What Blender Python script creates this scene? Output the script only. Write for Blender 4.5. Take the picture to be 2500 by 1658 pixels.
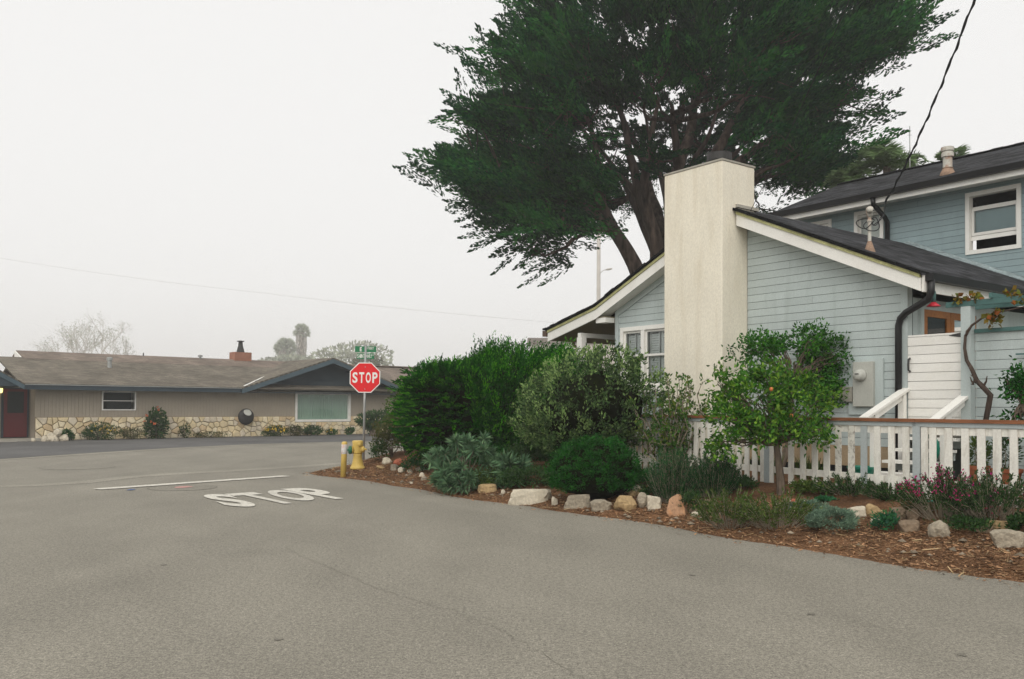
import bpy, bmesh, math, random
import numpy as np
from math import sin, cos, pi, radians, sqrt, atan2
from mathutils import Vector, Matrix, noise as mnoise

for o in list(bpy.data.objects):
    bpy.data.objects.remove(o)
random.seed(7)
RNG = np.random.default_rng(11)
SC = bpy.context.scene
COL = SC.collection

# ------------------------------------------------------------------ camera
EYE = 1.55
FPX, PITCH, ROLL, PCX, PCY = 2152.4, 0.016654, 0.004849, 1250.0, 957.3   # in pixels of a 2500 x 1658 frame
cam_data = bpy.data.cameras.new('camera')
cam_data.sensor_width = 36.0
cam_data.lens = FPX / 2500.0 * 36.0
cam_data.shift_y = (PCY - 829.0) / 2500.0
cam_data.clip_start = 0.1
cam_data.clip_end = 2000.0
cam = bpy.data.objects.new('camera', cam_data)
COL.objects.link(cam)
cam.matrix_world = Matrix.Translation((0, 0, EYE)) @ Matrix.Rotation(pi / 2 + PITCH, 4, 'X') @ Matrix.Rotation(ROLL, 4, 'Z')
SC.camera = cam

# ------------------------------------------------------------------ sky, sun, exposure
SUN_EL, SUN_AZ = radians(42), radians(192)      # azimuth clockwise from +Y: behind the camera, a little to the left
world = bpy.data.worlds.new('World')
SC.world = world
world.use_nodes = True
wn, wl = world.node_tree.nodes, world.node_tree.links
wn.clear()
w_out = wn.new('ShaderNodeOutputWorld')
w_bg = wn.new('ShaderNodeBackground')
w_sky = wn.new('ShaderNodeTexSky')
w_sky.sky_type = 'NISHITA'
w_sky.sun_disc = False
w_sky.sun_elevation = SUN_EL
w_sky.sun_rotation = SUN_AZ
w_sky.air_density = 1.0
w_sky.dust_density = 4.0
w_hs = wn.new('ShaderNodeHueSaturation')
w_hs.inputs['Saturation'].default_value = 0.25
w_mix = wn.new('ShaderNodeMix')
w_mix.data_type = 'RGBA'
w_mix.inputs[0].default_value = 0.88                      # mostly the even white of a fog layer
w_mix.inputs[7].default_value = (8.75, 8.66, 8.52, 1)
wl.new(w_sky.outputs[0], w_hs.inputs['Color'])
wl.new(w_hs.outputs[0], w_mix.inputs[6])
wl.new(w_mix.outputs[2], w_bg.inputs['Color'])
w_bg.inputs['Strength'].default_value = 0.10
wl.new(w_bg.outputs[0], w_out.inputs['Surface'])

sun_data = bpy.data.lights.new('sun', 'SUN')
sun_data.energy = 1.5
sun_data.angle = radians(60)
sun_data.color = (1.0, 0.955, 0.88)
sun = bpy.data.objects.new('sun', sun_data)
COL.objects.link(sun)
sun_dir = Vector((sin(SUN_AZ) * cos(SUN_EL), cos(SUN_AZ) * cos(SUN_EL), sin(SUN_EL)))
sun.rotation_euler = sun_dir.to_track_quat('Z', 'Y').to_euler()
sun.location = sun_dir * 60

SC.view_settings.view_transform = 'Standard'
SC.view_settings.look = 'None'
SC.view_settings.exposure = 0.22
SC.view_settings.gamma = 1.0
SC.view_settings.use_curve_mapping = False
SC.render.engine = 'CYCLES'
SC.cycles.max_bounces = 6
SC.cycles.diffuse_bounces = 3
SC.cycles.glossy_bounces = 3
SC.cycles.transmission_bounces = 6
SC.cycles.transparent_max_bounces = 8
SC.cycles.volume_bounces = 2
SC.cycles.use_denoising = True

# ------------------------------------------------------------------ frames of the place
AN = radians(126.75)
AX = Vector((cos(AN), sin(AN), 0))      # u: along the near street, away from the camera
NX = Vector((sin(AN), -cos(AN), 0))     # v: from the street towards the blue house
ORG = Vector((0, 0, EYE))
RAN = radians(42)
SX = Vector((cos(RAN), sin(RAN), 0))    # s: along the ranch house front
TX = Vector((sin(RAN), -cos(RAN), 0))   # t: from that front towards the cross street
RP0 = Vector((-20.4, 37.73, 0))

def ident(a, b, c): return Vector((a, b, c))
def HF(u, v, z): return AX * u + NX * v + Vector((0, 0, z))
def RF(s, t, z): return RP0 + SX * s + TX * t + Vector((0, 0, z))
def ray(x, y):
    xr, zr = (x - PCX) / FPX, (PCY - y) / FPX
    c, s = cos(ROLL), sin(ROLL)
    X, Z = xr * c - zr * s, xr * s + zr * c
    c, s = cos(PITCH), sin(PITCH)
    return Vector((X, c - Z * s, s + Z * c))
def PZ(x, y, z=0.0):
    d = ray(x, y); return ORG + d * ((z - EYE) / d.z)
def PY(x, y, Y):
    d = ray(x, y); return ORG + d * (Y / d.y)
def PV(x, y, v):
    d = ray(x, y); p = ORG + d * (v / d.dot(NX)); return p
def PT(x, y, t):
    d = ray(x, y); return ORG + d * ((t - (ORG - RP0).dot(TX)) / d.dot(TX))
def UV(p): return p.dot(AX), p.dot(NX)
def sstep(x):
    x = min(1.0, max(0.0, x)); return x * x * (3 - 2 * x)
def bed_e(u, v):
    return min(v - 8.42 - 0.10 * sin(u * 0.9) - 0.05 * sin(u * 2.3 + 1), 19.1 + (v - 8.5) * 0.9 - u)
def bed_z(u, v):
    e = bed_e(u, v)
    if e < 0: return max(-0.25, e * 0.5)
    return 0.012 + 0.10 * sstep(e / 0.7) + 0.34 * sstep((e - 0.6) / 1.7)
def PG(x, y):
    z = 0.1
    for i in range(30):
        p = PZ(x, y, z)
        z = z * 0.6 + 0.4 * max(0.0, bed_z(*UV(p)))
    p = PZ(x, y, z)
    return p

# ------------------------------------------------------------------ mesh and object helpers
BASE = {}
def setp(o, label=None, cat=None, group=None, kind=None):
    if label: o['label'] = label
    if cat: o['category'] = cat
    if group: o['group'] = group
    if kind: o['kind'] = kind
    return o
def thing(name, label, cat, base, group=None):
    o = bpy.data.objects.new(name, None)
    COL.objects.link(o)
    o.empty_display_size = 0.2
    o.location = base
    BASE[o.name] = Vector(base)
    return setp(o, label, cat, group)

class MB:
    """Collects polygons given in a frame and turns them into one mesh object."""
    def __init__(self, frame=ident):
        self.v, self.f, self.mi, self.fr, self.m = [], [], [], frame, 0
        self.smooth = False
    def add(self, pts):
        i = len(self.v)
        self.v += [self.fr(*p) for p in pts]
        return i
    def face(self, idx):
        self.f.append(tuple(idx)); self.mi.append(self.m)
    def poly(self, pts):
        i = self.add(pts); self.face(range(i, i + len(pts)))
    def box(self, a0, a1, b0, b1, c0, c1):
        i = self.add([(a0, b0, c0), (a1, b0, c0), (a1, b1, c0), (a0, b1, c0), (a0, b0, c1), (a1, b0, c1), (a1, b1, c1), (a0, b1, c1)])
        for q in ((0, 3, 2, 1), (4, 5, 6, 7), (0, 1, 5, 4), (1, 2, 6, 5), (2, 3, 7, 6), (3, 0, 4, 7)):
            self.face([i + k for k in q])
        return self
    def hexa(self, lo, hi):
        i = self.add(list(lo) + list(hi)); n = len(lo)
        self.face([i + k for k in reversed(range(n))]); self.face([i + n + k for k in range(n)])
        for k in range(n):
            self.face((i + k, i + (k + 1) % n, i + n + (k + 1) % n, i + n + k))
        return self
    def prism(self, pts, off):
        return self.hexa(pts, [(p[0] + off[0], p[1] + off[1], p[2] + off[2]) for p in pts])
    def beam(self, p, q, w, h, up=(0, 0, 1)):
        p, q = Vector(p), Vector(q)
        d = (q - p).normalized(); s = d.cross(Vector(up))
        if s.length < 1e-4: s = d.cross(Vector((1, 0, 0)))
        s.normalize(); t = s.cross(d)
        s = s * w / 2; t = t * h / 2
        return self.hexa([p - s - t, p + s - t, p + s + t, p - s + t], [q - s - t, q + s - t, q + s + t, q - s + t])
    def tube(self, pts, rad, n=8, cap=True):
        pts = [Vector(p) for p in pts]
        if not hasattr(rad, '__len__'): rad = [rad] * len(pts)
        side = None; rings = []
        for k, p in enumerate(pts):
            d = (pts[min(k + 1, len(pts) - 1)] - pts[max(k - 1, 0)]).normalized()
            if side is None:
                side = d.cross(Vector((0, 0, 1)))
                if side.length < 0.05: side = d.cross(Vector((1, 0, 0)))
            side = (side - d * side.dot(d)).normalized()
            t = d.cross(side)
            rings.append(self.add([p + (side * cos(2 * pi * j / n) + t * sin(2 * pi * j / n)) * rad[k] for j in range(n)]))
        for a, b in zip(rings, rings[1:]):
            for j in range(n):
                self.face((a + j, a + (j + 1) % n, b + (j + 1) % n, b + j))
        if cap:
            self.face([rings[0] + j for j in reversed(range(n))]); self.face([rings[-1] + j for j in range(n)])
        return self
    def lathe(self, c, prof, n=20, axis=(0, 0, 1), cap=True):
        c = Vector(c); ax = Vector(axis).normalized()
        s = ax.cross(Vector((0, 1, 0)))
        if s.length < 0.05: s = ax.cross(Vector((1, 0, 0)))
        s.normalize(); t = ax.cross(s)
        rings = [self.add([c + ax * h + (s * cos(2 * pi * j / n) + t * sin(2 * pi * j / n)) * r for j in range(n)]) for r, h in prof]
        for a, b in zip(rings, rings[1:]):
            for j in range(n):
                self.face((a + j, a + (j + 1) % n, b + (j + 1) % n, b + j))
        if cap:
            self.face([rings[0] + j for j in reversed(range(n))]); self.face([rings[-1] + j for j in range(n)])
        return self
    def build(self, name, mat, parent=None, smooth=False, label=None, bevel=0.0, fixn=True):
        me = bpy.data.meshes.new(name)
        base = Vector((0, 0, 0)); r = parent
        while r is not None and r.parent is not None: r = r.parent
        if r is not None: base = BASE.get(r.name, base)
        me.from_pydata([tuple(p - base) for p in self.v], [], self.f)
        for m in (mat if isinstance(mat, (list, tuple)) else [mat]): me.materials.append(m)
        if isinstance(mat, (list, tuple)): me.polygons.foreach_set('material_index', self.mi)
        if fixn or bevel:
            bm = bmesh.new(); bm.from_mesh(me)
            bmesh.ops.recalc_face_normals(bm, faces=bm.faces)
            if bevel:
                bmesh.ops.bevel(bm, geom=[e for e in bm.edges if len(e.link_faces) == 2 and e.calc_face_angle() > 0.5], offset=bevel, segments=2, affect='EDGES', profile=0.6, clamp_overlap=True)
            bm.to_mesh(me); bm.free()
        if smooth: me.polygons.foreach_set('use_smooth', [True] * len(me.polygons))
        me.update()
        o = bpy.data.objects.new(name, me)
        COL.objects.link(o); o.parent = parent
        if label: o['label'] = label
        return o

def np_mesh(name, V, Fc, mat, parent=None, smooth=False):
    """V (n,3) world, Fc (m,3) triangles."""
    base = Vector((0, 0, 0)); r = parent
    while r is not None and r.parent is not None: r = r.parent
    if r is not None: base = BASE.get(r.name, base)
    V = np.asarray(V, dtype=np.float64) - np.array(base)
    Fc = np.asarray(Fc, dtype=np.int32); k = Fc.shape[1]
    me = bpy.data.meshes.new(name)
    me.vertices.add(len(V)); me.vertices.foreach_set('co', V.astype(np.float32).ravel())
    me.loops.add(Fc.size); me.loops.foreach_set('vertex_index', Fc.ravel())
    me.polygons.add(len(Fc)); me.polygons.foreach_set('loop_start', np.arange(0, Fc.size, k, dtype=np.int32))
    me.polygons.foreach_set('loop_total', np.full(len(Fc), k, dtype=np.int32))
    if smooth: me.polygons.foreach_set('use_smooth', np.ones(len(Fc), dtype=bool))
    me.materials.append(mat)
    me.update(calc_edges=True)
    o = bpy.data.objects.new(name, me)
    COL.objects.link(o); o.parent = parent
    return o

def clip_poly(poly, a, b, c):
    """keep the side a*x + b*y <= c of a convex 2D polygon"""
    out = []
    for i, p in enumerate(poly):
        q = poly[(i + 1) % len(poly)]
        dp, dq = a * p[0] + b * p[1] - c, a * q[0] + b * q[1] - c
        if dp <= 0: out.append(p)
        if dp * dq < 0:
            t = dp / (dp - dq); out.append((p[0] + (q[0] - p[0]) * t, p[1] + (q[1] - p[1]) * t))
    return out
def cut_holes(poly, holes):
    """convex polygon minus axis-aligned rectangles (x0, x1, y0, y1) -> convex pieces"""
    pieces = [poly]
    for x0, x1, y0, y1 in holes:
        nxt = []
        for p in pieces:
            xs, ys = [q[0] for q in p], [q[1] for q in p]
            if max(xs) <= x0 or min(xs) >= x1 or max(ys) <= y0 or min(ys) >= y1:
                nxt.append(p); continue
            for h in ([(1, 0, x0)], [(-1, 0, -x1)], [(-1, 0, -x0), (1, 0, x1), (0, 1, y0)], [(-1, 0, -x0), (1, 0, x1), (0, -1, -y1)]):
                q = p
                for a, b, c in h:
                    q = clip_poly(q, a, b, c) if q else q
                if len(q) >= 3: nxt.append(q)
        pieces = nxt
    return pieces

# ------------------------------------------------------------------ materials
def new_mat(name):
    m = bpy.data.materials.new(name); m.use_nodes = True
    nt = m.node_tree; nt.nodes.clear()
    out = nt.nodes.new('ShaderNodeOutputMaterial')
    return m, nt, nt.nodes, nt.links, out
def tex_coord(nt): return nt.nodes.new('ShaderNodeTexCoord').outputs['Object']
def add_noise(nt, co, scale, detail=4, rough=0.55, dist=0.0, stretch=None):
    if stretch:
        mp = nt.nodes.new('ShaderNodeMapping'); mp.inputs['Scale'].default_value = stretch
        nt.links.new(co, mp.inputs['Vector']); co = mp.outputs[0]
    n = nt.nodes.new('ShaderNodeTexNoise')
    n.inputs['Scale'].default_value = scale; n.inputs['Detail'].default_value = detail
    n.inputs['Roughness'].default_value = rough; n.inputs['Distortion'].default_value = dist
    nt.links.new(co, n.inputs['Vector'])
    return n.outputs['Fac']
def ramp(nt, fac, stops):
    r = nt.nodes.new('ShaderNodeValToRGB')
    el = r.color_ramp.elements
    while len(el) < len(stops): el.new(0.5)
    for e, (p, c) in zip(el, stops):
        e.position = p; e.color = (c[0], c[1], c[2], 1) if hasattr(c, '__len__') else (c, c, c, 1)
    nt.links.new(fac, r.inputs['Fac'])
    return r.outputs['Color']
def mixc(nt, fac, a, b, mode='MIX'):
    m = nt.nodes.new('ShaderNodeMix'); m.data_type = 'RGBA'; m.blend_type = mode
    for sock, val in ((0, fac), (6, a), (7, b)):
        if hasattr(val, 'is_linked') or isinstance(val, bpy.types.NodeSocket): nt.links.new(val, m.inputs[sock])
        elif sock == 0: m.inputs[0].default_value = val
        else: m.inputs[sock].default_value = (val[0], val[1], val[2], 1)
    return m.outputs[2]
def bump(nt, h, strength, dist):
    b = nt.nodes.new('ShaderNodeBump'); b.inputs['Strength'].default_value = strength; b.inputs['Distance'].default_value = dist
    nt.links.new(h, b.inputs['Height']); return b.outputs['Normal']
def principled(nt, out, col, rough=0.7, spec=0.3, metal=0.0, normal=None):
    p = nt.nodes.new('ShaderNodeBsdfPrincipled')
    if isinstance(col, bpy.types.NodeSocket): nt.links.new(col, p.inputs['Base Color'])
    else: p.inputs['Base Color'].default_value = (col[0], col[1], col[2], 1)
    if isinstance(rough, bpy.types.NodeSocket): nt.links.new(rough, p.inputs['Roughness'])
    else: p.inputs['Roughness'].default_value = rough
    p.inputs['Specular IOR Level'].default_value = spec; p.inputs['Metallic'].default_value = metal
    if normal is not None: nt.links.new(normal, p.inputs['Normal'])
    nt.links.new(p.outputs[0], out.inputs['Surface'])
    return p
def pm(name, col, var=0.12, scale=3.0, fine=0.06, fscale=60.0, rough=0.7, spec=0.3, bmp=0.15, bdist=0.004, metal=0.0, dirt=None, dscale=1.2, damt=0.35, stretch=None, island=0.0, orand=0.07, dstretch=None):
    """painted / stony / woody surface: base colour with coarse and fine variation, optional stains with a shape of their own"""
    m, nt, N, L, out = new_mat(name)
    co = tex_coord(nt)
    c = Vector(col)
    lo = [max(0, x * (1 - var)) for x in c]; hi = [min(1, x * (1 + var)) for x in c]
    n1 = add_noise(nt, co, scale, 5, stretch=stretch)
    colr = ramp(nt, n1, [(0.3, lo), (0.7, hi)])
    n2 = add_noise(nt, co, fscale, 3, stretch=stretch)
    colr = mixc(nt, 1.0, colr, ramp(nt, n2, [(0.25, 1 - fine * 2), (0.75, 1 + fine)]), 'MULTIPLY')
    if island:
        g = N.new('ShaderNodeNewGeometry')
        colr = mixc(nt, 1.0, colr, ramp(nt, g.outputs['Random Per Island'], [(0, 1 - island), (1, 1 + island * 0.4)]), 'MULTIPLY')
    oi = N.new('ShaderNodeObjectInfo')
    colr = mixc(nt, 1.0, colr, ramp(nt, oi.outputs['Random'], [(0, 1 - orand), (1, 1 + orand * 0.6)]), 'MULTIPLY')
    if dirt is not None:
        n3 = add_noise(nt, co, dscale, 6, 0.65, 0.4, stretch=dstretch)
        f = ramp(nt, n3, [(0.5, 0.0), (0.72, damt)])
        colr = mixc(nt, f, colr, dirt)
    principled(nt, out, colr, rough, spec, metal, bump(nt, n2, bmp, bdist) if bmp else None)
    return m
def leaf_mat(name, cols, trans=0.25, rough=0.55, spec=0.35, nscale=1.5):
    spec = spec * 0.2; rough = min(0.9, rough + 0.1); trans *= 0.8
    cols = [(c[0] * 0.80, c[1] * 0.92, c[2] * 0.70) for c in cols] if 'blossom' not in name and 'far' not in name and 'palm' not in name else cols
    """foliage: each leaf takes one of a few greens, drifting slowly through the crown"""
    m, nt, N, L, out = new_mat(name)
    g = N.new('ShaderNodeNewGeometry')
    k = len(cols)
    c1 = ramp(nt, g.outputs['Random Per Island'], [((i + 0.5) / k, c) for i, c in enumerate(cols)])
    n = add_noise(nt, tex_coord(nt), nscale, 3)
    c2 = mixc(nt, 1.0, c1, ramp(nt, n, [(0.3, 0.6), (0.7, 1.35)]), 'MULTIPLY')
    p = principled(nt, out, c2, rough, spec)
    t = N.new('ShaderNodeBsdfTranslucent'); L.new(c2, t.inputs['Color'])
    mx = N.new('ShaderNodeMixShader'); mx.inputs[0].default_value = trans
    L.new(p.outputs[0], mx.inputs[1]); L.new(t.outputs[0], mx.inputs[2]); L.new(mx.outputs[0], out.inputs['Surface'])
    return m
def glass_mat(name, tint=(0.9, 0.95, 0.95), rough=0.02, mix=0.85):
    m, nt, N, L, out = new_mat(name)
    tr = N.new('ShaderNodeBsdfTransparent'); tr.inputs['Color'].default_value = (*tint, 1)
    gl = N.new('ShaderNodeBsdfGlossy'); gl.inputs['Roughness'].default_value = rough
    fr = N.new('ShaderNodeFresnel'); fr.inputs['IOR'].default_value = 1.5
    mx = N.new('ShaderNodeMixShader')
    L.new(fr.outputs[0], mx.inputs[0]); L.new(tr.outputs[0], mx.inputs[1]); L.new(gl.outputs[0], mx.inputs[2])
    L.new(mx.outputs[0], out.inputs['Surface'])
    return m

M = {}
def asphalt(name, base, patch=0.12, speck=0.5, warm=(1.0, 0.985, 0.94)):
    m, nt, N, L, out = new_mat(name)
    co = tex_coord(nt)
    b = [base * w for w in warm]
    big = add_noise(nt, co, 0.22, 6, 0.6, 0.3)
    c = ramp(nt, big, [(0.3, [x * (1 - patch) for x in b]), (0.7, [x * (1 + patch) for x in b])])
    trk = add_noise(nt, co, 0.5, 4, 0.5, stretch=(2.2, 0.5, 1))
    c = mixc(nt, 1.0, c, ramp(nt, trk, [(0.35, 0.93), (0.65, 1.05)]), 'MULTIPLY')
    mp = nt.nodes.new('ShaderNodeMapping'); mp.inputs['Rotation'].default_value = (0, 0, -radians(126.75)); nt.links.new(co, mp.inputs['Vector'])
    lanes = add_noise(nt, mp.outputs[0], 1.0, 5, 0.6, 0.3, stretch=(0.05, 0.75, 1))
    c = mixc(nt, 1.0, c, ramp(nt, lanes, [(0.32, 0.92), (0.68, 1.04)]), 'MULTIPLY')
    blot_ = add_noise(nt, co, 0.9, 6, 0.7, 0.5)
    c = mixc(nt, 1.0, c, ramp(nt, blot_, [(0.30, 0.94), (0.5, 1.0), (0.75, 1.03)]), 'MULTIPLY')
    agg = add_noise(nt, co, 95, 2, 0.7)
    c = mixc(nt, 1.0, c, ramp(nt, agg, [(0.3, 1 - speck), (0.5, 1.0), (0.72, 1 + speck * 0.8)]), 'MULTIPLY')
    agg2 = add_noise(nt, co, 38, 2, 0.6)
    c = mixc(nt, 1.0, c, ramp(nt, agg2, [(0.3, 1 - speck * 0.55), (0.7, 1 + speck * 0.4)]), 'MULTIPLY')
    agg3 = add_noise(nt, co, 15, 3, 0.7)
    c = mixc(nt, 1.0, c, ramp(nt, agg3, [(0.3, 1 - speck * 0.22), (0.7, 1 + speck * 0.2)]), 'MULTIPLY')
    spots = add_noise(nt, co, 1.7, 5, 0.75, 0.6)
    c = mixc(nt, ramp(nt, spots, [(0.68, 0.0), (0.76, 0.28)]), c, [x * 0.45 for x in b])
    principled(nt, out, c, 0.86, 0.25, 0, bump(nt, agg, 0.5, 0.006))
    return m
M['asphalt'] = asphalt('worn_asphalt', 0.25, 0.09, 0.60, (1.0, 0.93, 0.765))
M['apron'] = asphalt('dark_apron_asphalt', 0.115, 0.25, 0.5, (1.0, 0.98, 0.95))
M['seam'] = asphalt('sealed_seam_asphalt', 0.18, 0.3, 0.4, (1.0, 0.93, 0.765))
M['gutter_c'] = asphalt('dusty_pale_asphalt', 0.30, 0.1, 0.5, (1.0, 0.93, 0.765))
M['ground'] = pm('dry_soil', (0.16, 0.13, 0.085), 0.3, 0.6, 0.2, 40, 0.95, 0.1)
M['roadpaint'] = pm('worn_road_paint', (0.66, 0.63, 0.55), 0.1, 2.0, 0.2, 70, 0.7, 0.3, 0.3, 0.003, dirt=(0.26, 0.245, 0.21), dscale=14, damt=1.0)
M['pinkpaint'] = pm('pink_survey_paint', (0.52, 0.27, 0.24), 0.1, 2.0, 0.2, 60, 0.8, dirt=(0.25, 0.24, 0.22), dscale=6, damt=0.8)
M['bluepaint'] = pm('blue_survey_paint', (0.06, 0.12, 0.3), 0.1, 2.0, 0.2, 60, 0.8, dirt=(0.22, 0.22, 0.22), dscale=8, damt=0.6)
M['mulch'] = pm('bark_mulch', (0.175, 0.092, 0.048), 0.35, 2.2, 0.35, 45, 0.95, 0.08, 1.0, 0.02, dirt=(0.085, 0.05, 0.03), dscale=1.4, damt=0.6)
M['chip'] = pm('wood_chips', (0.36, 0.205, 0.11), 0.3, 5, 0.15, 60, 0.9, 0.1, 0.2, island=0.65)
M['straw'] = pm('dry_straw', (0.46, 0.33, 0.18), 0.3, 5, 0.1, 60, 0.9, 0.1, 0.0, island=0.5)
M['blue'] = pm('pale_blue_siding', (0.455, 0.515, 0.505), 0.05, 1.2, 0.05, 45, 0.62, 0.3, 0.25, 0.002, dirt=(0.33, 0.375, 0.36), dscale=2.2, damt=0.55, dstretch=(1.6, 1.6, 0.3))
M['blue_dark'] = pm('shadow_gap_sheathing', (0.05, 0.065, 0.07), 0.1, 2, 0.05, 40, 0.9)  # backing coloured dark so the gaps between boards read as shadow
M['blue_up'] = pm('shaded_blue_siding', (0.27, 0.35, 0.365), 0.05, 1.2, 0.05, 45, 0.62, 0.3, 0.25, 0.002, dirt=(0.2, 0.26, 0.27), dscale=2.2, damt=0.5, dstretch=(1.6, 1.6, 0.3))  # darker copy of the pale blue, the rear part's shade put into the colour
M['white'] = pm('white_trim_paint', (0.84, 0.825, 0.775), 0.04, 1.5, 0.04, 50, 0.5, 0.35, 0.15, 0.002, dirt=(0.56, 0.53, 0.44), dscale=2.4, damt=0.3)
M['shutter'] = pm('bright_white_shutter', (0.86, 0.86, 0.83), 0.03, 2, 0.03, 40, 0.5, 0.3, 0)
M['moss'] = pm('mossy_trim', (0.46, 0.45, 0.22), 0.2, 6, 0.15, 40, 0.85, 0.2, 0.3)
M['stucco'] = pm('cream_stucco', (0.775, 0.725, 0.605), 0.04, 1.4, 0.06, 34, 0.9, 0.2, 0.8, 0.006, dirt=(0.60, 0.53, 0.40), dscale=2.2, damt=0.5, stretch=(1, 1, 0.6), dstretch=(1.6, 1.6, 0.22))
M['shingle'] = None
M['black'] = pm('black_metal', (0.009, 0.009, 0.010), 0.2, 3, 0.1, 50, 0.45, 0.4, 0.05)
M['iron'] = pm('dark_iron', (0.035, 0.034, 0.033), 0.3, 6, 0.2, 60, 0.6, 0.4, 0.3)
M['galv'] = pm('galvanised_steel', (0.36, 0.37, 0.36), 0.15, 5, 0.1, 80, 0.5, 0.5, 0.1, metal=0.4)
M['rustpipe'] = pm('rusty_white_pipe', (0.55, 0.53, 0.47), 0.1, 4, 0.1, 50, 0.7, dirt=(0.30, 0.12, 0.05), dscale=5.5, damt=0.95)
M['rust'] = pm('rusty_flashing', (0.30, 0.20, 0.14), 0.3, 6, 0.2, 60, 0.8)
M['redwood'] = pm('redwood_cap', (0.24, 0.095, 0.042), 0.25, 3, 0.15, 60, 0.7, 0.3, 0.3, stretch=(1, 1, 8))
M['doorwood'] = pm('orange_wood', (0.36, 0.135, 0.03), 0.2, 3, 0.15, 40, 0.5, 0.4, 0.2)
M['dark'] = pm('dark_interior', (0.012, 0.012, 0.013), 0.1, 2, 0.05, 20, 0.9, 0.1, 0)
M['teal'] = pm('teal_paint', (0.07, 0.155, 0.145), 0.12, 3, 0.08, 50, 0.6)
M['glass'] = glass_mat('window_glass')
M['brick'] = pm('red_brick', (0.21, 0.085, 0.06), 0.25, 5, 0.2, 50, 0.9, 0.15, 0.5, island=0.3)
M['concrete'] = pm('weathered_concrete', (0.38, 0.36, 0.31), 0.15, 2, 0.12, 50, 0.9, 0.2, 0.4, dirt=(0.24, 0.22, 0.18), dscale=2.5, damt=0.5)
M['tanwall'] = pm('tan_foundation', (0.36, 0.27, 0.17), 0.15, 2, 0.1, 50, 0.9)
M['terracotta'] = pm('terracotta', (0.35, 0.11, 0.05), 0.15, 4, 0.1, 50, 0.85)
M['bark'] = pm('grey_brown_bark', (0.16, 0.125, 0.095), 0.35, 4, 0.3, 25, 0.95, 0.1, 1.0, 0.03, stretch=(1, 1, 0.25))
M['farbark'] = pm('hazed_bark', (0.52, 0.49, 0.44), 0.2, 1, 0.1, 10, 0.95, 0.1, 0)  # bark lightened, fog fading of the far trees put into the colour
M['twig'] = pm('pale_twig', (0.27, 0.23, 0.17), 0.3, 6, 0.2, 50, 0.9, 0.1, 0.3)
M['cypbark'] = pm('cypress_bark', (0.085, 0.062, 0.050), 0.4, 1.2, 0.4, 7, 0.95, 0.1, 1.0, 0.08, stretch=(1, 1, 0.2))
M['hose'] = pm('green_hose', (0.01, 0.2, 0.13), 0.1, 3, 0.05, 50, 0.45, 0.4, 0)
M['greywire'] = pm('faint_grey_wire', (0.55, 0.54, 0.52), 0.1, 3, 0.05, 50, 0.6, 0.3, 0)  # distant faintness put into the wire's colour
M['wire'] = pm('black_cable', (0.015, 0.015, 0.016), 0.1, 3, 0.05, 50, 0.6, 0.3, 0)

def shingle_mat(name, col, w=0.30, h=0.13, var=0.5, rot=0.0, mortar=0.25):
    m, nt, N, L, out = new_mat(name)
    tc = N.new('ShaderNodeUVMap')
    b = N.new('ShaderNodeTexBrick'); b.offset = 0.37; b.squash = 1.0
    b.inputs['Scale'].default_value = 1.0; b.inputs['Brick Width'].default_value = w; b.inputs['Row Height'].default_value = h
    b.inputs['Mortar Size'].default_value = 0.008; b.inputs['Mortar Smooth'].default_value = 0.3; b.inputs['Bias'].default_value = 0.0
    b.inputs['Color1'].default_value = (*[x * (1 - var) for x in col], 1); b.inputs['Color2'].default_value = (*[x * (1 + var) for x in col], 1)
    b.inputs['Mortar'].default_value = (*[x * mortar for x in col], 1)
    L.new(tc.outputs[0], b.inputs['Vector'])
    n = add_noise(nt, tex_coord(nt), 0.8, 5)
    c = mixc(nt, 1.0, b.outputs['Color'], ramp(nt, n, [(0.3, 0.75), (0.7, 1.25)]), 'MULTIPLY')
    n2 = add_noise(nt, tex_coord(nt), 35, 3)
    c = mixc(nt, 1.0, c, ramp(nt, n2, [(0.3, 0.7), (0.7, 1.25)]), 'MULTIPLY')
    mth = N.new('ShaderNodeMath'); mth.operation = 'SUBTRACT'; L.new(n2, mth.inputs[0]); L.new(b.outputs['Fac'], mth.inputs[1])
    principled(nt, out, c, 0.92, 0.2, 0, bump(nt, mth.outputs[0], 0.9, 0.02))
    return m
M['shingle'] = shingle_mat('charcoal_shingles', (0.036, 0.037, 0.041), 0.32, 0.15, 0.75, mortar=0.15)
M['ranchroof'] = shingle_mat('brown_grey_shingles', (0.17, 0.15, 0.12), 0.3, 0.14, 0.22, mortar=0.55)
M['ranchroof2'] = shingle_mat('pinkish_shingles', (0.21, 0.17, 0.14), 0.3, 0.14, 0.18, mortar=0.6)

def roof_slab(name, corners, thick, mat, parent, frame):
    """a shingled slope: top quad corners in order (eave a, eave b, ridge b, ridge a), with UVs in metres"""
    mb = MB(frame)
    mb.prism([(p[0], p[1], p[2] - thick) for p in corners], (0, 0, thick))
    o = mb.build(name, mat, parent)
    a, b = frame(*corners[0]), frame(*corners[1]); d = frame(*corners[3])
    base = BASE.get(parent.name, Vector((0, 0, 0))) if parent else Vector((0, 0, 0))
    ex = (b - a).normalized(); ey = (d - a); ey = (ey - ex * ey.dot(ex)).normalized()
    uvl = o.data.uv_layers.new(name='UVMap')
    for lp in o.data.loops:
        p = o.data.vertices[lp.vertex_index].co + base - a
        uvl.data[lp.index].uv = (p.dot(ex), p.dot(ey))
    return o
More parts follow.
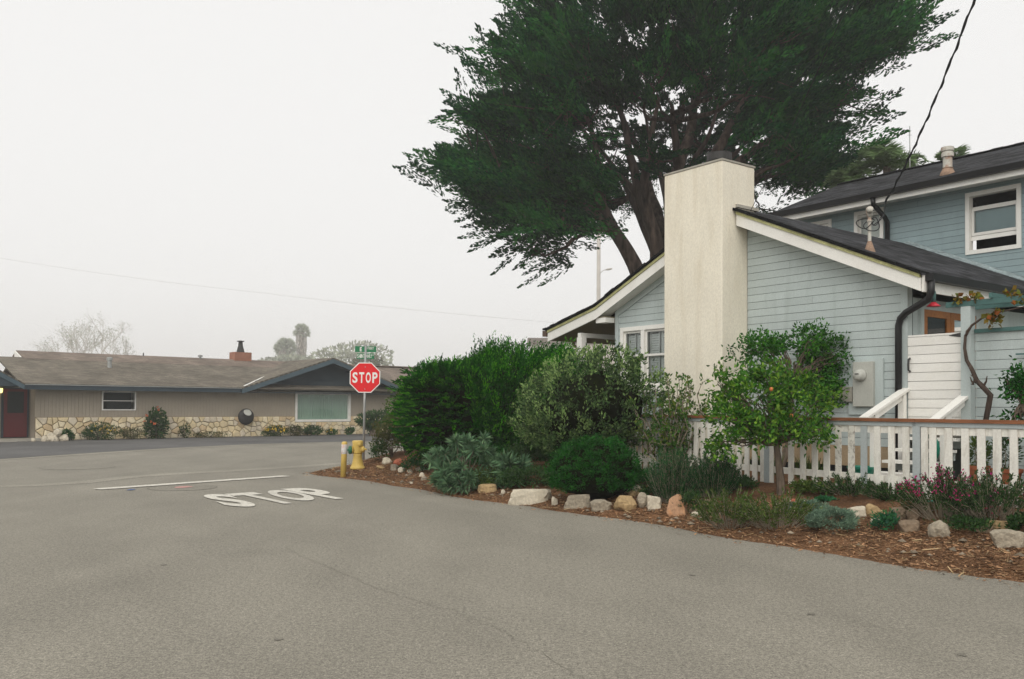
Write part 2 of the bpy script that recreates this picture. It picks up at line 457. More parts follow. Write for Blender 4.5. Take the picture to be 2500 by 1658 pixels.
# ------------------------------------------------------------------ ground, roads, bed
def sheet(name, pts, mat, label, z=None, cat=None):
    mb = MB(); mb.poly([(p[0], p[1], p[2] if z is None else z) for p in pts])
    return setp(mb.build(name, mat), label, cat, kind='structure')
sheet('ground', [(-700, -60, 0), (700, -60, 0), (700, 700, 0), (-700, 700, 0)], M['ground'], 'bare dry ground around the houses and the streets', -0.30, 'ground')
sheet('road', [(-110, -40, 0), (70, -40, 0), (70, 95, 0), (-110, 95, 0)], M['asphalt'], 'worn grey asphalt of the street corner', 0.0, 'road')
edge = [PZ(-420, 1150), PZ(0, 1121), PZ(130, 1112), PZ(250, 1104), PZ(420, 1093.5), PZ(600, 1085), PZ(760, 1080.5), PZ(915, 1077), PZ(1150, 1071)]
far = [RF(30, -0.2, 0), RF(-30, -0.2, 0)]
mb = MB(); pts = [Vector((p.x, p.y, 0.004)) for p in edge] + [Vector((p.x, p.y, 0.004)) for p in far]
mb.poly(pts)
setp(mb.build('pavement_apron', M['apron']), 'dark cracked asphalt apron in front of the ranch house', 'apron', kind='structure')
# pale dusty strip where the two streets meet
def strip(name, line, w, mat, label, cat, z=0.004, taper=True, par=None):
    mb = MB(); L = [Vector((p[0], p[1], 0)) for p in line]; lo, hi = [], []
    for k, p in enumerate(L):
        d = (L[min(k + 1, len(L) - 1)] - L[max(k - 1, 0)]).normalized(); s = Vector((-d.y, d.x, 0))
        ww = w * (0.35 if taper and k in (0, len(L) - 1) else 1) * (0.8 + 0.4 * random.random()) / 2
        lo.append(p - s * ww); hi.append(p + s * ww)
    i = mb.add([(p.x, p.y, z) for p in lo] + [(p.x, p.y, z) for p in hi]); n = len(L)
    for k in range(n - 1): mb.face((i + k, i + k + 1, i + n + k + 1, i + n + k))
    o = mb.build(name, mat, par)
    if par is None: setp(o, label, cat, kind='structure')
    return o
strip('road_seam', [PZ(x, y) for x, y in ((-60, 1189), (80, 1186), (200, 1178), (330, 1164), (450, 1156), (560, 1150), (660, 1144), (735, 1139), (800, 1134), (872, 1127))], 0.55, M['gutter_c'], 'pale dusty strip where the side street joins the cross street', 'road seam')
strip('road_edge', [PZ(x, y) for x, y in ((-300, 1142), (0, 1123.5), (130, 1114.5), (250, 1106.5), (420, 1096), (600, 1087), (760, 1082), (915, 1078.5))], 0.35, M['gutter_c'], 'pale worn edge of the cross street along the dark apron', 'road edge', z=0.008)
def wob(a, b, n=14, amp=0.06):
    a, b = Vector(a), Vector(b); d = (b - a); s = Vector((-d.y, d.x, 0)).normalized()
    return [a + d * (k / n) + s * amp * mnoise.noise((k * 0.7, a.x, b.y)) for k in range(n + 1)]
cr = []
cp = [(690, 1335), (830, 1398), (960, 1450), (1100, 1490), (1210, 1530), (1330, 1600), (1420, 1660), (1520, 1760)]
for a, b in zip(cp, cp[1:]): cr += wob(PZ(*a), PZ(*b), 10, 0.07)[:-1]
strip('road_crack', cr, 0.0038, M['seam'], 'long thin crack winding across the near asphalt', 'crack')
cr2 = []
for a, b in (((1580, 1462), (1800, 1490)), ((1800, 1490), (2050, 1512)), ((2050, 1512), (2300, 1560))): cr2 += wob(PZ(*a), PZ(*b), 10, 0.09)[:-1]
strip('road_crack', cr2, 0.003, M['seam'], 'faint hairline crack in the asphalt below the planting bed', 'crack')
rr = random.Random(5)
SP = [(680, 1562, 'small dark tar spot low in the near road, left of the long crack', 0.03), (1690, 1405, 'small dark tar spot in the road below the white rocks', 0.03), (1980, 1500, 'small tar fleck in the road right of the long crack', 0.03), (2350, 1600, 'tar fleck near the lower right corner of the road', 0.03), (400, 1380, 'tar fleck on the near road below the painted word', 0.025)]
for x, y, lab, r in SP:
    c = PZ(x, y); mb = MB(); k = 14
    mb.poly([(c.x + r * (0.7 + 0.6 * rr.random()) * cos(2 * pi * j / k), c.y + r * (0.7 + 0.6 * rr.random()) * sin(2 * pi * j / k), 0.004) for j in range(k)])
    setp(mb.build('tar_spot', M['seam']), lab, 'tar spot', 'tar spots on the road', 'structure')

# stop line and painted word
a, b = PZ(237, 1195.5), PZ(699, 1163)
d = (b - a).normalized(); s = Vector((-d.y, d.x, 0)) * 0.15
mb = MB(); nseg = 24
rows = [[a.lerp(b, k / nseg) + s * sg * (0.9 + 0.2 * rr.random()) for k in range(nseg + 1)] for sg in (-1, 1)]
i = mb.add([(p.x, p.y, 0.012) for p in rows[0]] + [(p.x, p.y, 0.012) for p in rows[1]])
for k in range(nseg): mb.face((i + k, i + k + 1, i + nseg + 2 + k, i + nseg + 1 + k))
setp(mb.build('stop_line', M['roadpaint']), 'thin white stop line painted across the side street', 'stop line', kind='structure')

def text_polys(txt, offset=0.0, space=1.0):
    """flat triangulated outline of a word: list of 2D points and faces, per character"""
    out = []
    for ch in txt:
        cu = bpy.data.curves.new('glyph', 'FONT'); cu.body = ch; cu.size = 1.0; cu.offset = offset; cu.resolution_u = 5
        ob = bpy.data.objects.new('glyph', cu); COL.objects.link(ob)
        bpy.context.view_layer.update()
        me = bpy.data.meshes.new_from_object(ob.evaluated_get(bpy.context.evaluated_depsgraph_get()))
        V = [(v.co.x, v.co.y) for v in me.vertices]; Fc = [tuple(p.vertices) for p in me.polygons]
        out.append((V, Fc))
        bpy.data.objects.remove(ob); bpy.data.curves.remove(cu); bpy.data.meshes.remove(me)
    return out
GL = {}
def glyphs(txt, offset=0.0):
    for ch in txt:
        if ch != ' ' and (ch, offset) not in GL: GL[(ch, offset)] = text_polys(ch, offset)[0]
def lay_text(mb, txt, place, h=1.0, cw=0.62, gap=0.12, offset=0.03, widths=None):
    """each character stretched into a cell cw x h; place(x, y) -> point of the mb frame; returns total width"""
    glyphs(txt, offset); x = 0.0
    for k, ch in enumerate(txt):
        w = cw if widths is None else widths[k]
        if ch != ' ':
            V, Fc = GL[(ch, offset)]
            x0, x1 = min(p[0] for p in V), max(p[0] for p in V); y0, y1 = min(p[1] for p in V), max(p[1] for p in V)
            i = mb.add([place(x + (p[0] - x0) / max(1e-6, x1 - x0) * w, (p[1] - y0) / (y1 - y0) * h) for p in V])
            for f in Fc: mb.face([i + q for q in f])
        x += w + gap
    return x - gap
# corners of the painted word on the road: each letter has its own quad (bottom-left, bottom-right, top-left, top-right)
LQ = {'S': ((556, 1238), (642, 1239.5), (484, 1208.5), (557, 1207.5)), 'T': ((663, 1233), (744, 1229), (548, 1207.5), (618, 1203)),
      'O': ((716, 1226), (791, 1221), (632, 1200.5), (703, 1196)), 'P': ((818, 1220), (881, 1216), (684, 1195.5), (748, 1191.5))}
def letters():
    for ch, (bl, br, tl, tr) in LQ.items():
        glyphs(ch, 0.035); V, Fc = GL[(ch, 0.035)]
        x0, x1 = min(p[0] for p in V), max(p[0] for p in V); y0, y1 = min(p[1] for p in V), max(p[1] for p in V)
        B0, B1, T0, T1 = PZ(*bl), PZ(*br), PZ(*tl), PZ(*tr); mb = MB(); pts = []
        for p in V:
            fx, fy = (p[0] - x0) / (x1 - x0), (p[1] - y0) / (y1 - y0)
            q = B0.lerp(B1, fx).lerp(T0.lerp(T1, fx), fy); pts.append((q.x, q.y, 0.012))
        i = mb.add(pts)
        for f in Fc: mb.face([i + k for k in f])
        setp(mb.build('road_letter', M['roadpaint']), 'white letter %s of the STOP painted on the road' % ch, 'road letter', 'letters of the word painted on the road', 'structure')
letters()
# utility covers in the road with their dark rims, survey paint
for (x, y, r, lab) in ((446, 1191, 0.62, 'round utility cover with pink paint beside the stop line'), (190, 1141, 0.85, 'round utility cover with thin dark rim in the cross street')):
    c = PZ(x, y)
    root = thing('utility_cover', lab, 'utility cover', (c.x, c.y, 0), 'covers in the road')
    mb = MB(); k = 36
    i = mb.add([(c.x + rr_ * cos(2 * pi * j / k), c.y + rr_ * sin(2 * pi * j / k), 0.005) for rr_ in (r, r - 0.02) for j in range(k)])
    for j in range(k): mb.face((i + j, i + (j + 1) % k, i + k + (j + 1) % k, i + k + j))
    mb.build('rim', M['seam'], root)
    mb = MB(); mb.poly([(c.x + (r - 0.022) * cos(2 * pi * j / k), c.y + (r - 0.022) * sin(2 * pi * j / k), 0.004) for j in range(k)])
    mb.build('lid', M['asphalt'], root)
def blot(name, x, y, w, d_, mat, lab):
    c = PZ(x, y); mb = MB(); k = 18
    mb.poly([(c.x + w * (0.75 + 0.4 * rr.random()) * cos(2 * pi * j / k), c.y + d_ * (0.75 + 0.4 * rr.random()) * sin(2 * pi * j / k), 0.009) for j in range(k)])
    return setp(mb.build(name, mat), lab, 'paint mark', kind='structure')
blot('paint_mark', 447, 1190, 0.16, 0.22, M['pinkpaint'], 'pink paint mark on the utility cover by the stop line')
blot('paint_mark', 320, 1196.5, 0.06, 0.13, M['bluepaint'], 'small blue paint mark below the stop line')

# planting bed: a mound rising from the road edge to the fence
nu, nv = 240, 84
u0_, u1_, v0_, v1_ = 1.5, 22.0, 7.9, 13.2
V = np.zeros(((nu + 1) * (nv + 1), 3)); k = 0
for i in range(nu + 1):
    for j in range(nv + 1):
        u = u0_ + (u1_ - u0_) * i / nu; v = v0_ + (v1_ - v0_) * (j / nv) ** 1.25
        z = bed_z(u, v)
        if z > 0.0: z += 0.022 * mnoise.noise((u * 2.3, v * 2.3, 0)) + 0.014 * mnoise.noise((u * 7, v * 7, 3))
        else: z += 0.02 * mnoise.noise((u * 3.1, v * 3.1, 5))
        V[k] = HF(u, v, z); k += 1
Fq = [(i * (nv + 1) + j, (i + 1) * (nv + 1) + j, (i + 1) * (nv + 1) + j + 1, i * (nv + 1) + j + 1) for i in range(nu) for j in range(nv)]
setp(np_mesh('mulch_ground', V, Fq, M['mulch'], smooth=True), 'brown bark mulch bed sloping from the road up to the fence', 'mulch bed', kind='structure')
mb = MB(HF); mb.poly([(-14, 13.1, 0.43), (19.5, 13.1, 0.43), (26, 45, 0.43), (-14, 45, 0.43)])
setp(mb.build('yard_ground', M['ground']), 'bare yard ground under and behind the blue house', 'yard', kind='structure')
mb = MB(HF); mb.poly([(-14, 8.3, 0.05), (1.6, 8.3, 0.05), (1.6, 13.2, 0.44), (-14, 13.2, 0.44)])
setp(mb.build('side_ground', M['mulch']), 'mulch bed going on past the edge of the picture', 'mulch bed', kind='structure')

# loose wood chips and straw on the mulch
def chips(n, lmin, lmax, wr, spread, lift):
    P, D, Nn = [], [], []
    while len(P) < n:
        u = 2.3 + 17.4 * random.random() ** (1.35 if spread else 1.0); v = 8.0 + (1.9 if spread else 1.3) * random.random() ** 0.8
        e = bed_e(u, v)
        if e < (-0.45 * random.random() ** 2.2 if random.random() < 0.35 else 0.0): continue
        z = max(bed_z(u, v), 0.004) + 0.022 * mnoise.noise((u * 2.3, v * 2.3, 0)) * (e > 0)
        p = HF(u, v, max(z, 0.0) + lift * (0.35 + random.random())); a = random.random() * 2 * pi; ln = lmin + (lmax - lmin) * random.random() ** 2
        P.append(p); D.append(Vector((cos(a), sin(a), random.uniform(-0.3, 0.3))).normalized() * ln)
    P = np.array(P); D = np.array(D); ln = np.linalg.norm(D, axis=1, keepdims=True)
    S = np.cross(D, RNG.normal(0, 0.35, P.shape) + np.array([0, 0, 1.0])); S /= np.linalg.norm(S, axis=1, keepdims=True)
    S = S * ln * wr * RNG.uniform(0.5, 1.3, (n, 1))
    V = np.stack([P - D / 2 - S / 2, P + D / 2 - S / 3, P + D / 2 + S / 3, P - D / 2 + S / 2], 1).reshape(-1, 3)
    return V, np.arange(4 * n).reshape(-1, 4)
V, Fc = chips(40000, 0.012, 0.055, 0.40, True, 0.012)
setp(np_mesh('wood_chips', V, Fc, M['chip']), 'loose brown wood chips strewn over the mulch bed', 'wood chips', kind='stuff')
V, Fc = chips(2600, 0.04, 0.20, 0.06, True, 0.016)
rg_ = random.Random(17); parts_ = []
icv = [Vector(p) for p in ((0, 0, 1), (0.9, 0, 0.1), (0.2, 0.8, 0.2), (-0.8, 0.5, 0), (-0.7, -0.6, 0.15), (0.3, -0.9, 0.05), (0, 0, -0.6))]
mb = MB()
for k in range(260):
    u = 3.0 + 16.0 * rg_.random(); v = 8.62 + 0.8 * rg_.random() ** 1.5; sz = 0.018 + 0.04 * rg_.random() ** 2.5; c_ = HF(u, v, bed_z(u, v) + sz * 0.2); ang = rg_.random() * 6.3
    vs_ = [Matrix.Rotation(ang, 3, 'Z') @ Vector((p.x * sz * rg_.uniform(0.8, 1.5), p.y * sz, p.z * sz * 0.7)) for p in icv]; i = mb.add([c_ + q_ for q_ in vs_])
    for a_, b_ in ((1, 2), (2, 3), (3, 4), (4, 5), (5, 1)): mb.face((i, i + a_, i + b_)); mb.face((i + 6, i + b_, i + a_))
setp(mb.build('pebbles', pm('mixed_pebbles', (0.27, 0.22, 0.16), 0.2, 5, 0.1, 40, 0.9, 0.15, 0.2, island=0.5), fixn=False), 'small stones scattered along the rock border', 'pebbles', kind='stuff')
setp(np_mesh('straw_litter', V, Fc, M['straw']), 'pale dry straw and twigs lying on the mulch', 'straw', kind='stuff')

# ------------------------------------------------------------------ street furniture at the corner
M['signred'] = pm('sign_red', (0.74, 0.004, 0.010), 0.03, 2, 0.03, 60, 0.45, 0.4, 0)
M['signwhite'] = pm('sign_white', (0.80, 0.78, 0.74), 0.03, 2, 0.03, 60, 0.5, 0.4, 0)
M['signgreen'] = pm('sign_green', (0.012, 0.165, 0.065), 0.05, 2, 0.03, 60, 0.5, 0.4, 0)
M['hydyellow'] = pm('hydrant_yellow', (0.60, 0.42, 0.10), 0.12, 5, 0.08, 50, 0.5, 0.4, 0.1, dirt=(0.5, 0.38, 0.16), dscale=5, damt=0.5)
M['hydgreen'] = pm('hydrant_green', (0.015, 0.12, 0.055), 0.12, 5, 0.08, 50, 0.5, 0.4, 0.1)
M['reflwhite'] = pm('worn_white_band', (0.62, 0.60, 0.58), 0.08, 8, 0.1, 50, 0.6, dirt=(0.5, 0.14, 0.06), dscale=7, damt=0.9)

pb = PY(887, 1128, 22.3); pb.z = 0.09
fwd = Vector((-pb.x, -pb.y, 0)).normalized()                 # the plates face down the side street, close to the camera
fwd = (Matrix.Rotation(radians(-3), 3, 'Z') @ fwd)
rgt = Vector((0, 0, 1)).cross(fwd)                           # to the right as the driver sees it
lean = Vector((rgt.x * 0.012, rgt.y * 0.012, 0))
root = thing('stop_sign', 'red octagonal stop sign on a steel post with two green street name plates', 'stop sign', pb)
def SF(x, y, z):                                              # x right, y towards the driver, z up along the leaning post
    return pb + rgt * x + fwd * y + Vector((0, 0, z)) + lean * z
sc = 22.3 / FPX
zc = PY(889, 922, 22.3).z - pb.z; ztop = PY(891, 839, 22.3).z - pb.z
MB(SF).tube([(0, -0.03, -0.15), (0, -0.03, ztop - 0.06)], 0.03, 12).build('post', M['galv'], root, smooth=True)
R = 0.381 / cos(pi / 8)
octp = lambda r, y: [(r * cos(pi / 8 + k * pi / 4), y, zc + r * sin(pi / 8 + k * pi / 4)) for k in range(8)]
pl = MB(SF).prism(octp(R, 0.0), (0, 0.004, 0)).build('stop_plate', M['signwhite'], root, label='white rimmed octagonal plate')
mb = MB(SF); mb.poly(octp(R * 0.943, 0.0065)); mb.build('red_face', M['signred'], pl)
mb = MB(SF)
tw = 0.128 * 4 + 0.038 * 3
lay_text(mb, 'STOP', lambda x, y: (x - tw / 2, 0.009, zc + y - 0.135), 0.27, 0.128, 0.038, 0.028)
mb.build('lettering', M['signwhite'], pl, label='the word STOP in white capitals')
for zz in (-0.26, 0.26): MB(SF).lathe((0, 0.004, zc + zz), [(0.010, 0), (0.010, 0.006)], 8, axis=(0, 1, 0)).build('bolt', M['galv'], pl) if False else None
for zz in (-0.29, 0.27):
    mb = MB(SF); mb.box(-0.011, 0.011, 0.0068, 0.0135, zc + zz - 0.011, zc + zz + 0.011); mb.build('bolt', M['galv'], pl)
# the two street name plates: the upper one turned a little, the lower one across it
def name_plate(zc_, w, h, ang, words, lab):
    def NF(x, y, z):
        c, s_ = cos(ang), sin(ang)
        return SF(x * c - y * s_, x * s_ + y * c - 0.03, z)
    o = MB(NF).box(-w / 2, w / 2, -0.003, 0.003, zc_ - h / 2, zc_ + h / 2).build('name_plate', M['signgreen'], root, label=lab)
    mb = MB(NF)
    for txt, x, y, hh, cw, gap, off in words: lay_text(mb, txt, lambda a, b: (x + a, 0.0055, zc_ + y + b), hh, cw, gap, off)
    mb.build('lettering', M['signwhite'], o, label='white capital lettering')
z1, z2 = PY(893, 852.5, 22.3).z - pb.z, PY(892, 869.5, 22.3).z - pb.z
name_plate(z1, 0.53, 0.15, radians(0), [('E', -0.145, -0.055, 0.105, 0.05, 0.02, 0.03), ('STREET', 0.015, -0.005, 0.06, 0.026, 0.007, 0.02)], 'upper green plate reading E STREET')
name_plate(z2, 0.435, 0.14, radians(2), [('SAINT', -0.205, -0.045, 0.095, 0.03, 0.008, 0.02), ('MARY', 0.02, -0.045, 0.095, 0.03, 0.008, 0.02), ('AVE', 0.172, 0.01, 0.045, 0.011, 0.004, 0.0)], 'lower green plate reading SAINT MARY AVE')
mb = MB(SF); mb.box(-0.02, 0.02, -0.05, -0.012, z2 - 0.11, z2 - 0.068); mb.box(-0.02, 0.02, -0.05, -0.012, z2 + 0.071, z1 - 0.076); mb.build('bracket', M['galv'], root)
mb = MB(SF); mb.box(-0.02, 0.02, -0.045, -0.015, z1 + 0.076, z1 + 0.098); mb.box(-0.075, 0.075, -0.042, -0.018, z1 + 0.098, z1 + 0.112); mb.build('top_cap', M['galv'], root)

# hydrant
hb = PY(873, 1149, 20.0); hb.z = bed_z(*UV(hb)) - 0.01
root = thing('fire_hydrant', 'yellow fire hydrant with a green side cap beside the stop sign post', 'fire hydrant', hb)
hx = Vector((0.985, 0.17, 0)); hy = Vector((-0.17, 0.985, 0))
def HY(x, y, z): return hb + hx * x * 0.9 + hy * y * 0.9 + Vector((0, 0, z * 1.03))
MB(HY).lathe((0, 0, 0), [(0.185, 0.0), (0.19, 0.012), (0.19, 0.04), (0.175, 0.05), (0.15, 0.10), (0.128, 0.17), (0.112, 0.24), (0.108, 0.30), (0.112, 0.34)], 24).build('barrel', M['hydyellow'], root, smooth=True)
MB(HY).lathe((0, 0, 0.338), [(0.118, 0), (0.122, 0.03), (0.126, 0.12), (0.134, 0.20), (0.136, 0.27), (0.128, 0.283), (0.10, 0.29)], 24).build('head', M['hydyellow'], root, smooth=True)
mb = MB(HY)
for k in range(8):
    a = k * pi / 4 + 0.2; mb.box(0.155 * cos(a) - 0.012, 0.155 * cos(a) + 0.012, 0.155 * sin(a) - 0.012, 0.155 * sin(a) + 0.012, 0.044, 0.066)
mb.build('flange_bolts', M['hydyellow'], root)
n1 = MB(HY).lathe((-0.08, -0.02, 0.42), [(0.075, 0), (0.075, 0.055), (0.085, 0.057), (0.085, 0.07)], 18, axis=(-1, -0.15, 0)).build('side_outlet', M['hydyellow'], root, smooth=True)
MB(HY).lathe((-0.15, -0.031, 0.42), [(0.083, 0), (0.09, 0.012), (0.09, 0.055), (0.075, 0.075), (0.03, 0.08), (0.022, 0.11)], 14, axis=(-1, -0.15, 0)).build('green_cap', M['hydgreen'], root, smooth=True, label='green side cap')
mb = MB(HY).lathe((0.04, -0.04, 0.435), [(0.06, 0), (0.06, 0.09), (0.07, 0.093), (0.066, 0.12), (0.035, 0.14), (0.02, 0.15), (0.018, 0.19)], 14, axis=(1, -0.35, 0))
mb.build('pumper_outlet', M['hydyellow'], root, smooth=True)
MB(HY).lathe((0.035, -0.08, 0.545), [(0.04, 0), (0.045, 0.035), (0.052, 0.04), (0.045, 0.065), (0.02, 0.075)], 12, axis=(0.35, -1, 0)).build('bonnet_nut', M['hydyellow'], root, smooth=True)
ch = [HY(-0.235, -0.04, 0.40) - hb, HY(-0.245, -0.05, 0.30) - hb, HY(-0.215, -0.055, 0.2) - hb, HY(-0.2, -0.06, 0.14) - hb]
mb = MB(lambda x, y, z: hb + Vector((x, y, z))); mb.tube(ch, 0.006, 6); mb.build('chain', M['galv'], root)

# bollard
bb = PZ(838, 1166, 0.0)
hbol = PY(840, 1078, bb.y).z
root = thing('bollard', 'slim yellow bollard with a worn red and white band beside the hydrant', 'bollard', bb)
BF = lambda x, y, z: bb + Vector((x + 0.028 * z, y, z))
MB(BF).lathe((0, 0, -0.1), [(0.062, 0), (0.062, hbol + 0.06), (0.055, hbol + 0.085), (0.03, hbol + 0.1)], 18).build('pole', M['hydyellow'], root, smooth=True)
MB(BF).lathe((0, 0, hbol - 0.27), [(0.0632, 0), (0.0645, 0.002), (0.0645, 0.205), (0.0632, 0.207)], 18, cap=False).build('band', M['reflwhite'], root, smooth=True, label='worn red and white reflective band')
# ------------------------------------------------------------------ the blue house
HB = HF(10.5, 15, 0.43)
house = thing('blue_house', 'pale blue wooden house with white trim and a two storey rear part', 'house', HB)
GV = 13.0                                   # plane of the gable wall
UR, UL = 7.22, 13.70                        # its corners
RIDGE_U, RIDGE_Z = 10.55, 5.265
def roof_z(u):                              # top of the roof over the front part
    if u <= RIDGE_U: return RIDGE_Z - 0.4495 * (RIDGE_U - u)
    if u <= 13.99: return RIDGE_Z - 0.4455 * (u - RIDGE_U)
    return RIDGE_Z - 0.4455 * (13.99 - RIDGE_U) - 0.245 * (u - 13.99)
FA = 0.27                                   # roof top down to soffit
win_l = (12.10, 13.54, 1.93, 3.225)
gpoly = [(UR, 0.40), (UL, 0.40), (UL, roof_z(UL) - FA), (RIDGE_U, RIDGE_Z - FA), (UR, roof_z(UR) - FA)]
def wall_prism(mb, poly, v0, v1, holes=()):
    for p in cut_holes(poly, holes): mb.prism([(q[0], v0, q[1]) for q in p], (0, v1 - v0, 0))
mb = MB(HF); 
for half in ([(UR, 0.40), (RIDGE_U, 0.40), (RIDGE_U, RIDGE_Z - FA), (UR, roof_z(UR) - FA)], [(RIDGE_U, 0.40), (UL, 0.40), (UL, roof_z(UL) - FA), (RIDGE_U, RIDGE_Z - FA)]):
    wall_prism(mb, half, GV, GV + 0.14, [win_l])
gw = mb.build('gable_wall', M['blue_dark'], house)
def boards(poly, v, e, zstart, mat, parent, holes=(), name='siding_board', sgn=1):
    """lapped boards, each one an object, over a polygon in the (u, z) plane"""
    zs = [q[1] for q in poly]; z = zstart
    while z < max(zs) - 0.015:
        st = clip_poly(clip_poly(poly, 0, -1, -z), 0, 1, z + e - 0.0065)
        if len(st) >= 3 and max(q[0] for q in st) - min(q[0] for q in st) > 0.03:
            wv = 0.0025 * mnoise.noise((z * 9, v, 0))
            um = [q[0] for q in st]; uj = random.Random(int(z * 1000)).uniform(min(um), max(um))
            jt = [(uj - 0.002, uj + 0.002, z - 1, z + 1)] if max(um) - min(um) > 3.5 else []
            for p in cut_holes(st, list(holes) + jt):
                if max(q[0] for q in p) - min(q[0] for q in p) < 0.02: continue
                mb = MB(HF)
                fr = [(q[0], v - sgn * (0.014 + wv + 0.004 * (1 - (q[1] - z) / e)), q[1]) for q in p]
                bk = [(q[0], v - sgn * 0.001, q[1]) for q in p]
                mb.hexa(fr, bk); mb.build(name, mat, parent)
        z += e
boards([(q[0], q[1]) for q in gpoly], GV, 0.132, 0.95, M['blue'], gw, [win_l, (10.25, 11.68, 0, 6)])
# foundation, corner boards, frieze
mb = MB(HF); mb.box(UR + 0.01, UL - 0.01, GV - 0.030, GV - 0.002, 0.62, 0.945); mb.build('foundation', M['tanwall'], house)
mb = MB(HF); mb.box(UR + 0.01, UL - 0.01, GV - 0.010, GV - 0.002, 0.40, 0.618); mb.build('crawl_space', M['dark'], house)
mb = MB(HF); mb.box(UR - 0.012, UR + 0.10, GV - 0.034, GV + 0.02, 0.40, roof_z(UR) - FA); mb.build('corner_board', M['blue'], house)
mb = MB(HF); mb.box(UR - 0.012, UR - 0.002, GV + 0.02, GV + 0.10, 0.40, roof_z(UR) - FA); mb.build('corner_board', M['blue'], house)
mb = MB(HF); mb.box(UL - 0.09, UL + 0.012, GV - 0.034, GV + 0.10, 0.40, roof_z(UL) - FA); mb.build('corner_board', M['blue'], house)
mb = MB(HF); mb.hexa([(UL, GV - 0.04, roof_z(UL) - FA - 0.14), (11.7, GV - 0.04, roof_z(11.7) - FA - 0.14), (11.7, GV - 0.022, roof_z(11.7) - FA - 0.14), (UL, GV - 0.022, roof_z(UL) - FA - 0.14)],
                     [(UL, GV - 0.04, roof_z(UL) - FA), (11.7, GV - 0.04, roof_z(11.7) - FA), (11.7, GV - 0.022, roof_z(11.7) - FA), (UL, GV - 0.022, roof_z(UL) - FA)])
mb.build('frieze_board', M['blue'], house)
# roof: three slopes, soffits, rake boards
RV0, RV1 = 12.62, 19.0
UE_R, UE_L = 6.80, 15.64
roof_slab('roof_slope', [(UE_R, RV1, roof_z(UE_R)), (UE_R, RV0, roof_z(UE_R)), (RIDGE_U, RV0, RIDGE_Z), (RIDGE_U, RV1, RIDGE_Z)], 0.045, M['shingle'], house, HF)
roof_slab('roof_slope', [(13.99, RV0, roof_z(13.99)), (13.99, RV1 + 2, roof_z(13.99)), (RIDGE_U, RV1 + 2, RIDGE_Z), (RIDGE_U, RV0, RIDGE_Z)], 0.045, M['shingle'], house, HF)
roof_slab('porch_roof', [(UE_L, RV0, roof_z(UE_L)), (UE_L, RV1 + 2, roof_z(UE_L)), (13.99, RV1 + 2, roof_z(13.99)), (13.99, RV0, roof_z(13.99))], 0.045, M['shingle'], house, HF)
# ragged shingle edge along the rakes and a row of tabs at the eave
rr = random.Random(3)
for (ua, ub) in ((UE_R, 10.25), (11.68, UE_L)):
    mb = MB(HF); u = ua
    while u < ub:
        w = 0.13; z0, z1_ = roof_z(u), roof_z(min(u + w, ub))
        t = 0.008 + 0.014 * rr.random(); dv = 0.012 + 0.03 * rr.random()
        mb.hexa([(u, RV0 - dv, z0 - 0.03), (u + w, RV0 - dv, z1_ - 0.03), (u + w, RV0 + 0.25, z1_ - 0.03), (u, RV0 + 0.25, z0 - 0.03)],
                [(u, RV0 - dv, z0 + t), (u + w, RV0 - dv, z1_ + t), (u + w, RV0 + 0.25, z1_ + t * 0.4), (u, RV0 + 0.25, z0 + t * 0.4)])
        u += w
    mb.build('shingle_edge', M['shingle'], house)
def rake(ua, ub, name='rake_board'):
    o = []
    for (top, bot, v0, v1, mat, nm) in ((0.047, 0.10, 12.632, 12.672, 'moss', 'rake_moulding'), (0.102, 0.30, 12.655, 12.69, 'white', name)):
        mb = MB(HF)
        mb.hexa([(ua, v0, roof_z(ua) - bot), (ub, v0, roof_z(ub) - bot), (ub, v1, roof_z(ub) - bot), (ua, v1, roof_z(ua) - bot)],
                [(ua, v0, roof_z(ua) - top), (ub, v0, roof_z(ub) - top), (ub, v1, roof_z(ub) - top), (ua, v1, roof_z(ua) - top)])
        mb.build(nm, M[mat], house)
rake(6.84, 10.24); rake(11.69, 13.99); rake(13.992, 15.60)
# return block where the rake meets the porch beam
mb = MB(HF); mb.box(13.72, 14.02, 12.70, 12.96, 3.345, 3.45); mb.build('eave_return', M['white'], house)
# soffit between rake and wall, and right eave soffit
mb = MB(HF)
for ua, ub in ((6.86, RIDGE_U - 0.35), (RIDGE_U + 1.2, 13.98)):
    mb.hexa([(ua, 12.692, roof_z(ua) - 0.275), (ub, 12.692, roof_z(ub) - 0.275), (ub, 13.0, roof_z(ub) - 0.275), (ua, 13.0, roof_z(ua) - 0.275)],
            [(ua, 12.692, roof_z(ua) - 0.25), (ub, 12.692, roof_z(ub) - 0.25), (ub, 13.0, roof_z(ub) - 0.25), (ua, 13.0, roof_z(ua) - 0.25)])
mb.build('rake_soffit', M['white'], house)
M['porchceil'] = pm('brown_porch_ceiling', (0.20, 0.17, 0.10), 0.1, 2, 0.08, 30, 0.8)
mb = MB(HF)
mb.hexa([(13.72, 12.70, roof_z(13.99) - 0.285), (13.99, 12.70, roof_z(13.99) - 0.285), (15.58, 12.70, roof_z(15.58) - 0.285), (15.58, 20.5, roof_z(15.58) - 0.285), (13.99, 20.5, roof_z(13.99) - 0.285), (13.72, 20.5, roof_z(13.99) - 0.285)],
        [(13.72, 12.70, roof_z(13.99) - 0.26), (13.99, 12.70, roof_z(13.99) - 0.26), (15.58, 12.70, roof_z(15.58) - 0.26), (15.58, 20.5, roof_z(15.58) - 0.26), (13.99, 20.5, roof_z(13.99) - 0.26), (13.72, 20.5, roof_z(13.99) - 0.26)])
mb.build('porch_ceiling', M['porchceil'], house)
mb = MB(HF); mb.box(14.53, 14.63, 12.72, 20.4, 3.08, 3.175); mb.build('porch_beam', M['white'], house)
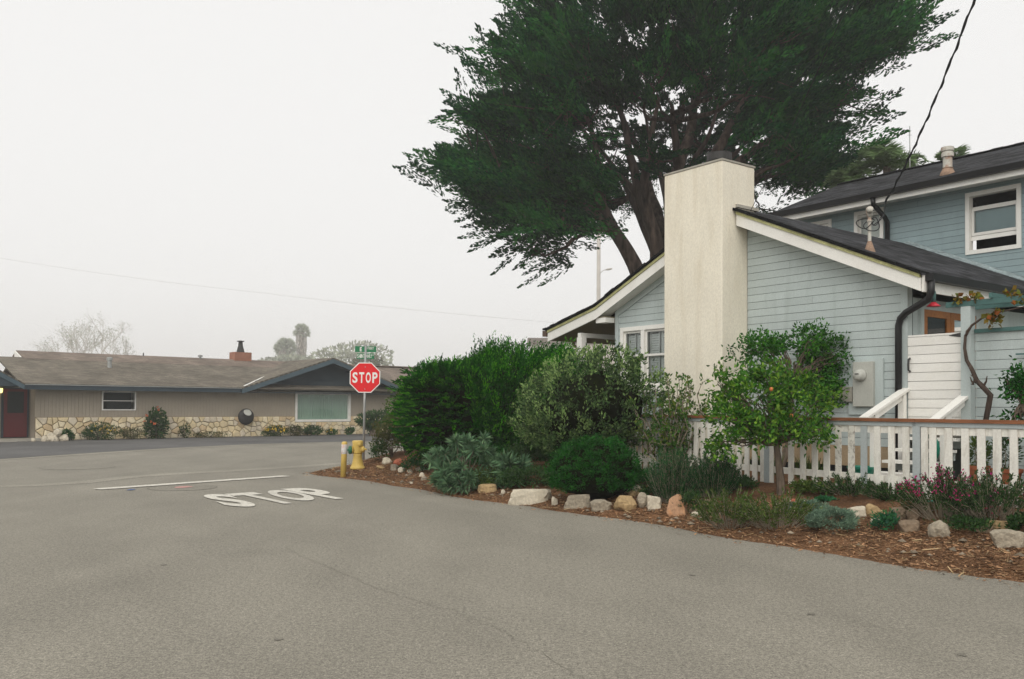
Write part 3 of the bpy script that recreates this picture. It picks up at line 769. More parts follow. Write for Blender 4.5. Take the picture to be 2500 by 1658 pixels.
for v in (12.78, 16.6, 20.2):
    mb = MB(HF); mb.box(14.50, 14.66, v - 0.06, v + 0.08, 0.45, 3.078); mb.build('porch_post', M['white'], house)
mb = MB(HF); mb.box(UL + 0.05, 15.2, 12.8, 20.4, 0.35, 0.62); mb.build('porch_floor', M['concrete'], house)
mb = MB(HF); mb.box(UL - 0.14, UL, 13.15, 20.4, 0.40, 3.45); mb.build('porch_wall', M['blue'], house)
M['gutter'] = pm('brown_gutter', (0.10, 0.055, 0.035), 0.2, 3, 0.1, 50, 0.5, 0.4, 0.05)
mb = MB(HF); mb.box(15.62, 15.76, 12.63, 20.8, 3.16, 3.29); mb.build('gutter', M['gutter'], house)
mb = MB(lambda x, y, z: HF(x, y, z)); mb.tube([(15.1, 13.0, 3.04), (15.09, 13.0, 2.94), (14.95, 13.0, 2.88), (14.74, 12.98, 2.84), (14.72, 12.98, 2.74), (14.72, 12.98, 0.5)], 0.035, 8)
mb.build('downspout', M['gutter'], house, smooth=True)

# windows
def blinds(mb, a0, a1, z0, z1, fr, step=0.055, tilt=0.03, depth=0.03):
    z = z0 + step / 2
    while z < z1 - step / 2:
        mb.hexa([fr(a0, 0, z - tilt / 2), fr(a1, 0, z - tilt / 2), fr(a1, depth, z + tilt / 2), fr(a0, depth, z + tilt / 2)],
                [fr(a0, 0, z - tilt / 2 + 0.006), fr(a1, 0, z - tilt / 2 + 0.006), fr(a1, depth, z + tilt / 2 + 0.006), fr(a0, depth, z + tilt / 2 + 0.006)])
        z += step
def box_frame(mb, a0, a1, z0, z1, w, d0, d1, fr, wb=None):
    wb = w if wb is None else wb
    for (p0, p1, q0, q1) in ((a0, a0 + w, z0, z1), (a1 - w, a1, z0, z1), (a0 + w, a1 - w, z1 - w, z1), (a0 + w, a1 - w, z0, z0 + wb)):
        mb.hexa([fr(p0, d0, q0), fr(p1, d0, q0), fr(p1, d1, q0), fr(p0, d1, q0)], [fr(p0, d0, q1), fr(p1, d0, q1), fr(p1, d1, q1), fr(p0, d1, q1)])
def hbox(mb, a0, a1, d0, d1, z0, z1, fr):
    mb.hexa([fr(a0, d0, z0), fr(a1, d0, z0), fr(a1, d1, z0), fr(a0, d1, z0)], [fr(a0, d0, z1), fr(a1, d0, z1), fr(a1, d1, z1), fr(a0, d1, z1)])
fw = lambda a, d, z: (a, GV + d, z)
w = MB(HF); box_frame(w, *win_l, 0.085, -0.05, 0.10, fw, 0.07); hbox(w, 12.84, 12.93, -0.045, 0.10, 2.0, 3.14, fw)
win = w.build('window', M['white'], house, label='white double sash window with slatted shutters')
mb = MB(HF); hbox(mb, 12.05, 13.60, -0.075, -0.02, 1.86, 1.93, fw); mb.build('sill', M['white'], win)
for a0, a1 in ((12.185, 12.838), (12.932, 13.455)):
    mb = MB(HF); box_frame(mb, a0, a1, 2.60, 3.14, 0.045, -0.005, 0.03, fw); mb.build('sash', M['white'], win)
    mb = MB(HF); box_frame(mb, a0, a1, 2.0, 2.64, 0.045, 0.032, 0.065, fw); mb.build('sash', M['white'], win)
    mb = MB(HF); mb.poly([fw(a0 + 0.04, 0.012, 2.63), fw(a1 - 0.04, 0.012, 2.63), fw(a1 - 0.04, 0.012, 3.11), fw(a0 + 0.04, 0.012, 3.11)]); mb.build('pane', M['glass'], win)
    mb = MB(HF); mb.poly([fw(a0 + 0.04, 0.05, 2.03), fw(a1 - 0.04, 0.05, 2.03), fw(a1 - 0.04, 0.05, 2.61), fw(a0 + 0.04, 0.05, 2.61)]); mb.build('pane', M['glass'], win)
    am = (a0 + a1) / 2
    for b0, b1 in ((a0 + 0.02, am - 0.02), (am + 0.02, a1 - 0.02)):
        sh = MB(HF)
        box_frame(sh, b0, b1, 2.02, 3.12, 0.035, 0.10, 0.135, fw); blinds(sh, b0 + 0.035, b1 - 0.035, 2.06, 3.08, lambda a, d, z: fw(a, d + 0.10, z), 0.05, 0.040, 0.012)
        sh.build('shutter', M['shutter'], win)
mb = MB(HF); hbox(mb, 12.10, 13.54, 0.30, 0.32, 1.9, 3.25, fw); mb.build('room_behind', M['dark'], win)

# chimney
CU0, CU1, CV0, CV1, CZ = 10.265, 11.66, 12.30, 13.20, 5.95
ch = MB(HF).box(CU0, CU1, CV0, CV1, 0.40, CZ).build('chimney', M['stucco'], house, bevel=0.02, label='tall cream stucco chimney')
MB(HF).box(CU0 - 0.012, CU1 + 0.012, CV0 - 0.012, CV1 + 0.012, CZ + 0.001, CZ + 0.035).build('cap_slab', M['concrete'], ch)
mb = MB(HF); mb.lathe((10.72, 12.76, CZ + 0.03), [(0.17, 0), (0.17, 0.09), (0.215, 0.11), (0.225, 0.13), (0.225, 0.26), (0.19, 0.27)], 20); mb.build('flue', M['iron'], ch, smooth=False)
mb = MB(HF); mb.box(CU0 - 0.04, CU0 + 0.04, 12.66, 13.28, roof_z(10.3) + 0.005, roof_z(10.3) + 0.06); mb.build('flashing', M['concrete'], ch)

# right eave: gutter, fascia, downspout, dark soffit, side wall with wooden french door
mb = MB(HF); mb.hexa([(6.84, 12.70, roof_z(6.84) - 0.29), (7.22, 12.70, roof_z(7.22) - 0.29), (7.22, RV1, roof_z(7.22) - 0.29), (6.84, RV1, roof_z(6.84) - 0.29)],
                     [(6.84, 12.70, roof_z(6.84) - 0.265), (7.22, 12.70, roof_z(7.22) - 0.265), (7.22, RV1, roof_z(7.22) - 0.265), (6.84, RV1, roof_z(6.84) - 0.265)])
mb.build('eave_soffit', M['white'], house)
mb = MB(HF); mb.box(6.81, 6.84, 12.70, RV1, roof_z(6.84) - 0.31, roof_z(6.84) - 0.06); mb.build('fascia', M['white'], house)
mb = MB(HF); g0 = roof_z(6.8)
mb.hexa([(6.70, 12.74, g0 - 0.13), (6.808, 12.74, g0 - 0.13), (6.808, RV1, g0 - 0.13), (6.70, RV1, g0 - 0.13)], [(6.68, 12.74, g0 - 0.02), (6.808, 12.74, g0 - 0.02), (6.808, RV1, g0 - 0.02), (6.68, RV1, g0 - 0.02)])
mb.build('gutter', M['black'], house)
mb = MB(HF); mb.tube([(6.745, 12.80, g0 - 0.10), (6.75, 12.80, g0 - 0.30), (6.80, 12.81, g0 - 0.40), (7.20, 12.90, g0 - 0.56), (7.30, 12.92, g0 - 0.64), (7.335, 12.925, g0 - 0.75), (7.335, 12.925, 0.42)], 0.052, 10)
mb.build('downspout', M['black'], house, smooth=True)
mb = MB(HF); mb.box(UR + 0.0, UR + 0.14, GV + 0.14, RV1, 0.40, 3.28); sw = mb.build('side_wall', M['blue'], house)
z = 1.15
mb = MB(HF)
# french door on the side wall
DF = lambda a, d, z: (UR - d, a, z)
dr = MB(HF); box_frame(dr, 13.30, 15.16, 1.15, 3.20, 0.09, 0.0, 0.05, DF, 0.02)
door = dr.build('french_door', M['blue'], house, label='pair of orange wooden glazed doors')
for a0, a1 in ((13.39, 14.22), (14.235, 15.07)):
    mb = MB(HF); box_frame(mb, a0, a1, 1.17, 3.11, 0.11, 0.005, 0.042, DF, 0.25); mb.build('door_leaf', M['doorwood'], door)
    mb = MB(HF); mb.poly([DF(a0 + 0.1, 0.02, 1.4), DF(a1 - 0.1, 0.02, 1.4), DF(a1 - 0.1, 0.02, 3.01), DF(a0 + 0.1, 0.02, 3.01)]); mb.build('pane', M['glass'], door)
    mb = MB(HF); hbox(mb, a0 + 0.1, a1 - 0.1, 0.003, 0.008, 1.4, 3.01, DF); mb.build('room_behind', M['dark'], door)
# deck and steps
mb = MB(HF); mb.box(2.0, UR - 0.002, 13.06, 19.0, 1.02, 1.14); mb.build('deck', M['concrete'], house)
for k in range(4):
    zt = 1.13 - 0.165 * (k + 1) + 0.165; v1 = 13.05 - 0.28 * k
    mb = MB(HF); mb.box(6.36, 7.18, v1 - 0.30, v1, zt - 0.05 - 0.165 * 0 - 0.0, zt - 0.01); mb.build('step_tread', M['white'], house)
    mb = MB(HF); mb.box(6.38, 7.16, v1 - 0.03, v1 - 0.008, zt - 0.165, zt - 0.052); mb.build('step_riser', M['blue'], house)
for uu, va, za, vb, zb in ((7.24, 12.985, 1.876, 11.81, 1.427), (6.30, 13.10, 1.84, 12.02, 1.41)):
    rl = MB(HF); rl.hexa([(uu - 0.07, va, za - 0.04), (uu + 0.07, va, za - 0.04), (uu + 0.07, va, za), (uu - 0.07, va, za)], [(uu - 0.07, vb, zb - 0.04), (uu + 0.07, vb, zb - 0.04), (uu + 0.07, vb, zb), (uu - 0.07, vb, zb)])
    hr = rl.build('handrail', M['white'], house)
    rl = MB(HF); rl.hexa([(uu - 0.02, va - 0.05, za - 0.16), (uu + 0.02, va - 0.05, za - 0.16), (uu + 0.02, va - 0.05, za - 0.045), (uu - 0.02, va - 0.05, za - 0.045)], [(uu - 0.02, vb + 0.1, zb - 0.12), (uu + 0.02, vb + 0.1, zb - 0.12), (uu + 0.02, vb + 0.1, zb - 0.03), (uu - 0.02, vb + 0.1, zb - 0.03)])
    rl.build('rail_board', M['white'], hr)
    for vv in (va - 0.12, vb + 0.28):
        zz = zb + (za - zb) * (vv - vb) / (va - vb) - 0.045
        MB(HF).box(uu - 0.045, uu + 0.045, vv - 0.045, vv + 0.045, 0.40, zz).build('rail_post', M['white'], hr)

# gate, pergola, board wall to the right
gate = thing('garden_gate', 'white plank gate with a dark handle at the top of the steps', 'gate', HF(6.8, 13, 1.15))
zz = 1.16; k = 0
while zz < 2.66:
    hgt = min(0.135, 2.68 - zz)
    MB(HF).box(6.385, 7.20, 12.955 + 0.004 * (k % 2), 12.98, zz, zz + hgt - 0.008).build('plank', M['white'], gate); zz += 0.135; k += 1
MB(HF).box(6.40, 7.19, 12.985, 13.01, 1.16, 2.66).build('backing', M['white'], gate)
mb = MB(HF); mb.tube([(7.165, 12.955, 2.32), (7.165, 12.915, 2.30), (7.165, 12.905, 2.22), (7.165, 12.91, 2.14), (7.165, 12.955, 2.12)], 0.016, 8); mb.build('handle', M['iron'], gate, smooth=True)
mb = MB(HF); mb.hexa([(6.39, 12.945, 2.60), (6.56, 12.945, 2.632), (6.56, 12.954, 2.632), (6.39, 12.954, 2.60)], [(6.39, 12.945, 2.665), (6.56, 12.945, 2.638), (6.56, 12.954, 2.638), (6.39, 12.954, 2.665)]); mb.build('hinge', M['iron'], gate)

perg = thing('pergola', 'teal pergola beam on a pale blue post above the board wall', 'pergola', HF(6.27, 12.9, 0.43))
MB(HF).box(6.195, 6.335, 12.84, 12.98, 0.42, 3.03).build('post', M['blue'], perg)
MB(HF).box(2.0, 6.56, 12.85, 12.90, 3.035, 3.115).build('beam', M['teal'], perg)
MB(HF).box(2.0, 6.50, 13.40, 13.45, 3.035, 3.115).build('beam', M['teal'], perg)
for u in (5.9, 5.2, 4.5, 3.8): MB(HF).box(u - 0.02, u + 0.02, 12.80, 15.5, 3.118, 3.19).build('rafter', M['teal'], perg)
bw = thing('board_wall', 'pale blue board screen wall right of the white gate', 'screen wall', HF(4.5, 13, 0.43))
zz = 0.50; k = 0
while zz < 2.60:
    MB(HF).box(2.0, 6.19, 12.962 + 0.004 * (k % 2), 12.99, zz, zz + 0.128).build('board', M['blue'], bw); zz += 0.135; k += 1
MB(HF).box(2.0, 6.18, 12.993, 13.05, 0.45, 2.62).build('backing', M['blue_dark'], bw)
MB(HF).box(2.0, 6.185, 12.93, 13.07, 2.645, 2.70).build('cap_rail', M['teal'], bw)

# wall-mounted electric meter
mt = thing('electric_meter', 'electric meter with round glass dial on a grey panel', 'electric meter', HF(7.93, 12.95, 1.4))
MB(HF).box(7.60, 8.20, GV - 0.055, GV - 0.021, 1.45, 2.34).build('back_board', M['blue'], mt)
M['panel'] = pm('meter_grey', (0.45, 0.455, 0.41), 0.06, 3, 0.05, 50, 0.5, 0.4, 0.05)
MB(HF).box(7.735, 8.085, GV - 0.125, GV - 0.056, 1.58, 2.295).build('panel', M['panel'], mt, bevel=0.008)
mb = MB(HF); mb.lathe((7.935, GV - 0.126, 2.08), [(0.10, 0), (0.10, 0.03), (0.088, 0.034), (0.085, 0.10), (0.06, 0.125)], 20, axis=(0, -1, 0)); mb.build('dial', M['panel'], mt, smooth=True)
mb = MB(HF); mb.box(7.90, 7.965, GV - 0.258, GV - 0.2515, 2.09, 2.105); mb.build('dial_face', M['black'], mt)
MB(HF).box(8.11, 8.33, GV - 0.10, GV - 0.021, 1.66, 1.90).build('junction_box', M['concrete'], mt)

# pendant lamp under the eave
lp = HF(6.83, 13.02, 3.10)
lam = thing('pendant_lamp', 'small lamp with teal neck and red shade hanging under the eave', 'lamp', lp)
M['redshade'] = pm('red_enamel', (0.55, 0.02, 0.04), 0.08, 3, 0.05, 50, 0.35, 0.5, 0)
mb = MB(lambda x, y, z: lp + Vector((x, y, z))); mb.lathe((0, 0, 0.05), [(0.035, 0), (0.035, 0.16), (0.02, 0.18), (0.012, 0.2), (0.012, 0.30)], 12); mb.build('neck', M['teal'], lam, smooth=True)
mb = MB(lambda x, y, z: lp + Vector((x, y, z))); mb.lathe((0, 0, -0.01), [(0.10, 0), (0.097, 0.012), (0.05, 0.045), (0.036, 0.065)], 18); mb.build('shade', M['redshade'], lam, smooth=True)

# ------------------------------------------------------------------ two storey rear part
UVW = 19.0
UPL = 13.45
EZ = 6.42
wins = [(8.13, 9.25, 4.83, 6.15), (11.12, 11.86, 5.40, 6.20), (12.47, 13.05, 5.40, 6.15)]
up = [(0.0, 0.42), (UPL, 0.42), (UPL, EZ - 0.05), (0.0, EZ - 0.05)]
low_win = (4.2, 5.4, 2.2, 3.3)
mb = MB(HF); wall_prism(mb, up, UVW, UVW + 0.15, wins + [low_win]); uw = mb.build('upper_wall', M['blue_dark'], house)
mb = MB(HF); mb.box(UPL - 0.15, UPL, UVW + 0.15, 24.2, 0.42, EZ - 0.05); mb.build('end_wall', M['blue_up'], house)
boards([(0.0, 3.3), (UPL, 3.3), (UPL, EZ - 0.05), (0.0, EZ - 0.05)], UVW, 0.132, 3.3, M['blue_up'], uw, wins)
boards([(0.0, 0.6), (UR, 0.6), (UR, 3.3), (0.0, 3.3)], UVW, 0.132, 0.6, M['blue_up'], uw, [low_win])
roof_slab('upper_roof', [(-0.5, 18.36, EZ), (13.87, 18.36, EZ), (13.87, 21.5, 7.66), (-0.5, 21.5, 7.66)], 0.05, M['shingle'], house, HF)
roof_slab('upper_roof', [(13.87, 24.7, EZ), (-0.5, 24.7, EZ), (-0.5, 21.5, 7.66), (13.87, 21.5, 7.66)], 0.05, M['shingle'], house, HF)
mb = MB(HF); u = -0.4
while u < 13.8:
    t = 0.02 + 0.018 * rr.random()
    mb.hexa([(u, 21.32, 7.60), (u + 0.24, 21.32, 7.60), (u + 0.24, 21.5, 7.66), (u, 21.5, 7.66)], [(u, 21.30, 7.60 + t), (u + 0.24, 21.30, 7.60 + t), (u + 0.24, 21.5, 7.675 + t), (u, 21.5, 7.675 + t)]); u += 0.25
mb.build('ridge_shingles', M['shingle'], house)
mb = MB(HF); mb.box(-0.5, 13.80, 18.40, 18.43, EZ - 0.24, EZ - 0.055); mb.build('upper_fascia', M['white'], house)
mb = MB(HF); mb.box(-0.5, 13.78, 18.432, 18.99, EZ - 0.16, EZ - 0.13); mb.build('upper_soffit', M['white'], house)
mb = MB(HF); mb.hexa([(-0.5, 18.29, EZ - 0.125), (13.86, 18.29, EZ - 0.125), (13.86, 18.398, EZ - 0.125), (-0.5, 18.398, EZ - 0.125)], [(-0.5, 18.26, EZ - 0.005), (13.86, 18.26, EZ - 0.005), (13.86, 18.398, EZ - 0.005), (-0.5, 18.398, EZ - 0.005)]); mb.build('upper_gutter', M['black'], house)
mb = MB(HF); mb.hexa([(13.79, 18.40, EZ - 0.20), (13.83, 18.40, EZ - 0.20), (13.83, 21.5, 7.45), (13.79, 21.5, 7.45)], [(13.79, 18.40, EZ - 0.06), (13.83, 18.40, EZ - 0.06), (13.83, 21.5, 7.60), (13.79, 21.5, 7.60)]); mb.build('upper_rake', M['white'], house)
mb = MB(HF); mb.tube([(11.02, 18.36, EZ - 0.10), (11.02, 18.38, EZ - 0.26), (11.01, 18.84, EZ - 0.50), (11.0, 18.92, EZ - 0.60), (11.0, 18.92, 4.4)], 0.055, 10); mb.build('upper_downspout', M['black'], house, smooth=True)
fu = lambda a, d, z: (a, UVW + d, z)
for i, (a0, a1, z0, z1_) in enumerate(wins + [low_win]):
    w = MB(HF); box_frame(w, a0, a1, z0, z1_, 0.085, -0.045, 0.12, fu); win = w.build('window', M['white'], house)
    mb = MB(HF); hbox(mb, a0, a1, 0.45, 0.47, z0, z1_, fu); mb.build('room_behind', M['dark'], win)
    b0, b1 = a0 + 0.09, a1 - 0.09; H_ = z1_ - z0
    if i == 0:      # sash window, lower sash raised
        for (q0, q1, d) in ((z0 + 0.40, z0 + 0.98, 0.05), (z0 + 0.36, z0 + 1.02, 0.09)):
            mb = MB(HF); box_frame(mb, b0, b1, q0, q1, 0.05, d, d + 0.03, fu, 0.06); mb.build('sash', M['white'], win)
            mb = MB(HF); mb.poly([fu(b0 + 0.05, d + 0.015, q0 + 0.05), fu(b1 - 0.05, d + 0.015, q0 + 0.05), fu(b1 - 0.05, d + 0.015, q1 - 0.05), fu(b0 + 0.05, d + 0.015, q1 - 0.05)]); mb.build('pane', M['glass'], win)
        mb = MB(HF); hbox(mb, b0, b1, 0.04, 0.06, z0 + 0.30, z0 + 0.385, fu); mb.build('sash_rail', M['white'], win)
        mb = MB(HF); hbox(mb, b0 + 0.05, b1 - 0.05, 0.13, 0.14, z0 + 0.42, z0 + 0.98, fu); mb.build('roller_blind', M['blue_up'], win)
    else:
        mb = MB(HF); box_frame(mb, b0, b1, z0 + 0.09, z1_ - 0.09, 0.045, 0.03, 0.06, fu); mb.build('sash', M['white'], win)
        mb = MB(HF); mb.poly([fu(b0 + 0.04, 0.045, z0 + 0.12), fu(b1 - 0.04, 0.045, z0 + 0.12), fu(b1 - 0.04, 0.045, z1_ - 0.12), fu(b0 + 0.04, 0.045, z1_ - 0.12)]); mb.build('pane', M['glass'], win)
        mb = MB(HF)
        if i == 3: blinds(mb, b0, b1, z0 + 0.1, z1_ - 0.1, lambda a, d, z: fu(a, d + 0.15, z), 0.09, 0.03, 0.05)
        else: hbox(mb, b0, b1, 0.10, 0.11, z0 + 0.09, z1_ - 0.09, fu)
        mb.build('blind', M['white'] if i == 3 else M['panel'], win)
# flashing strip where the lower roof meets the upper wall
M['flash'] = pm('grey_flashing', (0.33, 0.40, 0.41), 0.3, 2.5, 0.2, 20, 0.6, dirt=(0.06, 0.07, 0.075), dscale=2.5, damt=0.95)
mb = MB(HF)
for ua, ub in ((UR - 0.35, 8.3), (8.3, 9.4), (9.4, 10.5)):
    mb.hexa([(ua, 18.72, roof_z(ua) + 0.004), (ub, 18.72, roof_z(ub) + 0.004), (ub, 18.97, roof_z(ub) + 0.004), (ua, 18.97, roof_z(ua) + 0.004)], [(ua, 18.72, roof_z(ua) + 0.02), (ub, 18.72, roof_z(ub) + 0.02), (ub, 18.97, roof_z(ub) + 0.08), (ua, 18.97, roof_z(ua) + 0.08)])
mb.build('roof_flashing', M['flash'], house)
# pipes on the roofs
vz = EZ + (18.95 - 18.36) * 0.395
mb = MB(HF); mb.lathe((9.62, 18.95, vz - 0.05), [(0.095, 0), (0.095, 0.40), (0.125, 0.41), (0.125, 0.50), (0.10, 0.52), (0.13, 0.54), (0.13, 0.62), (0.06, 0.64)], 14); rp = mb.build('roof_vent', M['rustpipe'], house, smooth=False, label='rusty white vent pipe on the upper roof')
mb = MB(HF); mb.lathe((9.62, 18.95, vz - 0.09), [(0.17, 0), (0.15, 0.10), (0.105, 0.19), (0.115, 0.21), (0.10, 0.22)], 14); mb.build('vent_flashing', M['rust'], rp)
mu, mv = 8.07, 13.35; mz = roof_z(mu)
mb = MB(HF); mb.lathe((mu, mv, mz - 0.1), [(0.028, 0), (0.028, 0.56), (0.04, 0.57), (0.04, 0.60), (0.028, 0.61), (0.028, 0.66)], 12); ms = mb.build('service_mast', M['rustpipe'], house, smooth=False, label='rusty service mast with weatherhead and cable loops')
mb = MB(HF); mb.lathe((mu, mv, mz - 0.06), [(0.10, 0), (0.085, 0.05), (0.035, 0.20), (0.03, 0.21)], 12); mb.build('mast_flashing', M['rust'], ms)
mb = MB(HF); mb.tube([(mu, mv, mz + 0.55), (mu, mv, mz + 0.62), (mu - 0.02, mv - 0.03, mz + 0.67), (mu - 0.05, mv - 0.07, mz + 0.66), (mu - 0.06, mv - 0.09, mz + 0.61)], [0.045, 0.055, 0.06, 0.055, 0.045], 12); mb.build('weatherhead', M['rustpipe'], ms, smooth=True)
def loop(c, r1, r2, tw, n=18):
    return [(c[0] + r1 * cos(2 * pi * k / n + tw), c[1] + 0.06 * sin(4 * pi * k / n), c[2] + r2 * sin(2 * pi * k / n + tw)) for k in range(n + 1)]
for c, r1, r2, tw in (((mu - 0.07, mv - 0.03, mz + 0.42), 0.13, 0.11, 0.4), ((mu + 0.05, mv - 0.03, mz + 0.45), 0.15, 0.08, 1.4), ((mu - 0.10, mv, mz + 0.52), 0.10, 0.12, 2.0)):
    mb = MB(HF); mb.tube(loop(c, r1, r2, tw), 0.008, 5, cap=False); mb.build('cable_loop', M['wire'], ms)
# ------------------------------------------------------------------ picket fence
def fv(u): return 10.5 + 0.10 * (u - 4.6)
def fence_u(x):
    v = 10.7
    for i in range(8):
        u, _ = UV(PV(x, 1100, v)); v = fv(u)
    return u
def FF(a, d, z): return HF(a, fv(a) - d, z)
fence = thing('picket_fence', 'weathered white picket fence with a redwood cap rail', 'fence', FF(7, 0, 0.4))
CAPZ = 1.425
M['picket'] = pm('weathered_white_paint', (0.78, 0.76, 0.69), 0.06, 3, 0.06, 40, 0.65, 0.3, 0.3, 0.003, dirt=(0.33, 0.28, 0.21), dscale=6, damt=0.6, dstretch=(1.5, 1.5, 0.35))
M['picketworn'] = pm('peeling_white_paint', (0.70, 0.68, 0.61), 0.06, 3, 0.06, 40, 0.65, 0.3, 0.3, 0.003, dirt=(0.10, 0.075, 0.05), dscale=14, damt=0.95)
M['picketgrey'] = pm('grey_blue_picket', (0.40, 0.44, 0.44), 0.06, 3, 0.06, 40, 0.65)
xs = [1900 + 0.37 * x for x in (975, 1030, 1133, 1243, 1349, 1455, 1563, 1672)] + [1900 + 0.37 * x for x in (852, 757, 662, 575, 492, 405, 328, 250, 172, 95, 17)]
us = sorted(fence_u(x) for x in xs)
u = us[-1]
while u < 12.4:
    u += 0.158; us.append(u)
u = us[0]
while u > 2.6:
    u -= 0.205; us.insert(0, u)
rr = random.Random(9)
for u in us:
    x_img = None
    w = 0.046 * (1 + 0.06 * rr.uniform(-1, 1)); zb = 0.455 + 0.012 * rr.uniform(-1, 1) ; zt = CAPZ - 0.105; tl = 0.006 * rr.uniform(-1, 1)
    m = 'picket'
    if 6.35 < u < 7.0: m = 'picketworn'
    if abs(u - fence_u(1900 + 0.37 * 575)) < 0.03: m = 'picketgrey'
    mb = MB(FF)
    mb.hexa([(u - w + tl, 0.022, zb), (u + w + tl, 0.022, zb), (u + w + tl, 0.042, zb), (u - w + tl, 0.042, zb)], [(u - w, 0.022, zt), (u + w, 0.022, zt), (u + w, 0.042, zt), (u - w, 0.042, zt)])
    mb.build('picket', M[m], fence)
pu = fence_u(1900 + 0.37 * 922)
for pp in (pu, pu + 2.42, pu + 4.84, pu - 2.3):
    mb = MB(FF); mb.box(pp - 0.05, pp + 0.05, -0.055, 0.045, 0.3, CAPZ - 0.045); mb.build('post', M['picketgrey'], fence)
cuts = [2.4, pu - 2.3, pu, pu + 2.42, pu + 4.84, 12.5]
for a0, a1 in zip(cuts, cuts[1:]):
    MB(FF).box(a0 + 0.052, a1 - 0.052, -0.03, 0.02, CAPZ - 0.19, CAPZ - 0.098).build('top_rail', M['picket'], fence)
    MB(FF).box(a0 + 0.052, a1 - 0.052, -0.03, 0.02, 0.60, 0.69).build('bottom_rail', M['picket'], fence)
    MB(FF).box(a0 + 0.002, a1 - 0.002, -0.075, 0.07, CAPZ - 0.042, CAPZ).build('cap_rail', M['redwood'], fence)
    MB(FF).box(a0 + 0.004, a1 - 0.004, -0.02, 0.045, CAPZ - 0.095, CAPZ - 0.044).build('frieze_rail', M['picketgrey'], fence)
# row of bricks edging the bed under the fence
edging = thing('brick_edging', 'low row of dark red bricks under the picket fence', 'edging', FF(7, 0.2, 0.36))
u = 3.0; k = 0
bmesh_cache = []
while u < 9.6:
    L_ = 0.20; dz = 0.008 * rr.uniform(-1, 1); dd = 0.012 * rr.uniform(-1, 1)
    z0 = 0.28
    MB(FF).box(u, u + L_, 0.10 + dd, 0.205 + dd, z0, 0.375 + dz).build('brick', M['brick'], edging); u += L_ + 0.012
u = 3.0
while u < 9.6:
    MB(FF).box(u + 0.1, u + 0.30, -0.02, 0.085, 0.30, 0.425 + 0.006 * rr.uniform(-1, 1)).build('brick', M['brick'], edging); u += 0.212

# things behind the fence
hc = HF(6.42, 12.1, 0.95)
hose = thing('garden_hose', 'coiled green garden hose hung by the steps behind the fence', 'garden hose', hc)
mb = MB(lambda x, y, z: hc + AX * x + NX * y + Vector((0, 0, z)))
pts = []
for k in range(90):
    a = k * 2 * pi / 18; r = 0.16 + 0.03 * sin(k * 0.31)
    pts.append((r * cos(a) * 0.8, -0.04 + 0.016 * (k // 18), 0.05 + r * sin(a) * 1.1))
mb.tube(pts, 0.011, 6); mb.build('coil', M['hose'], hose, smooth=True)
p0 = FF(5.75, 0.12, 0.44)
pts = [FF(5.2 + 0.18 * k, 0.16 + 0.03 * sin(k * 0.9), 0.435 + 0.012 * sin(k * 1.7)) for k in range(7)]
gh = thing('hose_pipe', 'dark green hose lying along the foot of the pickets', 'hose', pts[3])
MB().tube(pts, 0.014, 8).build('pipe', M['hose'], gh, smooth=True)
def pot(c, r, h, name, lab, mat):
    c = Vector(c); o = thing(name, lab, 'plant pot', c)
    mb = MB(lambda x, y, z: c + Vector((x, y, z))); mb.lathe((0, 0, 0), [(r * 0.7, 0), (r * 0.92, h * 0.82), (r, h * 0.82), (r * 1.02, h), (r * 0.9, h), (r * 0.85, h * 0.85)], 16); mb.build('body', M[mat], o, smooth=False)
    return o
pot(HF(5.86, 12.3, 0.5), 0.17, 0.28, 'plant_pot', 'terracotta pot behind the fence under yellow-green leaves', 'terracotta')
pot(HF(5.45, 12.25, 0.5), 0.20, 0.26, 'plant_pot', 'terracotta pot with orange blossoms behind the fence', 'terracotta')
pot(HF(5.02, 12.3, 0.5), 0.20, 0.26, 'plant_pot', 'terracotta pot behind the last pickets at the picture edge', 'terracotta')
pot(HF(7.32, 11.9, 0.5), 0.21, 0.20, 'plant_pot', 'shallow green bowl behind the peeling pickets', 'hose')
trl = thing('trellis', 'thin teal trellis cross against the board wall', 'trellis', HF(5.42, 12.9, 0.6))
MB(HF).box(5.43, 5.455, 12.90, 12.92, 0.6, 2.50).build('upright', M['teal'], trl)
for z in (1.3, 2.30): MB(HF).box(5.2, 5.60, 12.878, 12.898, z, z + 0.022).build('crossbar', M['teal'], trl)

# ------------------------------------------------------------------ ranch house across the street
RB = RF(7, -4, 0)
ranch = thing('ranch_house', 'long low taupe ranch house with cut stone base and blue-grey eaves', 'house', RB)
M['taupe'] = pm('taupe_siding', (0.41, 0.36, 0.29), 0.06, 1.0, 0.06, 30, 0.8, 0.2, 0.1)
M['slate'] = pm('slate_blue_paint', (0.045, 0.064, 0.078), 0.08, 1.0, 0.06, 30, 0.7)
M['mortar'] = pm('tan_mortar', (0.20, 0.15, 0.09), 0.15, 3, 0.1, 40, 0.95)
M['maroon'] = pm('maroon_door', (0.125, 0.014, 0.018), 0.08, 2, 0.05, 40, 0.5, 0.4, 0.05)
M['screen'] = pm('dark_screen', (0.022, 0.028, 0.028), 0.1, 2, 0.05, 40, 0.6)
STONES = [pm('ledge_stone_a', (0.80, 0.66, 0.42), 0.15, 2.5, 0.12, 25, 0.9, 0.15, 0.6, 0.01, island=0.2), pm('ledge_stone_b', (0.84, 0.73, 0.52), 0.15, 2.5, 0.12, 25, 0.9, 0.15, 0.6, 0.01), pm('ledge_stone_c', (0.70, 0.54, 0.34), 0.15, 2.5, 0.12, 25, 0.9, 0.15, 0.6, 0.01), pm('ledge_stone_d', (0.72, 0.63, 0.49), 0.15, 2.5, 0.12, 25, 0.9, 0.15, 0.6, 0.01)]
w1 = (2.70, 4.18, 1.30, 2.165); w2 = (12.24, 15.56, 0.71, 2.27)
REND = 18.9
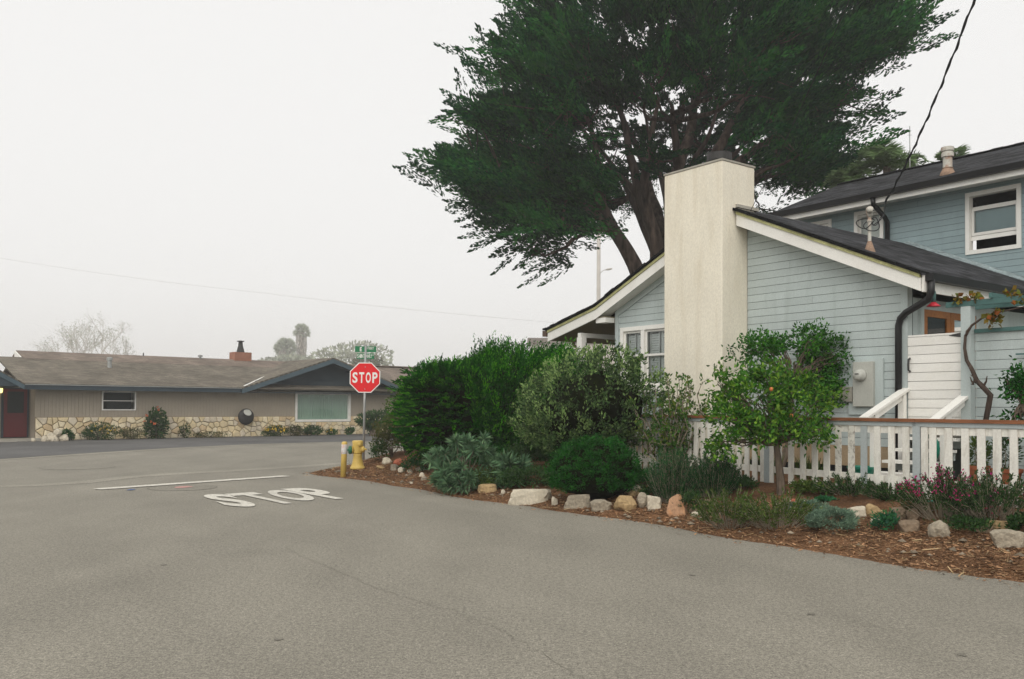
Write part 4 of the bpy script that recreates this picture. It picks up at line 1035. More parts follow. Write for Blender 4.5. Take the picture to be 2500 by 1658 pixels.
mb = MB(RF)
def rwall(poly, t0, t1, holes=()):
    for p in cut_holes(poly, holes): mb.prism([(q[0], t0, q[1]) for q in p], (0, t1 - t0, 0))
rwall([(0.0, -0.1), (REND, -0.1), (REND, 2.62), (0.0, 2.62)], 0, -0.2, [w1, w2])
wall = mb.build('front_wall', M['taupe'], ranch)
mb = MB(RF); s = 0.06
while s < REND:
    for p in cut_holes([(s, 1.0), (s + 0.13, 1.0), (s + 0.13, 2.6), (s, 2.6)], [(w1[0] - 0.02, w1[1] + 0.02, w1[2] - 0.02, w1[3] + 0.02), (w2[0] - 0.02, w2[1] + 0.02, w2[2] - 0.02, w2[3] + 0.02)]):
        mb.prism([(q[0], 0.002, q[1]) for q in p], (0, 0.014, 0))
    s += 0.152
setp(mb.build('vertical_boards', M['taupe'], wall), kind='stuff')
mb = MB(RF); 
for p in cut_holes([(0.0, -0.1), (REND, -0.1), (REND, 1.0), (0.0, 1.0)], [w2]): mb.prism([(q[0], 0.001, q[1]) for q in p], (0, 0.03, 0))
sb = mb.build('stone_base', M['mortar'], ranch, label='base of irregular tan ledge stone')
# every stone of the base is a piece of its own: cells around scattered seeds, clipped to one another
rs = random.Random(21)
seeds = []
nx_, nz_ = 62, 4
for i in range(nx_):
    for j in range(nz_):
        seeds.append(((i + 0.5 + 0.42 * rs.uniform(-1, 1) + 0.25 * (j % 2)) * REND / nx_, (j + 0.5 + 0.38 * rs.uniform(-1, 1)) / nz_ * 1.0))
def vcell(i, stretch=1.0):
    sx, sz = seeds[i]
    p = [(max(0.01, sx - 0.7), 0.0), (min(REND - 0.01, sx + 0.7), 0.0), (min(REND - 0.01, sx + 0.7), 0.985), (max(0.01, sx - 0.7), 0.985)]
    for j, (qx, qz) in enumerate(seeds):
        if j == i or abs(qx - sx) > 1.0: continue
        a, b = qx - sx, qz - sz
        c = (qx * qx + qz * qz - sx * sx - sz * sz) / 2
        dl = sqrt(a * a + b * b)
        p = clip_poly(p, a, b, c - 0.014 * dl)
        if len(p) < 3: return None
    return p
for i in range(len(seeds)):
    p = vcell(i)
    if not p: continue
    pcs = cut_holes(p, [(w2[0] - 0.03, w2[1] + 0.03, w2[2] - 0.03, w2[3])])
    if not pcs: continue
    mb = MB(RF); dpt = 0.05 + 0.05 * rs.random()
    for q in pcs:
        cx_, cz_ = sum(v[0] for v in q) / len(q), sum(v[1] for v in q) / len(q)
        n = len(q); k = 0.80
        tl = rs.uniform(-0.03, 0.03)
        i0 = mb.add([(v[0], 0.03, v[1]) for v in q] + [(v[0], 0.03 + dpt * 0.7, v[1]) for v in q] + [(cx_ + (v[0] - cx_) * k, 0.03 + dpt + tl * (v[1] - cz_), cz_ + (v[1] - cz_) * k) for v in q])
        for a in range(n):
            b = (a + 1) % n
            mb.face((i0 + a, i0 + b, i0 + n + b, i0 + n + a)); mb.face((i0 + n + a, i0 + n + b, i0 + 2 * n + b, i0 + 2 * n + a))
        mb.face([i0 + 2 * n + a for a in range(n)])
    mb.build('stone', rs.choice(STONES + [STONES[0], STONES[1]]), sb)
# windows
fr_ = lambda a, d, z: (a, -d, z)
w = MB(RF); box_frame(w, *w1, 0.05, -0.05, 0.14, fr_); rw = w.build('window', M['white'], ranch, label='small white framed window with two stacked panes')
mb = MB(RF); hbox(mb, w1[0] + 0.05, w1[1] - 0.05, -0.02, 0.03, 1.715, 1.75, fr_); mb.build('sash_bar', M['white'], rw)
for z0, z1_ in ((1.35, 1.715), (1.75, 2.115)):
    mb = MB(RF); mb.poly([fr_(w1[0] + 0.05, 0.01, z0), fr_(w1[1] - 0.05, 0.01, z0), fr_(w1[1] - 0.05, 0.01, z1_), fr_(w1[0] + 0.05, 0.01, z1_)]); mb.build('pane', M['glass'], rw)
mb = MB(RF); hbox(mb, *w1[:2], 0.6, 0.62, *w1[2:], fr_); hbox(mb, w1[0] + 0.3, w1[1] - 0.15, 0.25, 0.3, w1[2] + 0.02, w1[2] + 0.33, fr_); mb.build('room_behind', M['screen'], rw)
w = MB(RF); box_frame(w, *w2, 0.12, -0.07, 0.14, fr_); rw = w.build('window', M['white'], ranch, label='wide white framed picture window with pale green curtains')
mb = MB(RF); mb.poly([fr_(w2[0] + 0.12, 0.0, w2[2] + 0.12), fr_(w2[1] - 0.12, 0.0, w2[2] + 0.12), fr_(w2[1] - 0.12, 0.0, w2[3] - 0.12), fr_(w2[0] + 0.12, 0.0, w2[3] - 0.12)]); mb.build('pane', M['glass'], rw)
M['curtain'] = pm('pale_green_curtain', (0.36, 0.47, 0.38), 0.12, 1.2, 0.05, 30, 0.9, 0.1, 0)
mb = MB(RF); n = 150
i = mb.add([(w2[0] + 0.05 + (w2[1] - w2[0] - 0.1) * k / n, -0.10 - 0.035 * sin(k * 1.05 + 0.8 * sin(k * 0.21)) - (0.03 if n * 0.44 < k < n * 0.5 else 0), z) for z in (w2[2] + 0.05, w2[3] - 0.05) for k in range(n + 1)])
for k in range(n): mb.face((i + k, i + k + 1, i + n + 2 + k, i + n + 1 + k))
mb.build('curtain', M['curtain'], rw, smooth=True, fixn=False)
mb = MB(RF); hbox(mb, w2[0] - 0.03, w2[1] + 0.03, -0.095, -0.02, w2[3] + 0.002, w2[3] + 0.05, fr_); mb.build('head_trim', M['slate'], rw)
# main roof: front slope, ridge part behind, eave
EZr = 2.43; et = 0.72
rsl = roof_slab('roof_slope', [(-0.72, et, EZr), (REND + 0.3, et, EZr), (REND + 0.3, -3.9, 3.74), (-0.72, -3.9, 3.74)], 0.06, M['ranchroof'], ranch, RF)
roof_slab('rear_roof', [(0.4, -3.6, 3.66), (19.0, -3.6, 3.66), (19.0, -5.2, 4.12), (0.4, -5.2, 4.12)], 0.06, M['ranchroof2'], ranch, RF)
roof_slab('rear_roof', [(24, -9.5, 2.5), (0.4, -9.5, 2.5), (0.4, -5.2, 4.12), (24, -5.2, 4.12)], 0.06, M['ranchroof2'], ranch, RF)
mb = MB(RF); mb.prism([(0.33, -3.75, 3.66), (0.33, -5.2, 4.10), (0.33, -5.2, 3.7)], (0.06, 0, 0)); mb.build('barge_board', M['white'], ranch)
mb = MB(RF); mb.box(-0.6, 9.2, et - 0.05, et - 0.012, EZr - 0.25, EZr - 0.062); mb.build('fascia', M['slate'], ranch)
mb = MB(RF); mb.box(-0.6, 9.2, et - 0.01, et + 0.025, EZr - 0.058, EZr - 0.02); mb.build('drip_edge', M['galv'], ranch)
mb = MB(RF); mb.box(-0.6, REND + 0.2, 0.0, et - 0.052, EZr - 0.23, EZr - 0.20); mb.build('soffit', M['slate'], ranch)
# cross gable over the picture window
PK, PS, GL_, GR_ = 4.10, 14.06, 8.98, 19.14
gz = lambda s: PK - (PK - 2.43) * abs(s - PS) / (PS - GL_)
roof_slab('gable_roof', [(GL_, 0.78, gz(GL_)), (GL_ + 0.0, 0.0, gz(GL_)), (PS, -4.5, PK), (PS, 0.78, PK)], 0.07, M['ranchroof'], ranch, RF)
roof_slab('gable_roof', [(GR_, 0.0, gz(GR_)), (GR_, 0.78, gz(GR_)), (PS, 0.78, PK), (PS, -4.5, PK)], 0.07, M['ranchroof'], ranch, RF)
mb = MB(RF)
mb.prism([(GL_ + 0.4, 0.03, 2.60), (GR_ - 0.5, 0.03, 2.60), (PS, 0.03, PK - 0.1)], (0, -0.06, 0)); mb.build('gable_infill', M['slate'], ranch)
for a, b in ((GL_, PS), (PS, GR_)):
    mb = MB(RF); mb.hexa([(a, 0.745, gz(a) - 0.30), (b, 0.745, gz(b) - 0.30), (b, 0.778, gz(b) - 0.30), (a, 0.778, gz(a) - 0.30)], [(a, 0.745, gz(a) - 0.072), (b, 0.745, gz(b) - 0.072), (b, 0.778, gz(b) - 0.072), (a, 0.778, gz(a) - 0.072)])
    M.setdefault('slate2', pm('faded_blue_fascia', (0.075, 0.112, 0.135), 0.1, 1.2, 0.06, 30, 0.7)); mb.build('barge_board', M['slate2'], ranch)
    mb = MB(RF); mb.hexa([(a, 0.03, gz(a) - 0.20), (b, 0.03, gz(b) - 0.20), (b, 0.744, gz(b) - 0.20), (a, 0.744, gz(a) - 0.20)], [(a, 0.03, gz(a) - 0.17), (b, 0.03, gz(b) - 0.17), (b, 0.744, gz(b) - 0.17), (a, 0.744, gz(a) - 0.17)]); mb.build('gable_soffit', M['slate'], ranch)
mb = MB(RF); mb.beam((9.1, 0.74, 2.51), (12.35, -2.0, 3.47), 0.09, 0.03); mb.build('valley_flashing', M['white'], ranch)
# right wing running on behind the hedge
mb = MB(RF); mb.box(REND, 30, -0.9, -0.7, -0.1, 2.5); mb.build('wing_wall', M['taupe'], ranch)
mb = MB(RF); mb.box(REND + 0.02, 30, -0.69, -0.62, -0.1, 1.15); mb.build('wing_stone', STONES[1], ranch)
roof_slab('wing_roof', [(REND - 0.5, 0.0, 2.36), (30, 0.0, 2.36), (30, -5.4, 4.05), (REND - 0.5, -5.4, 4.05)], 0.06, M['ranchroof2'], ranch, RF)
w = MB(RF); box_frame(w, 19.5, 21.0, 0.95, 2.15, 0.06, 0.64, 0.75, fr_); rw = w.build('window', M['slate'], ranch); mb = MB(RF); hbox(mb, 19.55, 20.95, 0.70, 0.72, 1.0, 2.1, fr_); mb.build('pane', M['screen'], rw)
# end walls and back so the body is closed
mb = MB(RF); mb.box(-0.0, 0.2, -9.2, -0.2, -0.1, 2.5); mb.box(0.2, 30, -9.2, -9.0, -0.1, 2.5); mb.build('rear_wall', M['taupe'], ranch)
# porch at the left with maroon door
mb = MB(RF); mb.box(-6.0, -0.0, -1.0, -0.85, -0.1, 2.6); mb.build('porch_wall', M['taupe'], ranch)
mb = MB(RF); mb.box(-6.0, -1.32, -0.84, -0.74, -0.1, 1.0); mb.build('porch_stone', STONES[2], ranch)
dn = MB(RF); dn.box(-1.12, -0.05, -0.84, -0.78, 0.12, 2.28); door = dn.build('door', M['slate'], ranch, label='maroon door with a dark screen in its upper half')
MB(RF).box(-1.03, -0.14, -0.775, -0.735, 0.15, 2.22).build('door_leaf', M['maroon'], door)
MB(RF).box(-0.90, -0.27, -0.733, -0.72, 1.18, 2.10).build('screen', M['screen'], door)
MB(RF).box(-6.0, 0.1, -0.72, 0.7, -0.05, 0.11).build('porch_slab', M['concrete'], ranch)
MB(RF).box(-6.0, -0.9, 0.705, 1.0, -0.05, 0.05).build('porch_step', M['concrete'], ranch)
roof_slab('porch_roof', [(-0.70, 1.3, 2.42), (-0.70, -3.0, 2.42), (-2.75, -3.0, 3.57), (-2.75, 1.3, 3.57)], 0.06, M['ranchroof'], ranch, RF)
roof_slab('porch_roof', [(-4.8, -3.0, 2.42), (-4.8, 1.3, 2.42), (-2.75, 1.3, 3.57), (-2.75, -3.0, 3.57)], 0.06, M['ranchroof'], ranch, RF)
for sa, sb_ in ((-0.72, -2.75), (-2.75, -4.78)):
    za, zb_ = (2.16, 3.30) if sa > -1 else (3.30, 2.16)
    mb = MB(RF); mb.hexa([(sa, 1.27, za), (sb_, 1.27, zb_), (sb_, 1.31, zb_), (sa, 1.31, za)], [(sa, 1.27, za + 0.20), (sb_, 1.27, zb_ + 0.20), (sb_, 1.31, zb_ + 0.20), (sa, 1.31, za + 0.20)]); mb.build('barge_board', M['slate2'], ranch)
mb = MB(RF); mb.prism([(-0.9, 1.25, 2.30), (-4.6, 1.25, 2.30), (-2.75, 1.25, 3.32)], (0, -0.05, 0)); mb.build('porch_infill', M['slate'], ranch)
mb = MB(RF); mb.box(-4.6, -0.75, -0.84, 1.19, 2.28, 2.31); mb.build('porch_soffit', M['slate'], ranch)
# chimney, vents on the roof
mb = MB(RF); mb.box(11.17, 12.16, -5.6, -4.9, 3.6, 4.52); rc = mb.build('brick_chimney', pm('pale_red_brick', (0.34, 0.17, 0.12), 0.15, 3, 0.15, 30, 0.9, 0.1, 0.3), ranch)
mb = MB(RF); mb.lathe((11.66, -5.25, 4.5), [(0.22, 0), (0.21, 0.1), (0.13, 0.40), (0.11, 0.62), (0.20, 0.63), (0.21, 0.67), (0.05, 0.69)], 16); mb.build('spark_arrestor', M['iron'], rc)
mb = MB(RF); mb.lathe((3.8, -2.5, 3.3), [(0.10, 0), (0.10, 0.36), (0.14, 0.37), (0.14, 0.50), (0.05, 0.53)], 12); mb.build('roof_vent', M['galv'], ranch)
mb = MB(RF); mb.lathe((9.3, -5.1, 4.0), [(0.06, 0), (0.06, 0.16), (0.12, 0.17), (0.12, 0.26), (0.04, 0.28)], 12); mb.build('roof_vent', M['galv'], ranch)
mb = MB(RF); mb.lathe((6.3, -5.15, 4.0), [(0.03, 0), (0.03, 0.25), (0.01, 0.26)], 8); mb.build('roof_vent', M['iron'], ranch)
# lit porch lamp
lc = RF(-1.20, -0.62, 2.14)
lamp = thing('porch_lamp', 'lit yellow porch lamp beside the maroon door of the ranch house', 'lamp', lc)
lm, nt, N_, L_, out = new_mat('lamp_glow'); em = N_.new('ShaderNodeEmission'); em.inputs['Color'].default_value = (1, 0.78, 0.25, 1); em.inputs['Strength'].default_value = 2.2; L_.new(em.outputs[0], out.inputs['Surface'])
LF = lambda x, y, z: lc + Vector((x, y, z))
MB(LF).lathe((0, 0, -0.11), [(0.06, 0), (0.085, 0.03), (0.10, 0.18), (0.09, 0.2)], 12).build('globe', lm, lamp, smooth=True)
MB(LF).lathe((0, 0, 0.092), [(0.11, 0), (0.09, 0.04), (0.03, 0.07)], 12).build('cap', M['iron'], lamp)
b_ = SX * 0.0 - TX * 0.12
mb = MB(LF); mb.box(-0.02, 0.02, -0.02, 0.02, 0.16, 0.19); mb.tube([(0, 0, 0.17), tuple(b_ + Vector((0, 0, 0.15)))], 0.014, 6); mb.build('arm', M['iron'], lamp)
# dark round basket with a pale lid against the wall
pc = RF(9.43, 0.30, 0.99)
bas = thing('wall_basket', 'dark round basket with a pale lid hung on the ranch house wall', 'basket', pc)
mb = MB(lambda x, y, z: pc + SX * x + TX * y + Vector((0, 0, z)))
mb.lathe((0, -0.18, 0), [(0.30, 0), (0.385, 0.06), (0.41, 0.14), (0.385, 0.22), (0.30, 0.28), (0.1, 0.30)], 24, axis=(0, 1, 0))
mb.build('bowl', M['iron'], bas, smooth=True)
mb = MB(lambda x, y, z: pc + SX * x + TX * y + Vector((0, 0, z))); mb.lathe((0, 0.12, 0.20), [(0.16, 0), (0.20, 0.012), (0.20, 0.03), (0.17, 0.045), (0.05, 0.05)], 20, axis=(0, 0.8, 0.6)); mb.build('lid', M['panel'], bas, smooth=True)
# ------------------------------------------------------------------ foliage helpers
def unit(a): return a / np.maximum(1e-9, np.linalg.norm(a, axis=-1, keepdims=True))
def leaves(P, D, L, W, cup=0.12, flat=None):
    """pointed leaves: base P, direction D (unit), length L, width W -> verts, tris (two triangles a leaf)"""
    n = len(P); L = np.broadcast_to(np.asarray(L, float).reshape(-1, 1), (n, 1)); W = np.broadcast_to(np.asarray(W, float).reshape(-1, 1), (n, 1))
    R = RNG.normal(size=(n, 3))
    if flat is not None: R = R * (1 - flat) + np.array([0, 0, 1.0]) * flat * 2
    S = unit(np.cross(D, R)); Nn = unit(np.cross(S, D))
    mid = P + D * L * 0.45 + Nn * L * cup
    V = np.stack([P, mid - S * W / 2, P + D * L, mid + S * W / 2], 1).reshape(-1, 3)
    b = np.arange(n)[:, None] * 4
    F_ = np.concatenate([b + [0, 1, 2], b + [0, 2, 3]], 1).reshape(-1, 3)
    return V, F_
def merge(parts):
    Vs, Fs, o = [], [], 0
    for V, F_ in parts:
        Vs.append(V); Fs.append(F_ + o); o += len(V)
    return np.concatenate(Vs), np.concatenate(Fs)
def dirs(n):
    return unit(RNG.normal(size=(n, 3)))
def boxy(d, p):
    return d / (np.sum(np.abs(d) ** p, axis=1, keepdims=True) ** (1 / p))
def lumps(d, seed, k=9, amp=0.22):
    """smooth bumpy radius factor over directions"""
    r = np.random.default_rng(seed); c = unit(r.normal(size=(k, 3))); a = r.uniform(-1, 1, k)
    return 1 + amp * np.sum(a * np.exp(4.0 * (d @ c.T - 1)), axis=1)
def plumes(E, D, length, width, n, ll, lw, up=0.12, spread=0.5, thick=0.5, jit=0.18):
    """feathery pointed sprays: each from E along D, made of small pointed leaves"""
    m = len(E); length = np.broadcast_to(np.asarray(length, float), (m,)); width = np.broadcast_to(np.asarray(width, float), (m,))
    E = np.repeat(E, n, 0); D0 = np.repeat(D, n, 0); Ln = np.repeat(length, n)[:, None]; Wd = np.repeat(width, n)[:, None]
    t = RNG.random((m * n, 1)) ** 0.8
    side = unit(np.cross(D0, np.array([0, 0, 1.0]) + 1e-3)); upv = unit(np.cross(side, D0))
    prof = np.clip(1.15 * np.sqrt(np.clip(t, 0, 1)) * (1 - t) ** 0.75 * 1.7, 0, 1)
    a = RNG.uniform(-1, 1, (m * n, 1)); b = RNG.uniform(-1, 1, (m * n, 1)) * thick
    off = side * a * Wd * prof + upv * b * Wd * prof
    P = E + D0 * t * Ln + off
    dd = unit(D0 + unit(off + 1e-6) * spread * (1 - 0.6 * t) + np.array([0, 0, up]) + RNG.normal(0, jit, (m * n, 3)))
    return leaves(P, dd, ll * RNG.uniform(0.6, 1.25, m * n) * (1 - 0.35 * t[:, 0]), lw * RNG.uniform(0.7, 1.2, m * n), 0.05)
def curve(p, q, sag=0.0, n=6, wob_=0.05):
    p, q = Vector(p), Vector(q); L = (q - p).length; out = []
    for k in range(n + 1):
        t = k / n; w = sin(pi * t)
        out.append(p.lerp(q, t) + Vector((0, 0, sag * w * L)) + Vector(tuple(RNG.normal(0, wob_ * L * 0.3, 3))) * w)
    return out

LM = {
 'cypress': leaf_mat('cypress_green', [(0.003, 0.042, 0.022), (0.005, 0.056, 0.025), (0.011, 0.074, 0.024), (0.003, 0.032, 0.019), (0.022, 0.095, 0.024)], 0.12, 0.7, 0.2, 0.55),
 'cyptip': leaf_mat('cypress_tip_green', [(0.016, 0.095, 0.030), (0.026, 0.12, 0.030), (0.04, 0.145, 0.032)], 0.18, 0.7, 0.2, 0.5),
 'junipertip': leaf_mat('juniper_tip_green', [(0.045, 0.22, 0.008), (0.075, 0.29, 0.012), (0.11, 0.32, 0.016)], 0.2, 0.6, 0.3, 2.0),
 'olivetip': leaf_mat('pale_shoot_green', [(0.24, 0.32, 0.13), (0.31, 0.38, 0.18), (0.18, 0.27, 0.10)], 0.25, 0.5, 0.4, 3),
 'juniper': leaf_mat('juniper_green', [(0.007, 0.070, 0.005), (0.014, 0.105, 0.006), (0.022, 0.14, 0.007), (0.005, 0.048, 0.005)], 0.2, 0.6, 0.3, 2.0),
 'olive': leaf_mat('grey_green', [(0.055, 0.10, 0.045), (0.10, 0.155, 0.065), (0.04, 0.075, 0.03), (0.20, 0.27, 0.12), (0.03, 0.055, 0.025)], 0.2, 0.5, 0.4, 2.5),
 'echium': leaf_mat('echium_blue_green', [(0.10, 0.175, 0.12), (0.15, 0.24, 0.16), (0.07, 0.13, 0.09), (0.21, 0.30, 0.20)], 0.15, 0.6, 0.3, 3),
 'inner': leaf_mat('core_shade_green', [(0.004, 0.012, 0.004), (0.006, 0.014, 0.005), (0.01, 0.011, 0.006)], 0.02, 0.9, 0.05, 6),  # near-black, carries the inner shade of the added shrub cores
 'boxy': leaf_mat('deep_green', [(0.010, 0.078, 0.014), (0.018, 0.105, 0.016), (0.034, 0.145, 0.018), (0.008, 0.052, 0.012)], 0.2, 0.45, 0.4, 3),
 'rosemary': leaf_mat('rosemary_green', [(0.016, 0.085, 0.030), (0.026, 0.115, 0.038), (0.012, 0.062, 0.026), (0.05, 0.145, 0.06)], 0.15, 0.6, 0.3, 3),
 'citrus': leaf_mat('citrus_green', [(0.04, 0.135, 0.016), (0.08, 0.195, 0.022), (0.026, 0.09, 0.014), (0.12, 0.25, 0.028), (0.20, 0.31, 0.045)], 0.28, 0.4, 0.45, 2.5),
 'citrus2': leaf_mat('bright_citrus_green', [(0.03, 0.125, 0.02), (0.05, 0.18, 0.024), (0.022, 0.085, 0.016), (0.09, 0.24, 0.03)], 0.28, 0.38, 0.5, 2.5),
 'apple': leaf_mat('apple_leaf_green', [(0.06, 0.15, 0.03), (0.10, 0.19, 0.04), (0.04, 0.10, 0.025), (0.2, 0.23, 0.05)], 0.28, 0.45, 0.4, 3),
 'herb': leaf_mat('herb_yellow_green', [(0.075, 0.12, 0.03), (0.11, 0.155, 0.038), (0.05, 0.09, 0.028), (0.14, 0.165, 0.05)], 0.2, 0.6, 0.25, 3),
 'sage': leaf_mat('sage_green', [(0.035, 0.08, 0.03), (0.05, 0.105, 0.036), (0.028, 0.06, 0.026), (0.075, 0.12, 0.05)], 0.2, 0.6, 0.25, 3),
 'lavender': leaf_mat('grey_blue_leaves', [(0.15, 0.215, 0.20), (0.20, 0.27, 0.24), (0.11, 0.165, 0.15), (0.24, 0.31, 0.27)], 0.12, 0.7, 0.2, 4),
 'succulent': leaf_mat('succulent_green', [(0.03, 0.13, 0.05), (0.05, 0.17, 0.09), (0.03, 0.11, 0.085)], 0.15, 0.4, 0.4, 4),
 'dry': leaf_mat('dry_brown_green', [(0.14, 0.12, 0.06), (0.09, 0.10, 0.04), (0.17, 0.13, 0.08), (0.06, 0.085, 0.03)], 0.2, 0.7, 0.2, 3),
 'grape': leaf_mat('turning_grape_leaves', [(0.16, 0.16, 0.03), (0.28, 0.15, 0.03), (0.09, 0.12, 0.025), (0.33, 0.09, 0.03)], 0.3, 0.6, 0.3, 3),
 'palm': leaf_mat('palm_green', [(0.36, 0.40, 0.30), (0.40, 0.44, 0.32), (0.32, 0.37, 0.27)], 0.2, 0.6, 0.3, 1),  # fan palm fronds paled, distance haze put into the colour
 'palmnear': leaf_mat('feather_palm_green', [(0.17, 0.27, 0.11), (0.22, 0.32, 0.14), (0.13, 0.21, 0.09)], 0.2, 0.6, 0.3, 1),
 'deadfrond': leaf_mat('dead_far_fronds_hazed', [(0.44, 0.41, 0.35), (0.48, 0.44, 0.38)], 0.1, 0.9, 0.1, 1),  # dead fronds paled likewise, with the haze in their colour
 'far': leaf_mat('far_tree_green', [(0.34, 0.36, 0.28), (0.38, 0.40, 0.30), (0.30, 0.33, 0.25)], 0.1, 0.8, 0.1, 0.4),  # far leaves paled to carry the haze in their colour
 'magenta': leaf_mat('magenta_blossom', [(0.42, 0.02, 0.18), (0.55, 0.05, 0.22), (0.35, 0.03, 0.08)], 0.3, 0.6, 0.2, 3),
 'yellow': leaf_mat('yellow_blossom', [(0.62, 0.42, 0.04), (0.7, 0.5, 0.08)], 0.3, 0.6, 0.2, 3),
 'coral': leaf_mat('coral_blossom', [(0.62, 0.15, 0.06), (0.7, 0.22, 0.10)], 0.3, 0.6, 0.2, 3),
 'cream': leaf_mat('cream_blossom', [(0.7, 0.66, 0.45), (0.75, 0.72, 0.6)], 0.3, 0.6, 0.2, 3),
}
def plant(name, label, cat, base, group=None):
    return thing(name, label, cat, base, group)
def stems_to(root, base, pts, r0, r1, mat='twig', n=5, wob_=0.12, name='stem', sides=5):
    mb = MB()
    for q in pts: 
        c = curve(base, q, 0.0, n, wob_)
        mb.tube(c, [r0 + (r1 - r0) * k / n for k in range(n + 1)], sides, cap=False)
    return mb.build(name, M[mat], root, smooth=True, fixn=False)
def shrub_box(x0, x1, y0, yb, depth=None, dv=0.0):
    """pixel box -> centre of the foot, half width, height (metres) with its foot on the bed"""
    b = PG((x0 + x1) / 2, yb)
    if dv:                                  # further back along the same line of sight
        d_ = Vector((b.x, b.y, 0)).normalized(); b = b + d_ * dv; b.z = bed_z(*UV(b))
    k = b.y / FPX
    return b, (x1 - x0) / 2 * k, EYE + (b.y * (ray((x0 + x1) / 2, y0).z)) - b.z
def ball_shrub(name, label, box, mat, n, ll, lw, seed, dv=0.0, depth_ratio=0.9, shell=0.45, up=0.5, jit=0.7, cat='shrub', stem=True, amp=0.25, pw=1.0, flat=None, group=None, lowcut=-0.55):
    b, rx, h = shrub_box(*box, dv=dv)
    root = plant(name, label, cat, b, group)
    kc = max(24, n // 26); dc = dirs(kc); dc = dc[dc[:, 2] > lowcut]; kc = len(dc); per_ = max(1, n // kc)
    d = np.repeat(dc, per_, 0)
    lf = lumps(d, seed, 12, amp)[:, None]
    r = np.repeat((1 - shell * RNG.random((kc, 1)) ** 1.6) * (1 + 0.05 * RNG.normal(size=(kc, 1))), per_, 0) * lf
    cz = h * 0.46
    rad = np.array([rx, rx * depth_ratio, h * 0.52]) * 0.93
    P = np.array(b) + np.array([0, 0, cz]) + d * r * rad + RNG.normal(0, 1, d.shape) * np.minimum(rad, 0.9) * (1.25 / sqrt(kc))
    keep = P[:, 2] > b.z + 0.015
    P, d = P[keep], d[keep]
    D = unit(d * np.array([1, 1, 0.7]) + np.array([0, 0, up]) + RNG.normal(0, jit, P.shape))
    V, F_ = leaves(P, D, ll * RNG.uniform(0.6, 1.3, len(P)), lw * RNG.uniform(0.7, 1.3, len(P)), 0.12, flat)
    np_mesh('foliage', V, F_, LM[mat], root)
    if n > 9000:  # added solid core behind the leaves, its dark colour standing for inner shade
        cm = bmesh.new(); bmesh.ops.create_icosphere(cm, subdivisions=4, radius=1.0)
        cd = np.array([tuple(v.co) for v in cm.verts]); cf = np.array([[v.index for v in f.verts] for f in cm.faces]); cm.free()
        np_mesh('dark_core', np.array(b) + np.array([0, 0, cz]) + cd * lumps(cd, seed, 12, amp)[:, None] * (1 + 0.06 * RNG.normal(size=(len(cd), 1))) * rad * (0.86 if shell < 0.4 else 0.66), cf, LM['inner'], root)
    if stem:
        tips = [np.array(b) + np.array([0, 0, cz]) + q * rad * 0.72 for q in dirs(14) if q[2] > -0.3]
        stems_to(root, b, tips, 0.012 + 0.012 * rx, 0.004, 'bark')
    return root, b, rx, h

